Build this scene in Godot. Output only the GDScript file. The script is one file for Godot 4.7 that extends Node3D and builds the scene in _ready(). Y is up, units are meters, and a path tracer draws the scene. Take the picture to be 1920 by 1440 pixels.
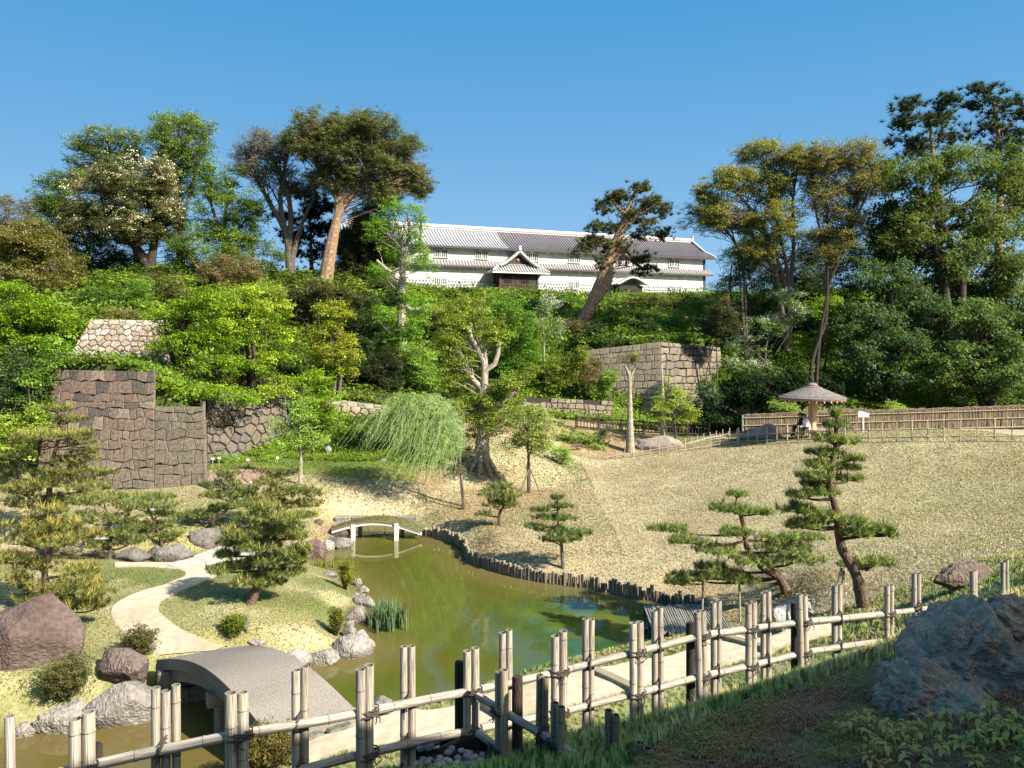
extends Node3D
# A stroll garden below castle walls: pond, mound, clipped pines, white storehouse on the hill. Units are metres, y is up, water lies at y = 0,
# the viewer stands 8 m above it and looks along -z.
const F := 1498.0
const EYE := 8.0
var R := RandomNumberGenerator.new()
var used := {}
var M := {}
var TX := {}
var LOWER := PackedFloat32Array()
var UPPER := PackedFloat32Array()
const LX0 := -60.0
const LD0 := -12.0
const LS := 1.25
const LNX := 97
const LND := 117
var POND := PackedVector2Array()
var ISLE := PackedVector2Array()
var NZ := FastNoiseLite.new()
var NZ2 := FastNoiseLite.new()
var ICO := {}

# ---------------------------------------------------------------- mesh collector
class MB:
	var v := PackedVector3Array()
	var n := PackedVector3Array()
	var c := PackedColorArray()
	var u := PackedVector2Array()
	var col := Color.WHITE
	var org := Vector3.ZERO
	func t3(a: Vector3, b: Vector3, d: Vector3, na: Vector3, nb: Vector3, nd: Vector3, ua := Vector2.ZERO, ub := Vector2.ZERO, ud := Vector2.ZERO) -> void:
		if (b - a).cross(d - a).dot(na + nb + nd) > 0.0:
			v.append(a - org); v.append(d - org); v.append(b - org)
			n.append(na); n.append(nd); n.append(nb)
			u.append(ua); u.append(ud); u.append(ub)
		else:
			v.append(a - org); v.append(b - org); v.append(d - org)
			n.append(na); n.append(nb); n.append(nd)
			u.append(ua); u.append(ub); u.append(ud)
		c.append(col); c.append(col); c.append(col)
	func tri(a: Vector3, b: Vector3, d: Vector3) -> void:
		var q := (b - a).cross(d - a).normalized()
		t3(a, b, d, q, q, q)
	func quad(a: Vector3, b: Vector3, d: Vector3, e: Vector3) -> void:
		var q := (d - a).cross(e - b).normalized()
		t3(a, b, d, q, q, q, Vector2(0, 0), Vector2(1, 0), Vector2(1, 1))
		t3(a, d, e, q, q, q, Vector2(0, 0), Vector2(1, 1), Vector2(0, 1))
	func box(p: Vector3, s: Vector3, b := Basis.IDENTITY, ch := 0.0) -> void:
		var x := b.x * s.x * 0.5
		var y := b.y * s.y * 0.5
		var z := b.z * s.z * 0.5
		if ch <= 0.0:
			quad(p - x - y + z, p + x - y + z, p + x + y + z, p - x + y + z)
			quad(p + x - y - z, p - x - y - z, p - x + y - z, p + x + y - z)
			quad(p + x - y + z, p + x - y - z, p + x + y - z, p + x + y + z)
			quad(p - x - y - z, p - x - y + z, p - x + y + z, p - x + y - z)
			quad(p - x + y + z, p + x + y + z, p + x + y - z, p - x + y - z)
			quad(p - x - y - z, p + x - y - z, p + x - y + z, p - x - y + z)
			return
		var e := [x, y, z]
		var k := [b.x * ch, b.y * ch, b.z * ch]
		for i in 3:
			var j := (i + 1) % 3
			var l := (i + 2) % 3
			for sg in [1.0, -1.0]:
				var o: Vector3 = p + e[i] * sg
				var jj: Vector3 = e[j] - k[j]
				var ll: Vector3 = e[l] - k[l]
				if sg > 0: quad(o - jj - ll, o + jj - ll, o + jj + ll, o - jj + ll)
				else: quad(o - jj + ll, o + jj + ll, o + jj - ll, o - jj - ll)
				for sh in [1.0, -1.0]:
					var a: Vector3 = p + e[i] * sg + (e[j] - k[j]) * sh
					var d: Vector3 = p + (e[i] - k[i]) * sg + e[j] * sh
					var nn: Vector3 = (b[i] * sg + b[j] * sh).normalized()
					t3(a - ll, a + ll, d + ll, nn, nn, nn)
					t3(a - ll, d + ll, d - ll, nn, nn, nn)
		for sx in [1.0, -1.0]:
			for sy in [1.0, -1.0]:
				for sz in [1.0, -1.0]:
					var q: Vector3 = p + x * sx + y * sy + z * sz
					var nn2: Vector3 = (b.x * sx + b.y * sy + b.z * sz).normalized()
					t3(q - k[1] * sy - k[2] * sz, q - k[0] * sx - k[2] * sz, q - k[0] * sx - k[1] * sy, nn2, nn2, nn2)
	# a round bar along points, radius per point
	func tube(p: Array, r: Array, k := 6, cap := true, vs := 1.0) -> void:
		var rings := []
		var nor := []
		var up := Vector3.ZERO
		var len := 0.0
		var lens := []
		for i in p.size():
			var t: Vector3 = (p[mini(i + 1, p.size() - 1)] - p[maxi(i - 1, 0)]).normalized()
			if i > 0: len += p[i].distance_to(p[i - 1])
			lens.append(len)
			if up == Vector3.ZERO: up = t.cross(Vector3(0.31, 0.2, 0.93) if absf(t.y) > 0.7 else Vector3.UP).normalized()
			up = (up - t * up.dot(t)).normalized()
			var side := t.cross(up)
			var ring := []
			var rn := []
			for j in k + 1:
				var a := TAU * j / k
				var q := up * cos(a) + side * sin(a)
				ring.append(p[i] + q * r[i]); rn.append(q)
			rings.append(ring); nor.append(rn)
		for i in p.size() - 1:
			for j in k:
				var u0 := float(j) / k
				var u1 := float(j + 1) / k
				var a := Vector2(u0, lens[i] * vs)
				var b := Vector2(u1, lens[i] * vs)
				var d := Vector2(u1, lens[i + 1] * vs)
				var e := Vector2(u0, lens[i + 1] * vs)
				t3(rings[i][j], rings[i][j + 1], rings[i + 1][j + 1], nor[i][j], nor[i][j + 1], nor[i + 1][j + 1], a, b, d)
				t3(rings[i][j], rings[i + 1][j + 1], rings[i + 1][j], nor[i][j], nor[i + 1][j + 1], nor[i + 1][j], a, d, e)
		if cap:
			for s in [0, p.size() - 1]:
				var t: Vector3 = (p[0] - p[1]).normalized() if s == 0 else (p[s] - p[s - 1]).normalized()
				for j in k: t3(p[s], rings[s][j], rings[s][j + 1], t, t, t, Vector2(0.5, lens[s] * vs), Vector2(0.4, lens[s] * vs), Vector2(0.6, lens[s] * vs))
	# a turned shape: (radius, height) pairs from top to bottom or bottom to top
	func lathe(pr: Array, k: int, at: Vector3, smooth := true) -> void:
		for i in pr.size() - 1:
			var a: Vector2 = pr[i]
			var b: Vector2 = pr[i + 1]
			var nn := Vector2(-(b.y - a.y), b.x - a.x).normalized()
			if nn.x < 0 or (absf(nn.x) < 0.001 and nn.y < 0): nn = -nn
			for j in k:
				var t0 := TAU * j / k
				var t1 := TAU * (j + 1) / k
				var c0 := Vector3(cos(t0), 0, sin(t0))
				var c1 := Vector3(cos(t1), 0, sin(t1))
				var n0 := c0 * nn.x + Vector3.UP * nn.y
				var n1 := c1 * nn.x + Vector3.UP * nn.y
				if not smooth:
					n0 = (n0 + n1).normalized(); n1 = n0
				var p0 := at + c0 * a.x + Vector3.UP * a.y
				var p1 := at + c1 * a.x + Vector3.UP * a.y
				var p2 := at + c1 * b.x + Vector3.UP * b.y
				var p3 := at + c0 * b.x + Vector3.UP * b.y
				if a.x > 0.0001: t3(p0, p1, p2, n0, n1, n1, Vector2(float(j) / k, a.y), Vector2(float(j + 1) / k, a.y), Vector2(float(j + 1) / k, b.y))
				if b.x > 0.0001: t3(p0, p2, p3, n0, n1, n0, Vector2(float(j) / k, a.y), Vector2(float(j + 1) / k, b.y), Vector2(float(j) / k, b.y))
	# a flat outline (counter-clockwise seen from +normal) pushed back along -normal
	func prism(poly: PackedVector2Array, x: Vector3, y: Vector3, at: Vector3, depth: float) -> void:
		var z := x.cross(y).normalized()
		var idx := Geometry2D.triangulate_polygon(poly)
		for i in range(0, idx.size(), 3):
			var a := at + x * poly[idx[i]].x + y * poly[idx[i]].y
			var b := at + x * poly[idx[i + 1]].x + y * poly[idx[i + 1]].y
			var d := at + x * poly[idx[i + 2]].x + y * poly[idx[i + 2]].y
			t3(a, b, d, z, z, z)
			t3(a - z * depth, b - z * depth, d - z * depth, -z, -z, -z)
		for i in poly.size():
			var p := poly[i]
			var q := poly[(i + 1) % poly.size()]
			var a := at + x * p.x + y * p.y
			var b := at + x * q.x + y * q.y
			var e := q - p
			var nn := (x * e.y - y * e.x).normalized()
			if Geometry2D.is_polygon_clockwise(poly) == false: nn = nn
			else: nn = -nn
			t3(a, b, b - z * depth, nn, nn, nn)
			t3(a, b - z * depth, a - z * depth, nn, nn, nn)
	func done() -> ArrayMesh:
		var a := []
		a.resize(Mesh.ARRAY_MAX)
		a[Mesh.ARRAY_VERTEX] = v
		a[Mesh.ARRAY_NORMAL] = n
		a[Mesh.ARRAY_COLOR] = c
		a[Mesh.ARRAY_TEX_UV] = u
		var m := ArrayMesh.new()
		m.add_surface_from_arrays(Mesh.PRIMITIVE_TRIANGLES, a)
		return m

# ---------------------------------------------------------------- small helpers
func rnd(a: float, b: float) -> float: return R.randf_range(a, b)
func V(px: float, py: float, d: float) -> Vector3: return Vector3((px - 960.0) / F * d, EYE - (py - 640.0) / F * d, -d)
func lin(r: float, g: float, b: float) -> Color: return Color(r, g, b).linear_to_srgb()
func hexl(r: int, g: int, b: int) -> Color: return Color8(r, g, b).srgb_to_linear()
func named(o: Node, nm: String) -> void:
	if used.has(nm):
		used[nm] += 1
		o.name = "%s_%03d" % [nm, used[nm]]
	else:
		used[nm] = 0
		o.name = nm
func tag(o: Node, label: String, category: String, group := "", kind := "") -> Node:
	if label != "": o.set_meta("label", label)
	if category != "": o.set_meta("category", category)
	if group != "": o.set_meta("group", group)
	if kind != "": o.set_meta("kind", kind)
	return o
func thing(nm: String, label: String, category: String, at: Vector3, group := "") -> Node3D:
	var o := Node3D.new()
	named(o, nm)
	o.position = at
	add_child(o)
	tag(o, label, category, group)
	return o
func part(nm: String, mb: MB, mat: Material, parent: Node) -> MeshInstance3D:
	var o := MeshInstance3D.new()
	o.name = nm
	o.mesh = mb.done()
	o.material_override = mat
	parent.add_child(o, true)
	return o
func share(nm: String, mesh: Mesh, mat: Material, parent: Node, tr: Transform3D) -> MeshInstance3D:
	var o := MeshInstance3D.new()
	o.name = nm
	o.mesh = mesh
	o.material_override = mat
	o.transform = tr
	parent.add_child(o, true)
	return o
func struct(nm: String, mb: MB, mat: Material, label: String, category: String) -> MeshInstance3D:
	var o := MeshInstance3D.new()
	named(o, nm)
	o.mesh = mb.done()
	o.material_override = mat
	add_child(o)
	tag(o, label, category, "", "structure")
	return o
func mb_at(o: Vector3) -> MB:
	var m := MB.new()
	m.org = o
	return m
func many(nm: String, mesh: Mesh, mat: Material, xf: Array, cols: Array, parent: Node) -> MultiMeshInstance3D:
	var mm := MultiMesh.new()
	mm.transform_format = MultiMesh.TRANSFORM_3D
	mm.use_colors = true
	mm.mesh = mesh
	mm.instance_count = xf.size()
	for i in xf.size():
		mm.set_instance_transform(i, xf[i])
		mm.set_instance_color(i, cols[i])
	var o := MultiMeshInstance3D.new()
	o.name = nm
	o.multimesh = mm
	o.material_override = mat
	if parent != self: o.set_meta("kind", "stuff")
	parent.add_child(o, true)
	return o

# ---------------------------------------------------------------- textures and materials
func noise_tex(seed_: int, freq: float, lo: float, hi: float, kind := 0, oct := 4, size := 512) -> NoiseTexture2D:
	var t := NoiseTexture2D.new()
	var f := FastNoiseLite.new()
	f.seed = seed_
	f.frequency = freq
	f.noise_type = FastNoiseLite.TYPE_SIMPLEX_SMOOTH if kind == 0 else FastNoiseLite.TYPE_CELLULAR
	f.fractal_octaves = oct
	t.noise = f
	t.width = size
	t.height = size
	t.seamless = true
	var g := Gradient.new()
	g.set_color(0, Color(lo, lo, lo))
	g.set_color(1, Color(hi, hi, hi))
	t.color_ramp = g
	return t
func streak_tex(lo: float, hi: float, sx: float, sy: float, seed_: int) -> ImageTexture:
	var im := Image.create(128, 256, false, Image.FORMAT_RGB8)
	var f := FastNoiseLite.new()
	f.seed = seed_
	f.frequency = 1.0
	f.fractal_octaves = 3
	for y in 256:
		for x in 128:
			var a := TAU * x / 128.0
			var b := TAU * y / 256.0
			var q := f.get_noise_3d(cos(a) * sx, sin(a) * sx, 0.0 + cos(b) * sy) + 0.6 * f.get_noise_3d(cos(a) * sx * 3.0 + 9.0, sin(a) * sx * 3.0, sin(b) * sy)
			var g := clampf(lerpf(lo, hi, clampf(0.5 + q * 0.9, 0, 1)), 0, 1)
			im.set_pixel(x, y, Color(g, g, g))
	return ImageTexture.create_from_image(im)
func mat(nm: String, col: Color, rough: float, tex = null, sc := 1.0, bump = null, bs := 0.0, vc := true, world := false, sc3 = null) -> StandardMaterial3D:
	var m := StandardMaterial3D.new()
	m.resource_name = nm
	m.albedo_color = col
	m.roughness = rough
	m.metallic_specular = 0.35
	m.vertex_color_use_as_albedo = vc
	if tex: m.albedo_texture = tex
	if bump:
		m.heightmap_enabled = true
		m.heightmap_texture = bump
		m.heightmap_scale = bs
	if sc > 0.0:
		m.uv1_triplanar = true
		m.uv1_world_triplanar = world
		m.uv1_scale = sc3 if sc3 else Vector3(sc, sc, sc)
	M[nm] = m
	return m
func make_materials() -> void:
	TX.fine = noise_tex(3, 0.035, 0.66, 1.0)
	TX.soft = noise_tex(5, 0.012, 0.84, 1.0)
	TX.grit = noise_tex(7, 0.11, 0.45, 1.0, 0, 3)
	TX.rock = noise_tex(9, 0.02, 0.55, 1.0, 0, 6)
	TX.bump = noise_tex(11, 0.03, 0.0, 1.0, 0, 6)
	TX.pits = noise_tex(13, 0.06, 0.0, 1.0, 1, 2)
	TX.streak = streak_tex(0.6, 1.0, 3.0, 0.9, 4)
	TX.grain = streak_tex(0.62, 1.0, 5.0, 0.5, 8)
	TX.bark = streak_tex(0.55, 1.0, 3.0, 2.5, 12)
	mat("ground", Color.WHITE, 0.95, TX.fine, 0.7, TX.bump, 1.5, true, true)
	mat("stone", Color.WHITE, 0.9, TX.rock, 0.55, TX.bump, 0.7, true, true)
	mat("rock", Color.WHITE, 0.88, TX.rock, 0.8, TX.bump, 4.5, true, true)
	mat("lava", Color.WHITE, 0.85, TX.rock, 1.6, TX.pits, 2.0, true, true)
	mat("joint", lin(0.05, 0.045, 0.035), 1.0, TX.fine, 1.0)
	mat("path", Color.WHITE, 0.95, TX.soft, 0.5, TX.grit, 0.08, true, true)
	mat("bridge", Color.WHITE, 0.92, TX.fine, 1.1, TX.grit, 0.5, true, true)
	mat("moss", Color.WHITE, 1.0, TX.rock, 2.6, TX.bump, 2.5, true, true)
	mat("plaster", Color.WHITE, 0.85, TX.soft, 0.15)
	mat("tile", Color.WHITE, 0.42, TX.soft, 0.4)
	mat("wood", Color.WHITE, 0.8, TX.grain, 0.0)
	mat("plain", Color.WHITE, 0.75)
	mat("bamboo", Color.WHITE, 0.5, TX.streak, 0.0, TX.streak, 0.25)
	mat("rope", Color.WHITE, 0.95)
	mat("log", Color.WHITE, 0.9, TX.bark, 0.0, TX.bark, 1.0)
	mat("bark", Color.WHITE, 0.95, TX.bark, 0.0, TX.bark, 3.0)
	mat("skin", Color.WHITE, 0.6)
	var l := mat("leaf", Color.WHITE, 0.55)
	l.backlight_enabled = true
	l.backlight = Color(0.85, 0.9, 0.4)
	l.metallic_specular = 0.25
	var nd := mat("needle", Color.WHITE, 0.6)
	nd.backlight_enabled = true
	nd.backlight = Color(0.5, 0.52, 0.25)
	var gr := mat("grass", Color.WHITE, 0.7)
	gr.backlight_enabled = true
	gr.backlight = Color(0.4, 0.42, 0.2)
	mat("petal", Color.WHITE, 0.7)
	var w := mat("water", Color.WHITE, 0.025)
	w.metallic_specular = 0.36
	var f := FastNoiseLite.new()
	f.seed = 21
	f.frequency = 0.02
	f.fractal_octaves = 3
	var wn := NoiseTexture2D.new()
	wn.noise = f
	wn.width = 512
	wn.height = 512
	wn.seamless = true
	wn.as_normal_map = true
	wn.bump_strength = 2.0
	w.normal_enabled = true
	w.normal_texture = wn
	w.normal_scale = 0.05
	w.uv1_triplanar = true
	w.uv1_world_triplanar = true
	w.uv1_scale = Vector3(0.35, 0.35, 0.5)

# ---------------------------------------------------------------- terrain
func tps(pts: Array) -> Array:
	var n := pts.size()
	var a := []
	for i in n + 3:
		var row := PackedFloat64Array()
		row.resize(n + 4)
		a.append(row)
	for i in n:
		for j in n:
			var r2: float = (pts[i].x - pts[j].x) ** 2 + (pts[i].y - pts[j].y) ** 2
			a[i][j] = (r2 * log(r2) if r2 > 0 else 0.0) + (2.0 if i == j else 0.0)
		a[i][n] = 1.0; a[i][n + 1] = pts[i].x; a[i][n + 2] = pts[i].y
		a[n][i] = 1.0; a[n + 1][i] = pts[i].x; a[n + 2][i] = pts[i].y
		a[i][n + 3] = pts[i].z
	var m := n + 3
	for i in m:
		var p := i
		for r in range(i + 1, m):
			if absf(a[r][i]) > absf(a[p][i]): p = r
		var tmp = a[i]; a[i] = a[p]; a[p] = tmp
		var ri: PackedFloat64Array = a[i]
		for r in range(i + 1, m):
			var f: float = a[r][i] / ri[i]
			if f != 0.0:
				var rr: PackedFloat64Array = a[r]
				for k in range(i, m + 1): rr[k] -= f * ri[k]
				a[r] = rr
	var w := PackedFloat64Array()
	w.resize(m)
	for i in range(m - 1, -1, -1):
		var s: float = a[i][m]
		for k in range(i + 1, m): s -= a[i][k] * w[k]
		w[i] = s / a[i][i]
	return [pts, w]
func tps_at(t: Array, x: float, d: float) -> float:
	var pts: Array = t[0]
	var w: PackedFloat64Array = t[1]
	var n := pts.size()
	var s: float = w[n] + w[n + 1] * x + w[n + 2] * d
	for i in n:
		var p: Vector3 = pts[i]
		var r2 := (p.x - x) * (p.x - x) + (p.y - d) * (p.y - d)
		if r2 > 0.0: s += w[i] * r2 * log(r2)
	return s
func lat(a: PackedFloat32Array, x: float, d: float) -> float:
	var fx := clampf((x - LX0) / LS, 0.0, LNX - 1.001)
	var fd := clampf((d - LD0) / LS, 0.0, LND - 1.001)
	var i := int(fx)
	var j := int(fd)
	fx -= i; fd -= j
	var o := j * LNX + i
	return lerpf(lerpf(a[o], a[o + 1], fx), lerpf(a[o + LNX], a[o + LNX + 1], fx), fd)
# the line of the retaining walls, (x, d): behind it the ground is the hill's
var WALLS := [Vector2(-70, 41), Vector2(-25, 40.5), Vector2(-22.4, 39.4), Vector2(-16.9, 39.4), Vector2(-16.1, 39.5), Vector2(-16.0, 41.6), Vector2(-12.9, 46.8), Vector2(-12.2, 51.2), Vector2(-7.5, 51.4), Vector2(-4, 52), Vector2(0.9, 54.2), Vector2(6.8, 54.2), Vector2(7.6, 56), Vector2(16, 60), Vector2(18, 50.5), Vector2(60, 50.5)]
func wall_line(x: float) -> float:
	for i in WALLS.size() - 1:
		if x <= WALLS[i + 1].x:
			return lerpf(WALLS[i].y, WALLS[i + 1].y, clampf((x - WALLS[i].x) / (WALLS[i + 1].x - WALLS[i].x), 0, 1))
	return WALLS[-1].y
func g_line(x: float) -> float:   # the upper right wall with its corner
	return lerpf(60.2, 58.2, clampf((x - 5.0) / 5.5, 0, 1)) if x < 10.5 else lerpf(58.2, 62.0, clampf((x - 10.5) / 5.5, 0, 1))
func poly_dist(p: Vector2, poly: PackedVector2Array) -> float:
	var best := 1e9
	for i in poly.size():
		var a := poly[i]
		var b := poly[(i + 1) % poly.size()]
		var e := b - a
		var t := clampf((p - a).dot(e) / maxf(e.length_squared(), 1e-6), 0, 1)
		best = minf(best, p.distance_squared_to(a + e * t))
	best = sqrt(best)
	return best if Geometry2D.is_point_in_polygon(p, poly) else -best
var PONDS := PackedFloat32Array()
func pond(x: float, d: float) -> float:   # metres inside the water, negative on land, from a lattice of 0.25 m
	if d < 10.0 or d > 42.0 or x < -48.0 or x > 12.0: return -9.0
	var fx := minf((x + 48.0) * 4.0, 239.99)
	var fd := minf((d - 10.0) * 4.0, 127.99)
	var i := int(fx)
	var j := int(fd)
	fx -= i; fd -= j
	var o := j * 241 + i
	return lerpf(lerpf(PONDS[o], PONDS[o + 1], fx), lerpf(PONDS[o + 241], PONDS[o + 242], fx), fd)
func pond_exact(x: float, d: float) -> float:
	var p := Vector2(x, d)
	return minf(poly_dist(p, POND), -poly_dist(p, ISLE))
func H(x: float, d: float) -> float:
	var h := 0.0
	var wl := wall_line(x)
	if d > wl:
		h = lat(UPPER, x, d)
		if x > 5.0 and x < 16.2 and d > g_line(x) and d < 70.0: h = maxf(h, 7.6 + (d - 58) * 0.1)
		if d < wl + 0.7 and x < -7.0 and x > -22.4: h = maxf(h, lat(UPPER, x, wl + 0.7))
	else:
		h = lat(LOWER, x, d)
	if d > 10.0 and d < 42.0:
		var s := pond(x, d)
		var ramp := 1.3 + 2.0 * clampf(x - 4.5, 0, 1)
		if s > -ramp:
			h = maxf(h, 0.1)
			if s < 0: h = lerpf(h, minf(h, 0.06), 1.0 - smoothstep(0.0, ramp, -s))
			else: h = 0.06 - s * 0.7 if s < 1.0 else -0.64
	return h + 0.05 * NZ.get_noise_2d(x * 9.0, d * 9.0)
func on(x: float, d: float) -> Vector3: return Vector3(x, H(x, d), -d)
# where the sight line through a pixel of the photograph meets the ground, looking from `from` metres on
func G(px: float, py: float, from := 3.0) -> Vector3:
	var d := from
	var last := from
	while d < 120.0:
		var p := V(px, py, d)
		if p.y < maxf(H(p.x, d), 0.0):
			var lo := last
			var hi := d
			for i in 8:
				var m := (lo + hi) * 0.5
				p = V(px, py, m)
				if p.y < maxf(H(p.x, m), 0.0): hi = m
				else: lo = m
			return V(px, py, hi)
		last = d
		d += 0.25
	return V(px, py, 120.0)
func pxd(a: Array) -> Array:   # [px, py, d] rows to (x, d, height)
	var o := []
	for r in a:
		var p := V(r[0], r[1], r[2])
		o.append(Vector3(p.x, r[2], p.y))
	return o
func pxy(a: Array) -> Array:   # [px, py, height] rows to (x, d, height)
	var o := []
	for r in a:
		var d: float = (EYE - r[2]) * F / (r[1] - 640.0)
		o.append(Vector3((r[0] - 960.0) / F * d, d, r[2]))
	return o
func water_poly(a: Array) -> PackedVector2Array:
	var o := PackedVector2Array()
	for r in a:
		var d: float = EYE * F / (r[1] - 640.0)
		o.append(Vector2((r[0] - 960.0) / F * d, d))
	return o
func terrain_setup() -> void:
	NZ.seed = 2; NZ.frequency = 0.05; NZ.fractal_octaves = 3
	NZ2.seed = 6; NZ2.frequency = 0.11; NZ2.fractal_octaves = 4
	POND = water_poly([[785, 1004], [835, 1014], [868, 1030], [880, 1052], [930, 1072], [1000, 1089], [1100, 1104], [1180, 1120], [1250, 1133], [1310, 1148], [1335, 1166], [1340, 1192], [1300, 1232], [1180, 1265], [1000, 1308], [860, 1338], [760, 1352], [690, 1372], [600, 1395],
		[470, 1402], [442, 1450], [420, 1500], [300, 1560], [0, 1600], [-900, 1620], [-900, 1050], [-500, 1045], [-100, 1040], [100, 1038], [210, 1046], [350, 1046], [420, 1036], [500, 1030], [560, 1042], [590, 1040], [640, 1024], [655, 1012], [628, 996], [640, 984], [700, 982], [770, 984]])
	ISLE = water_poly([[-400, 1430], [0, 1388], [60, 1376], [140, 1366], [270, 1346], [310, 1330], [330, 1300], [430, 1262], [540, 1258], [600, 1248], [640, 1238], [690, 1220], [655, 1200], [650, 1182], [680, 1165], [655, 1150], [690, 1132], [675, 1112], [650, 1095], [640, 1076], [605, 1062],
		[572, 1056], [520, 1060], [440, 1062], [330, 1062], [230, 1063], [100, 1068], [-100, 1075], [-500, 1085], [-700, 1200]])
	for j in 129:
		for i in 241: PONDS.append(pond_exact(-48.0 + i * 0.25, 10.0 + j * 0.25))
	var low := [Vector3(0, -8, 6.5), Vector3(-10, -8, 6.5), Vector3(12, -8, 6.8), Vector3(0, 0, 6.4), Vector3(8, 1, 6.8), Vector3(-8, 2, 5.6)]
	low += pxd([[1750, 1420, 3.6], [1400, 1400, 4.2], [1300, 1330, 5.5], [1420, 1278, 6.5], [1190, 1348, 6.0], [870, 1418, 5.8], [690, 1475, 5.0], [440, 1500, 4.6], [150, 1530, 4.2], [1665, 1208, 7.2], [1890, 1142, 8.7], [2100, 1100, 10]])
	low += [Vector3(-8, 7, 3.0), Vector3(-3, 7.5, 3.3), Vector3(0, 8.2, 3.3), Vector3(3, 9, 3.3), Vector3(-3, 11, 1.3), Vector3(1, 12, 1.25), Vector3(4.5, 12.5, 1.6), Vector3(6.5, 10.5, 3.0), Vector3(-9, 11, 0.6)]
	low += pxd([[620, 1412, 14.2], [800, 1385, 14.2], [800, 1338, 15.1], [1100, 1290, 15.1], [1300, 1245, 16], [1500, 1195, 17], [1560, 1183, 17.5], [1560, 1140, 19.4], [1480, 1105, 21], [1615, 1135, 19.3], [1650, 1100, 19.5], [1820, 1090, 17], [1900, 1100, 13.5], [1900, 1000, 22.5], [1750, 950, 29], [1560, 960, 29], [1400, 950, 31.5], [1250, 960, 33.5], [1240, 1100, 25.0], [1055, 1065, 27.1], [940, 981, 32]])
	low += pxd([[1100, 872, 46], [1250, 853, 46], [1390, 836, 45.5], [1520, 829, 42], [1700, 826, 38.5], [1900, 824, 36.5], [1000, 930, 39], [2300, 830, 36], [1520, 815, 46], [1900, 806, 45], [1300, 830, 49], [1750, 800, 50.5]])
	low += pxy([[270, 1180, 0.75], [420, 1080, 0.7], [470, 1130, 0.85], [600, 1200, 0.5], [100, 1300, 0.7], [20, 1260, 0.9], [250, 1100, 0.65], [560, 1080, 0.45], [430, 1212, 0.8], [-300, 1200, 0.9], [300, 1010, 0.6], [200, 990, 0.8], [330, 960, 0.95], [430, 930, 1.1], [560, 915, 1.3], [-200, 980, 0.9]])
	low += pxd([[250, 915, 38], [700, 960, 35.2], [750, 900, 38.8], [740, 870, 40], [905, 877, 40], [870, 958, 35.6], [1000, 916, 38.5], [1050, 890, 41], [650, 850, 43.5], [620, 800, 48], [680, 785, 50.5], [450, 868, 40.5], [450, 850, 43], [1000, 830, 46], [1100, 800, 50.5], [1080, 780, 54], [1300, 800, 54], [-100, 900, 38], [60, 800, 42], [-300, 820, 42]])
	var up := pxd([[100, 692, 40], [280, 692, 40], [340, 762, 39.8], [370, 762, 40], [200, 688, 45.5], [200, 598, 48.5], [0, 700, 44], [-300, 700, 44], [450, 735, 46.5], [560, 770, 48], [680, 748, 51.5], [620, 740, 54], [800, 750, 55], [1000, 750, 55], [1130, 762, 55], [1170, 745, 57.5], [1340, 740, 59], [1250, 642, 61], [1330, 648, 64], [700, 700, 57], [800, 620, 67], [900, 600, 68], [750, 640, 61], [1090, 608, 67], [1250, 600, 70], [700, 540, 82], [1000, 546, 84], [1320, 548, 92]])
	up += pxd([[200, 560, 60], [280, 510, 71], [-100, 560, 70], [540, 522, 71], [612, 520, 69], [450, 560, 62], [400, 640, 54], [1400, 745, 51], [1450, 610, 63], [1600, 570, 68], [1800, 610, 60], [1700, 770, 51], [1900, 760, 52], [2300, 700, 56], [1600, 700, 56]])
	up += [Vector3(-20, 84, 12.9), Vector3(0, 92, 13.3), Vector3(26, 104, 13.4), Vector3(-40, 100, 13), Vector3(0, 125, 12), Vector3(50, 120, 12), Vector3(-55, 80, 12), Vector3(45, 75, 11)]
	for p in low.slice(-20): if p.y > 49.0: up.append(p)
	var tl := tps(low)
	var tu := tps(up)
	LOWER.resize(LNX * LND)
	UPPER.resize(LNX * LND)
	for j in LND:
		for i in LNX:
			var x := LX0 + i * LS
			var d := LD0 + j * LS
			LOWER[j * LNX + i] = tps_at(tl, x, d) if d < 66.0 else 4.0
			UPPER[j * LNX + i] = tps_at(tu, x, d) if d > 36.0 else 4.0
var MOSS := PackedVector2Array()
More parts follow.
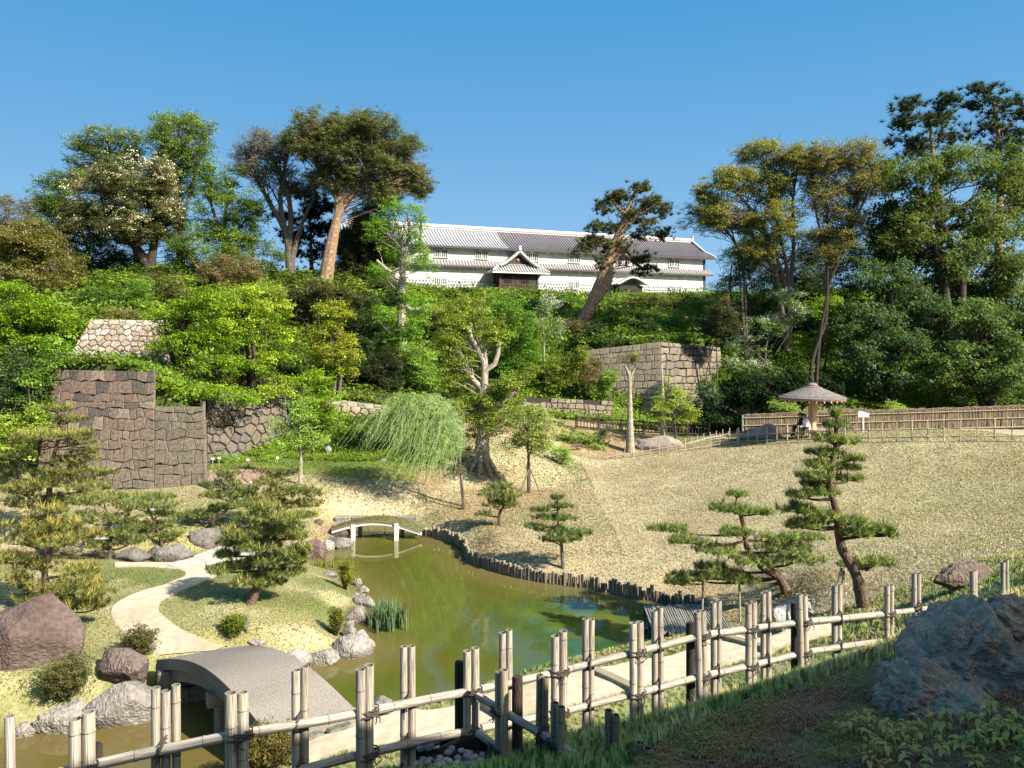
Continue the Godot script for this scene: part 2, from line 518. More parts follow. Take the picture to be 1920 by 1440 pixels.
func ground_color(x: float, d: float) -> Color:
	var n1 := NZ2.get_noise_2d(x, d)
	var n2 := NZ2.get_noise_2d(x * 4.0 + 50.0, d * 4.0)
	var straw := Color(0.53, 0.455, 0.28)
	var lawn := Color(0.37, 0.345, 0.15)
	var bare := Color(0.4, 0.29, 0.16)
	var green := Color(0.1, 0.15, 0.03)
	var c := straw
	if d < 14.0 or (d < 18.5 and x < 8.0 and x > -6.0):
		c = green.lerp(straw, clampf(0.35 + n1 * 0.8 + n2 * 0.5, 0, 1))
		if d > 10.0 and x < 2.0: c = lawn
	elif d > wall_line(x) - 0.5:
		c = Color(0.06, 0.085, 0.025).lerp(Color(0.09, 0.13, 0.03), clampf(0.5 + n1 * 1.5, 0, 1))
	elif Geometry2D.is_point_in_polygon(Vector2(x, d), ISLE): c = lawn.lerp(Color(0.16, 0.2, 0.045), clampf(0.3 + n1 * 1.6, 0, 1)).lerp(straw, clampf(n2 * 1.5, 0, 0.7))
	elif x < -4.5 and d > 38.5 and d < 60.0: c = Color(0.13, 0.2, 0.03).lerp(Color(0.22, 0.24, 0.05), clampf(0.5 + n1 * 2.0, 0, 1))
	elif x < -8.0: c = lawn.lerp(straw, clampf(0.4 + n1 * 1.5, 0, 1))
	elif x < 3.0 and d > 31.0: c = bare.lerp(straw, clampf(0.5 + n1 * 1.6 + n2, 0, 1))
	elif d > 46.5: c = bare.lerp(Color(0.13, 0.17, 0.04), clampf(0.3 + n1 * 2.0, 0, 1))
	else:
		c = straw.lerp(bare, clampf(n1 * 1.2 + (0.5 if pond(x, d) > -2.2 else 0.0), 0, 0.8))
		c = c.lerp(Color(0.2, 0.2, 0.06), clampf((x - 9.0) / 12.0 + n2 * 0.8, 0, 0.75) * clampf((38.0 - d) / 12.0, 0, 1))
	var s := pond(x, d)
	if s > -0.35: c = c.lerp(Color(0.1, 0.075, 0.03), clampf((s + 0.35) / 0.35, 0, 1))
	return c * (0.9 + 0.25 * n2)
func axis_steps(a: Array) -> PackedFloat32Array:   # [from, to, step] rows
	var o := PackedFloat32Array()
	for r in a:
		var v: float = r[0]
		while v < r[1] - 0.001:
			o.append(v)
			v += r[2]
	o.append(a[-1][1])
	return o
func sheet(xs: PackedFloat32Array, ds: PackedFloat32Array) -> ArrayMesh:
	var nx := xs.size()
	var nd := ds.size()
	var v := PackedVector3Array()
	var n := PackedVector3Array()
	var c := PackedColorArray()
	v.resize(nx * nd); n.resize(nx * nd); c.resize(nx * nd)
	for j in nd:
		for i in nx:
			v[j * nx + i] = Vector3(xs[i], H(xs[i], ds[j]), -ds[j])
			c[j * nx + i] = ground_color(xs[i], ds[j])
	var id := PackedInt32Array()
	for j in nd:
		for i in nx:
			var a := v[j * nx + mini(i + 1, nx - 1)] - v[j * nx + maxi(i - 1, 0)]
			var b := v[mini(j + 1, nd - 1) * nx + i] - v[maxi(j - 1, 0) * nx + i]
			n[j * nx + i] = a.cross(b).normalized()
			if i < nx - 1 and j < nd - 1:
				var o := j * nx + i
				id.append_array(PackedInt32Array([o, o + nx, o + 1, o + 1, o + nx, o + nx + 1]))
	var ar := []
	ar.resize(Mesh.ARRAY_MAX)
	ar[Mesh.ARRAY_VERTEX] = v; ar[Mesh.ARRAY_NORMAL] = n; ar[Mesh.ARRAY_COLOR] = c; ar[Mesh.ARRAY_INDEX] = id
	var m := ArrayMesh.new()
	m.add_surface_from_arrays(Mesh.PRIMITIVE_TRIANGLES, ar)
	return m
func resample(a: Array, step: float) -> Array:
	var cv := Curve3D.new()
	for i in a.size():
		var t: Vector3 = (a[mini(i + 1, a.size() - 1)] - a[maxi(i - 1, 0)]) / 6.0
		cv.add_point(a[i], -t, t)
	cv.bake_interval = 0.1
	var n := maxi(2, int(cv.get_baked_length() / step))
	var o := []
	for i in n + 1: o.append(cv.sample_baked(cv.get_baked_length() * i / n, true))
	return o
func resample_n(a: Array, n: int) -> Array:
	var cv := Curve3D.new()
	for i in a.size():
		var t: Vector3 = (a[mini(i + 1, a.size() - 1)] - a[maxi(i - 1, 0)]) / 6.0
		cv.add_point(a[i], -t, t)
	cv.bake_interval = 0.1
	var o := []
	for i in n + 1: o.append(cv.sample_baked(cv.get_baked_length() * i / n, true))
	return o
func ribbon(l: Array, r: Array, from: float, n: int, lift: float, col: Color) -> MB:
	var a := []
	var b := []
	for q in l: a.append(G(q[0], q[1], from))
	for q in r: b.append(G(q[0], q[1], from))
	a = resample_n(a, n)
	b = resample_n(b, n)
	var m := MB.new()
	m.col = col
	var k := 6
	var rows := []
	for i in n + 1:
		var row := []
		for j in k + 1:
			var p: Vector3 = a[i].lerp(b[i], float(j) / k)
			p.y = maxf(H(p.x, -p.z), 0.25) + lift
			row.append(p)
		row.push_front(row[0] + (row[0] - row[1]).normalized() * 0.05 + Vector3.DOWN * 0.15)
		row.append(row[-1] + (row[-1] - row[-2]).normalized() * 0.05 + Vector3.DOWN * 0.15)
		rows.append(row)
	for i in n:
		for j in k + 2:
			var z := m.v.size()
			m.t3(rows[i][j], rows[i][j + 1], rows[i + 1][j + 1], Vector3.UP, Vector3.UP, Vector3.UP)
			m.t3(rows[i][j], rows[i + 1][j + 1], rows[i + 1][j], Vector3.UP, Vector3.UP, Vector3.UP)
			for k2 in range(z, z + 6):   # worn middle, mossy rims
				var q: Vector3 = m.v[k2]
				m.c[k2] = col.lerp(Color(0.27, 0.24, 0.14), clampf(0.12 + 0.9 * NZ2.get_noise_2d(q.x * 2.2, q.z * 2.2) + (0.35 if j < 1 or j > k else 0.0), 0, 0.6))
	return m
var ISLE_PATH := [[[300, 1232], [262, 1207], [228, 1180], [209, 1152], [222, 1131], [265, 1111], [320, 1094], [348, 1080], [338, 1068], [290, 1064], [215, 1064]], [[425, 1214], [355, 1190], [315, 1165], [297, 1146], [305, 1126], [345, 1106], [395, 1086], [405, 1074], [375, 1061], [310, 1057], [215, 1056]]]
var NEAR_PATH := [[[560, 1400], [660, 1352], [800, 1336], [950, 1295], [1100, 1260], [1200, 1240], [1300, 1218], [1420, 1190], [1500, 1180], [1560, 1173]], [[540, 1455], [640, 1412], [780, 1386], [900, 1362], [1000, 1342], [1100, 1318], [1200, 1292], [1300, 1268], [1400, 1238], [1500, 1205], [1570, 1189]]]
func on_path(x: float, d: float) -> bool:
	for q in PATHS: if Geometry2D.is_point_in_polygon(Vector2(x, d), q): return true
	return false
var PATHS := []
func path_poly(w: Array, from: float) -> void:
	var o := PackedVector2Array()
	for q in w[0]:
		var p := G(q[0], q[1], from)
		o.append(Vector2(p.x, -p.z))
	for i in range(w[1].size() - 1, -1, -1):
		var p := G(w[1][i][0], w[1][i][1], from)
		o.append(Vector2(p.x, -p.z))
	PATHS.append(o)
func build_ground() -> void:
	for q in [[1180, 1440], [1230, 1400], [1330, 1350], [1400, 1320], [1520, 1290], [1640, 1255], [1760, 1230], [1960, 1220], [2300, 1300], [2300, 1700], [1100, 1700]]:
		var p := G(q[0], q[1], 1.5)
		MOSS.append(Vector2(p.x, -p.z))
	var o := MeshInstance3D.new()
	named(o, "ground")
	o.mesh = sheet(axis_steps([[-60, -27, 3.0], [-27, 24, 0.3], [24, 60, 3.0]]), axis_steps([[-12, 3, 1.5], [3, 50, 0.3], [50, 64, 0.7], [64, 132, 2.0]]))
	o.material_override = M.ground
	add_child(o)
	tag(o, "grassy ground of the garden with its mound, lawns and hillside", "ground", "", "structure")
	var w := MB.new()
	w.col = Color.WHITE
	# the green tone of the pond follows its weed and mud, with a noise of its own
	var xs := axis_steps([[-45, -16, 2.0], [-16, 8, 0.4]])
	var ds := axis_steps([[11, 36, 0.4]])
	var wc := func(x, d):
		var n = NZ2.get_noise_2d(x * 0.9 + 30, d * 1.3)
		var c = Color(0.066, 0.07, 0.013).lerp(Color(0.026, 0.062, 0.022), clampf((x + 3.5) / 5.0 + (20.0 - d) / 14.0 + n * 0.8, 0, 1))
		c = c.lerp(Color(0.085, 0.1, 0.01), clampf(n * 2.4 - 0.25, 0, 0.8))
		c = c.lerp(Color(0.125, 0.095, 0.04), clampf(0.8 + pond(x, d) * -0.5, 0, 0.75))
		return c.lerp(Color(0.1, 0.075, 0.025), clampf((-x - 4.5) / 2.5, 0, 0.85) * clampf((21.0 - d) / 3.0, 0, 1))
	for j in ds.size() - 1:
		for i in xs.size() - 1:
			var a := Vector3(xs[i], 0, -ds[j])
			var b := Vector3(xs[i + 1], 0, -ds[j])
			var e := Vector3(xs[i + 1], 0, -ds[j + 1])
			var f := Vector3(xs[i], 0, -ds[j + 1])
			var k := w.v.size()
			w.t3(a, b, e, Vector3.UP, Vector3.UP, Vector3.UP)
			w.t3(a, e, f, Vector3.UP, Vector3.UP, Vector3.UP)
			for z in range(k, k + 6): w.c[z] = wc.call(w.v[z].x, -w.v[z].z)
	struct("pond_water", w, M.water, "green still water of the garden pond", "pond")
	path_poly(ISLE_PATH, 12.0)
	path_poly(NEAR_PATH, 11.0)
	struct("island_path", ribbon(ISLE_PATH[0], ISLE_PATH[1], 12.0, 60, 0.05, Color(0.46, 0.39, 0.29)), M.path, "pale winding footpath across the lawn island", "path")
	struct("lower_path", ribbon(NEAR_PATH[0], NEAR_PATH[1], 11.0, 70, 0.05, Color(0.46, 0.39, 0.29)), M.path, "pale footpath along the near shore behind the bamboo fence", "path")
	# mossy bed in the foreground, a skin just above the ground
	var m := MB.new()
	var g := axis_steps([[0.3, 6.5, 0.08]])
	var gd := axis_steps([[1.6, 7.2, 0.08]])
	var mh := func(x, d): return H(x, d) + 0.012 + 0.03 * NZ2.get_noise_2d(x * 14.0, d * 14.0)
	for j in gd.size() - 1:
		for i in g.size() - 1:
			if not Geometry2D.is_point_in_polygon(Vector2(g[i] + 0.05 * NZ2.get_noise_2d(g[i] * 30, gd[j] * 30) * 4.0, gd[j]), MOSS): continue
			var q := []
			for z in [[0, 0], [1, 0], [1, 1], [0, 1]]: q.append(Vector3(g[i + z[0]], mh.call(g[i + z[0]], gd[j + z[1]]), -gd[j + z[1]]))
			var k := NZ2.get_noise_2d(g[i] * 7.0, gd[j] * 7.0)
			m.col = Color(0.34, 0.18, 0.095).lerp(Color(0.3, 0.23, 0.075), clampf(0.45 + k * 1.8, 0, 1))
			m.quad(q[0], q[1], q[2], q[3])
	struct("moss_bed", m, M.moss, "dark brown mossy bed in the shade beside the black rock", "moss")
	var far := MB.new()
	far.col = Color(0.08, 0.1, 0.04)
	far.quad(Vector3(-170, -1.2, 60), Vector3(170, -1.2, 60), Vector3(170, -1.2, -190), Vector3(-170, -1.2, -190))
	struct("far_ground", far, M.ground, "level land beyond the garden", "ground")
# ---------------------------------------------------------------- stones and rocks
func ico(level: int) -> Array:
	if ICO.has(level): return ICO[level]
	var t := (1.0 + sqrt(5.0)) / 2.0
	var v := []
	for q in [[-1, t, 0], [1, t, 0], [-1, -t, 0], [1, -t, 0], [0, -1, t], [0, 1, t], [0, -1, -t], [0, 1, -t], [t, 0, -1], [t, 0, 1], [-t, 0, -1], [-t, 0, 1]]: v.append(Vector3(q[0], q[1], q[2]).normalized())
	var f := [0, 11, 5, 0, 5, 1, 0, 1, 7, 0, 7, 10, 0, 10, 11, 1, 5, 9, 5, 11, 4, 11, 10, 2, 10, 7, 6, 7, 1, 8, 3, 9, 4, 3, 4, 2, 3, 2, 6, 3, 6, 8, 3, 8, 9, 4, 9, 5, 2, 4, 11, 6, 2, 10, 8, 6, 7, 9, 8, 1]
	for s in level:
		var mid := {}
		var g := []
		for i in range(0, f.size(), 3):
			var m := []
			for k in 3:
				var a: int = f[i + k]
				var b: int = f[i + (k + 1) % 3]
				var key := mini(a, b) * 100000 + maxi(a, b)
				if not mid.has(key):
					mid[key] = v.size()
					v.append((v[a] + v[b]).normalized())
				m.append(mid[key])
			g.append_array([f[i], m[0], m[2], f[i + 1], m[1], m[0], f[i + 2], m[2], m[1], m[0], m[1], m[2]])
		f = g
	ICO[level] = [v, f]
	return ICO[level]
func rock_shape(mb: MB, at: Vector3, size: Vector3, b: Basis, level: int, rough: float, sd: int, cuts := 9, base := Color(0.3, 0.26, 0.22), tint := Color(0.42, 0.4, 0.36)) -> void:
	var ic := ico(level)
	var rr := RandomNumberGenerator.new()
	rr.seed = sd
	var planes := []
	for i in cuts: planes.append([Vector3(rr.randf_range(-1, 1), rr.randf_range(-0.7, 1), rr.randf_range(-1, 1)).normalized(), rr.randf_range(0.6, 0.93)])
	var off := Vector3(rr.randf_range(-50, 50), rr.randf_range(-50, 50), rr.randf_range(-50, 50))
	var p := []
	for d in ic[0]:
		var r := 1.0
		for q in planes:
			var k: float = d.dot(q[0])
			if k > 0.05: r = minf(r, lerpf(q[1] / k, r, 0.06))
		var s: Vector3 = d * 18.0 + off
		r *= 1.0 + rough * NZ.get_noise_3dv(s) + rough * 0.55 * NZ.get_noise_3dv(s * 3.1) + rough * 0.3 * NZ.get_noise_3dv(s * 8.0)
		p.append(at + b * (d * r * size))
	var nn := []
	nn.resize(p.size())
	nn.fill(Vector3.ZERO)
	var f: Array = ic[1]
	for i in range(0, f.size(), 3):
		var q: Vector3 = (p[f[i + 1]] - p[f[i]]).cross(p[f[i + 2]] - p[f[i]])
		if q.dot(p[f[i]] - at) < 0: q = -q
		for k in 3: nn[f[i + k]] += q
	for i in nn.size(): nn[i] = nn[i].normalized()
	for i in range(0, f.size(), 3):
		var k := mb.v.size()
		mb.t3(p[f[i]], p[f[i + 1]], p[f[i + 2]], nn[f[i]], nn[f[i + 1]], nn[f[i + 2]])
		for z in range(k, k + 3):
			var w: Vector3 = mb.v[z] + off
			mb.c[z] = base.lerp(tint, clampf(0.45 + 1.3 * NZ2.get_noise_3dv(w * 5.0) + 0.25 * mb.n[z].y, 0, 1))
var ROCKN := 0
# a rock seen at centre (px, py) of a box (pw, ph) pixels, standing on the ground at its lower edge
func rock(nm: String, label: String, px: float, py: float, pw: float, ph: float, base := Color(0.3, 0.26, 0.22), tint := Color(0.42, 0.4, 0.36), group := "", depth := 0.8, level := 3, rough := 0.1, d := 0.0) -> Node3D:
	ROCKN += 1
	var g := G(px, py + ph * 0.46, 10.0) if d == 0.0 else V(px, py + ph * 0.46, d)
	var s := -g.z / F
	var sz := Vector3(pw * 0.68 * s, ph * 0.72 * s, pw * 0.5 * depth * s)
	var o := thing(nm, label, "rock", g, group)
	var m := mb_at(g)
	rock_shape(m, g + Vector3(0, sz.y * 0.4, -sz.z * 0.55), sz, Basis(Vector3.UP, rnd(-0.5, 0.5)), level, rough, ROCKN * 13 + 5, 15, base, tint)
	part("body", m, M.rock, o)
	return o
func clip_half(poly: Array, nrm: Vector2, k: float) -> Array:   # keep p.nrm <= k
	var o := []
	for i in poly.size():
		var a: Vector2 = poly[i]
		var b: Vector2 = poly[(i + 1) % poly.size()]
		var da := a.dot(nrm) - k
		var db := b.dot(nrm) - k
		if da <= 0: o.append(a)
		if (da < 0 and db > 0) or (da > 0 and db < 0): o.append(a.lerp(b, da / (da - db)))
	return o
# a retaining wall of single stones between four corners: lower left, lower right, upper right, upper left as the viewer faces it
func stone_wall(o: Node3D, bl: Vector3, br: Vector3, tr: Vector3, tl: Vector3, sw: float, sh: float, jit: float, gap: float, tone: Callable, proud := 0.05, mask = null, coursed := false) -> void:
	var wid := (bl.distance_to(br) + tl.distance_to(tr)) * 0.5
	var hei := (bl.distance_to(tl) + br.distance_to(tr)) * 0.5
	var nrm := (br - bl).cross(tl - bl).normalized()
	var nu := maxi(1, int(round(wid / sw)))
	var nv := maxi(1, int(round(hei / sh)))
	var sites := {}
	for j in range(-1, nv + 1):
		for i in range(-1, nu + 2):
			var sx := (i + (0.5 if j % 2 == 0 else 0.0) + rnd(-jit, jit)) * wid / nu
			var sy := (j + 0.5 + rnd(-jit, jit) * 0.9) * hei / nv
			sites[Vector2i(i, j)] = Vector2(sx, sy)
	var rect := [Vector2(0, 0), Vector2(wid, 0), Vector2(wid, hei), Vector2(0, hei)]
	var P := func(q: Vector2, z: float) -> Vector3:
		var u := q.x / wid
		var w := q.y / hei
		return bl.lerp(br, u).lerp(tl.lerp(tr, u), w) + nrm * z
	var cells := []
	if coursed:   # squared blocks in uneven courses
		sites = {}
		var ys := [0.0]
		while ys[-1] < hei - sh * 0.5: ys.append(ys[-1] + sh * rnd(0.75, 1.3))
		ys[-1] = hei
		var off := rnd(0, 100)
		var bed := func(j: int, x: float) -> float: return ys[j] + (0.0 if j == 0 or j == ys.size() - 1 else jit * sh * 2.6 * NZ2.get_noise_2d(x * 6.0 / sw + off, j * 31.0))
		for j in ys.size() - 1:
			var x := 0.0
			var xs := [0.0]
			while x < wid - sw * 0.6:
				x += sw * rnd(0.6, 1.45)
				xs.append(x)
			xs[-1] = wid
			var tilt := [0.0]
			for i in range(1, xs.size()): tilt.append(0.0 if i == xs.size() - 1 else rnd(-jit, jit) * sw * 0.7)
			for i in xs.size() - 1:
				var a: float = xs[i]
				var b: float = xs[i + 1]
				var g := gap * 0.5
				var ta: float = tilt[i]
				var tb: float = tilt[i + 1]
				var mid := rnd(0.35, 0.65)
				cells.append([Vector2(a + g - ta, bed.call(j, a) + g), Vector2(lerpf(a, b, mid), bed.call(j, lerpf(a, b, mid)) + g), Vector2(b - g - tb, bed.call(j, b) + g), Vector2(b - g + tb, bed.call(j + 1, b) - g), Vector2(lerpf(a, b, mid), bed.call(j + 1, lerpf(a, b, mid)) - g), Vector2(a + g + ta, bed.call(j + 1, a) - g)])
	for key in sites:
		var s: Vector2 = sites[key]
		var poly := rect.duplicate()
		for dj in range(-2, 3):
			for di in range(-2, 3):
				var k2 := Vector2i(key.x + di, key.y + dj)
				if k2 == key or not sites.has(k2): continue
				var t: Vector2 = sites[k2]
				var nn := (t - s).normalized()
				poly = clip_half(poly, nn, ((s + t) * 0.5).dot(nn) - gap * 0.5)
				if poly.size() < 3: break
			if poly.size() < 3: break
		if poly.size() >= 3: cells.append(poly)
	for poly in cells:
		var cen := Vector2.ZERO
		for q in poly: cen += q
		cen /= poly.size()
		if mask and not mask.call(cen.x / wid, cen.y / hei): continue
		var z := rnd(0.0, proud)
		var bul := 0.012 + proud * 0.5
		var m := mb_at(o.position)
		m.col = tone.call(cen.x / wid, cen.y / hei)
		var ck := minf(0.2, (0.018 + proud * 0.45) / maxf(0.1, cen.distance_to(poly[0])))
		var c3: Vector3 = P.call(cen, z + bul * 1.25)
		for i in poly.size():
			var a: Vector2 = poly[i]
			var b: Vector2 = poly[(i + 1) % poly.size()]
			var fa := a.lerp(cen, ck)
			var fb := b.lerp(cen, ck)
			m.quad(P.call(a, -0.12), P.call(b, -0.12), P.call(b, z), P.call(a, z))
			m.quad(P.call(a, z), P.call(b, z), P.call(fb, z + bul), P.call(fa, z + bul))
			m.tri(P.call(fa, z + bul), P.call(fb, z + bul), c3)
		part("stone", m, M.stone, o)
	var bk := mb_at(o.position)
	bk.col = Color.WHITE
	var e := (br - bl).normalized() * 0.02
	var q := [bl + e - nrm * 0.07, br - e - nrm * 0.07, tr - e - nrm * 0.07, tl + e - nrm * 0.07]
	bk.quad(q[0], q[1], q[2], q[3])
	for i in 4: bk.quad(q[i], q[i] - nrm * 0.1, q[(i + 1) % 4] - nrm * 0.1, q[(i + 1) % 4])
	bk.quad(q[1] - nrm * 0.1, q[0] - nrm * 0.1, q[3] - nrm * 0.1, q[2] - nrm * 0.1)
	part("backing", bk, M.joint, o)

# ---------------------------------------------------------------- bamboo
var NODE_AT := 0.0
func culm(mb: MB, a: Vector3, b: Vector3, r: float, k := 10, hollow := true, seg := 0.28) -> void:
	var l := a.distance_to(b)
	var t := (b - a) / l
	var p := []
	var q := []
	var s := rnd(0.05, seg)
	var pr := [[0.0, r]]
	while s < l - 0.02:
		pr.append_array([[s - 0.012, r], [s - 0.004, r * 1.1], [s + 0.004, r * 0.97], [s + 0.012, r * 1.0]])
		s += seg * rnd(0.85, 1.15)
	pr.append([l, r])
	var bend := t.cross(Vector3(rnd(-1, 1), rnd(-1, 1), rnd(-1, 1))).normalized() * rnd(0, 0.006)
	for e in pr:
		if e[0] < 0 or e[0] > l: continue
		p.append(a + t * e[0] + bend * sin(PI * e[0] / l))
		q.append(e[1])
	mb.tube(p, q, k, not hollow, 0.9)
	if hollow and k > 9:   # the dark line of every node
		var keep2 := mb.col
		mb.col = keep2 * Color(0.42, 0.38, 0.33)
		for i in pr.size():
			if pr[i][1] > r * 1.05 and pr[i][0] > 0.01 and pr[i][0] < l - 0.01:
				var c0: Vector3 = a + t * (pr[i][0] - 0.006) + bend * sin(PI * pr[i][0] / l)
				mb.tube([c0 - t * 0.0022, c0 + t * 0.0022], [r * 1.075, r * 1.075], k, true)
		mb.col = keep2
	if hollow:   # cut ends: a rim, and the dark hollow down to the next partition
		var x := t.cross(Vector3(0.3, 0.1, 0.9)).normalized()
		var y := t.cross(x)
		for sg in [[a, -t], [b, t]]:
			var c0: Vector3 = sg[0]
			var n: Vector3 = sg[1]
			var keep := mb.col
			for j in k:
				var d0 := x * cos(TAU * j / k) + y * sin(TAU * j / k)
				var d1 := x * cos(TAU * (j + 1) / k) + y * sin(TAU * (j + 1) / k)
				mb.col = keep
				mb.t3(c0 + d0 * r, c0 + d1 * r, c0 + d1 * r * 0.78, n, n, n)
				mb.t3(c0 + d0 * r, c0 + d1 * r * 0.78, c0 + d0 * r * 0.78, n, n, n)
				mb.col = keep * 0.5
				mb.t3(c0 + d0 * r * 0.78, c0 + d1 * r * 0.78, c0 + d1 * r * 0.78 - n * 0.05, -d0, -d1, -d1)
				mb.t3(c0 + d0 * r * 0.78, c0 + d1 * r * 0.78 - n * 0.05, c0 + d0 * r * 0.78 - n * 0.05, -d0, -d1, -d0)
				mb.t3(c0 - n * 0.05, c0 + d0 * r * 0.78 - n * 0.05, c0 + d1 * r * 0.78 - n * 0.05, n, n, n)
			mb.col = keep
func loops(mb: MB, c: Vector3, ax: Vector3, rx: Vector3, rz: Vector3, n := 2.0, thick := 0.0045) -> void:   # cord wound round something
	var p := []
	var r := []
	var k := int(n * 14)
	for i in k + 1:
		var a := TAU * n * i / k
		p.append(c + rx * cos(a) + rz * sin(a) + ax * ((float(i) / k - 0.5) * 0.045 + 0.006 * sin(a * 2.3)))
		r.append(thick)
	mb.tube(p, r, 5, true)

# ---------------------------------------------------------------- foliage
func leaf_mesh(n: int, spread: float, ln: float, wd: float, droop: float, sd: int) -> ArrayMesh:
	var m := MB.new()
	var rr := RandomNumberGenerator.new()
	rr.seed = sd
	for i in n:
		var p := Vector3(rr.randfn(0, 0.5), rr.randfn(0, 0.35), rr.randfn(0, 0.5)) * spread
		var d := Vector3(rr.randf_range(-1, 1), rr.randf_range(-0.6, 0.6) - droop, rr.randf_range(-1, 1)).normalized()
		var up := (Vector3(rr.randf_range(-0.7, 0.7), 1.0, rr.randf_range(-0.7, 0.7))).normalized()
		var s := d.cross(up).normalized()
		var u := s.cross(d)
		var l := ln * rr.randf_range(0.7, 1.25)
		var w := wd * rr.randf_range(0.8, 1.2) * 0.5
		var a := p
		var b := p + d * l
		var q := p + d * l * 0.45 + u * l * 0.06
		var g := rr.randf_range(0.82, 1.12)
		m.col = Color(g, g, g)
		var nm := (u + Vector3.UP * 0.25 + p.normalized() * 0.3).normalized()
		m.t3(a, q + s * w, b, nm, nm, nm)
		m.t3(a, b, q - s * w, nm, nm, nm)
	return m.done()
func needle_mesh(n: int, ln: float, wd: float, sd: int, candle := false) -> ArrayMesh:
	var m := MB.new()
	var rr := RandomNumberGenerator.new()
	rr.seed = sd
	for i in n:
		var d := Vector3(rr.randf_range(-1, 1), rr.randf_range(-0.15, 1.15), rr.randf_range(-1, 1)).normalized()
		var s := d.cross(Vector3(rr.randf_range(-1, 1), rr.randf_range(-1, 1), rr.randf_range(-1, 1))).normalized() * wd * 0.5
		var o := Vector3(0, rr.randf_range(-0.3, 0.2) * ln, 0)
		var g := rr.randf_range(0.75, 1.2)
		m.col = Color(g, g, g * 0.9)
		var nm := (d + Vector3.UP * 0.8).normalized()
		m.t3(o - s, o + s, o + d * ln * rr.randf_range(0.75, 1.15), nm, nm, nm)
	if candle:
		m.col = Color(2.6, 2.0, 0.9)
		for k in 3:
			var d := Vector3(rr.randf_range(-0.35, 0.35), 1, rr.randf_range(-0.35, 0.35)).normalized()
			m.tube([d * ln * 0.2, d * ln * (0.9 + 0.3 * k)], [wd * 0.9, wd * 0.35], 4, true)
	return m.done()
func blade_mesh(n: int, spread: float, ht: float, wd: float, lean: float, sd: int) -> ArrayMesh:
	var m := MB.new()
	var rr := RandomNumberGenerator.new()
	rr.seed = sd
	for i in n:
		var p := Vector3(rr.randfn(0, 0.5) * spread, 0, rr.randfn(0, 0.5) * spread)
		var d := Vector3(rr.randf_range(-1, 1), 0, rr.randf_range(-1, 1)).normalized() * lean * rr.randf_range(0.2, 1.3)
		var s := d.cross(Vector3.UP).normalized() * wd * 0.5
		var h := ht * rr.randf_range(0.55, 1.2)
		var g := rr.randf_range(0.75, 1.2)
		m.col = Color(g, g, g)
		var a := p + Vector3.DOWN * 0.02
		var b := p + (Vector3.UP * 0.6 + d * 0.35) * h
		var e := p + (Vector3.UP * 0.95 + d * 1.1) * h
		var nm := Vector3(d.x * 0.3, 1, d.z * 0.3).normalized()
		m.t3(a - s, a + s, b + s * 0.8, nm, nm, nm)
		m.t3(a - s, b + s * 0.8, b - s * 0.8, nm, nm, nm)
		m.t3(b - s * 0.8, b + s * 0.8, e, nm, nm, nm)
	return m.done()
var LM := {}
func make_leaf_meshes() -> void:
	LM.fine = leaf_mesh(16, 0.55, 0.3, 0.17, 0.15, 1)       # small maple-like leaves, in a clump one metre wide
	LM.broad = leaf_mesh(11, 0.5, 0.4, 0.22, 0.25, 2)
	LM.droop = leaf_mesh(11, 0.5, 0.36, 0.17, 0.7, 3)
	LM.small = leaf_mesh(20, 0.55, 0.29, 0.15, 0.05, 4)
	LM.petal = leaf_mesh(12, 0.5, 0.2, 0.17, 0.0, 6)
	LM.needle = needle_mesh(26, 0.16, 0.011, 7)
	LM.candle = needle_mesh(22, 0.16, 0.011, 8, true)
	LM.far_needle = needle_mesh(22, 0.5, 0.075, 9)
	LM.shoot = leaf_mesh(14, 0.05, 0.035, 0.014, -0.5, 10)
func limb(mb: MB, a: Vector3, b: Vector3, r0: float, r1: float, sag: float, k := 4, n := 4) -> void:
	var p := []
	var r := []
	var off := Vector3(rnd(-1, 1), rnd(-0.4, 0.6), rnd(-1, 1)) * a.distance_to(b) * 0.12
	for i in n + 1:
		var t := float(i) / n
		p.append(a.lerp(b, t) + (off + Vector3.UP * sag * a.distance_to(b)) * sin(PI * t))
		r.append(lerpf(r0, r1, t))
	mb.tube(p, r, k, false)
const BARK := {"grey": Color(0.17, 0.14, 0.11), "brown": Color(0.4, 0.26, 0.17), "dark": Color(0.075, 0.058, 0.045), "pale": Color(0.46, 0.4, 0.31), "pine": Color(0.17, 0.12, 0.085)}
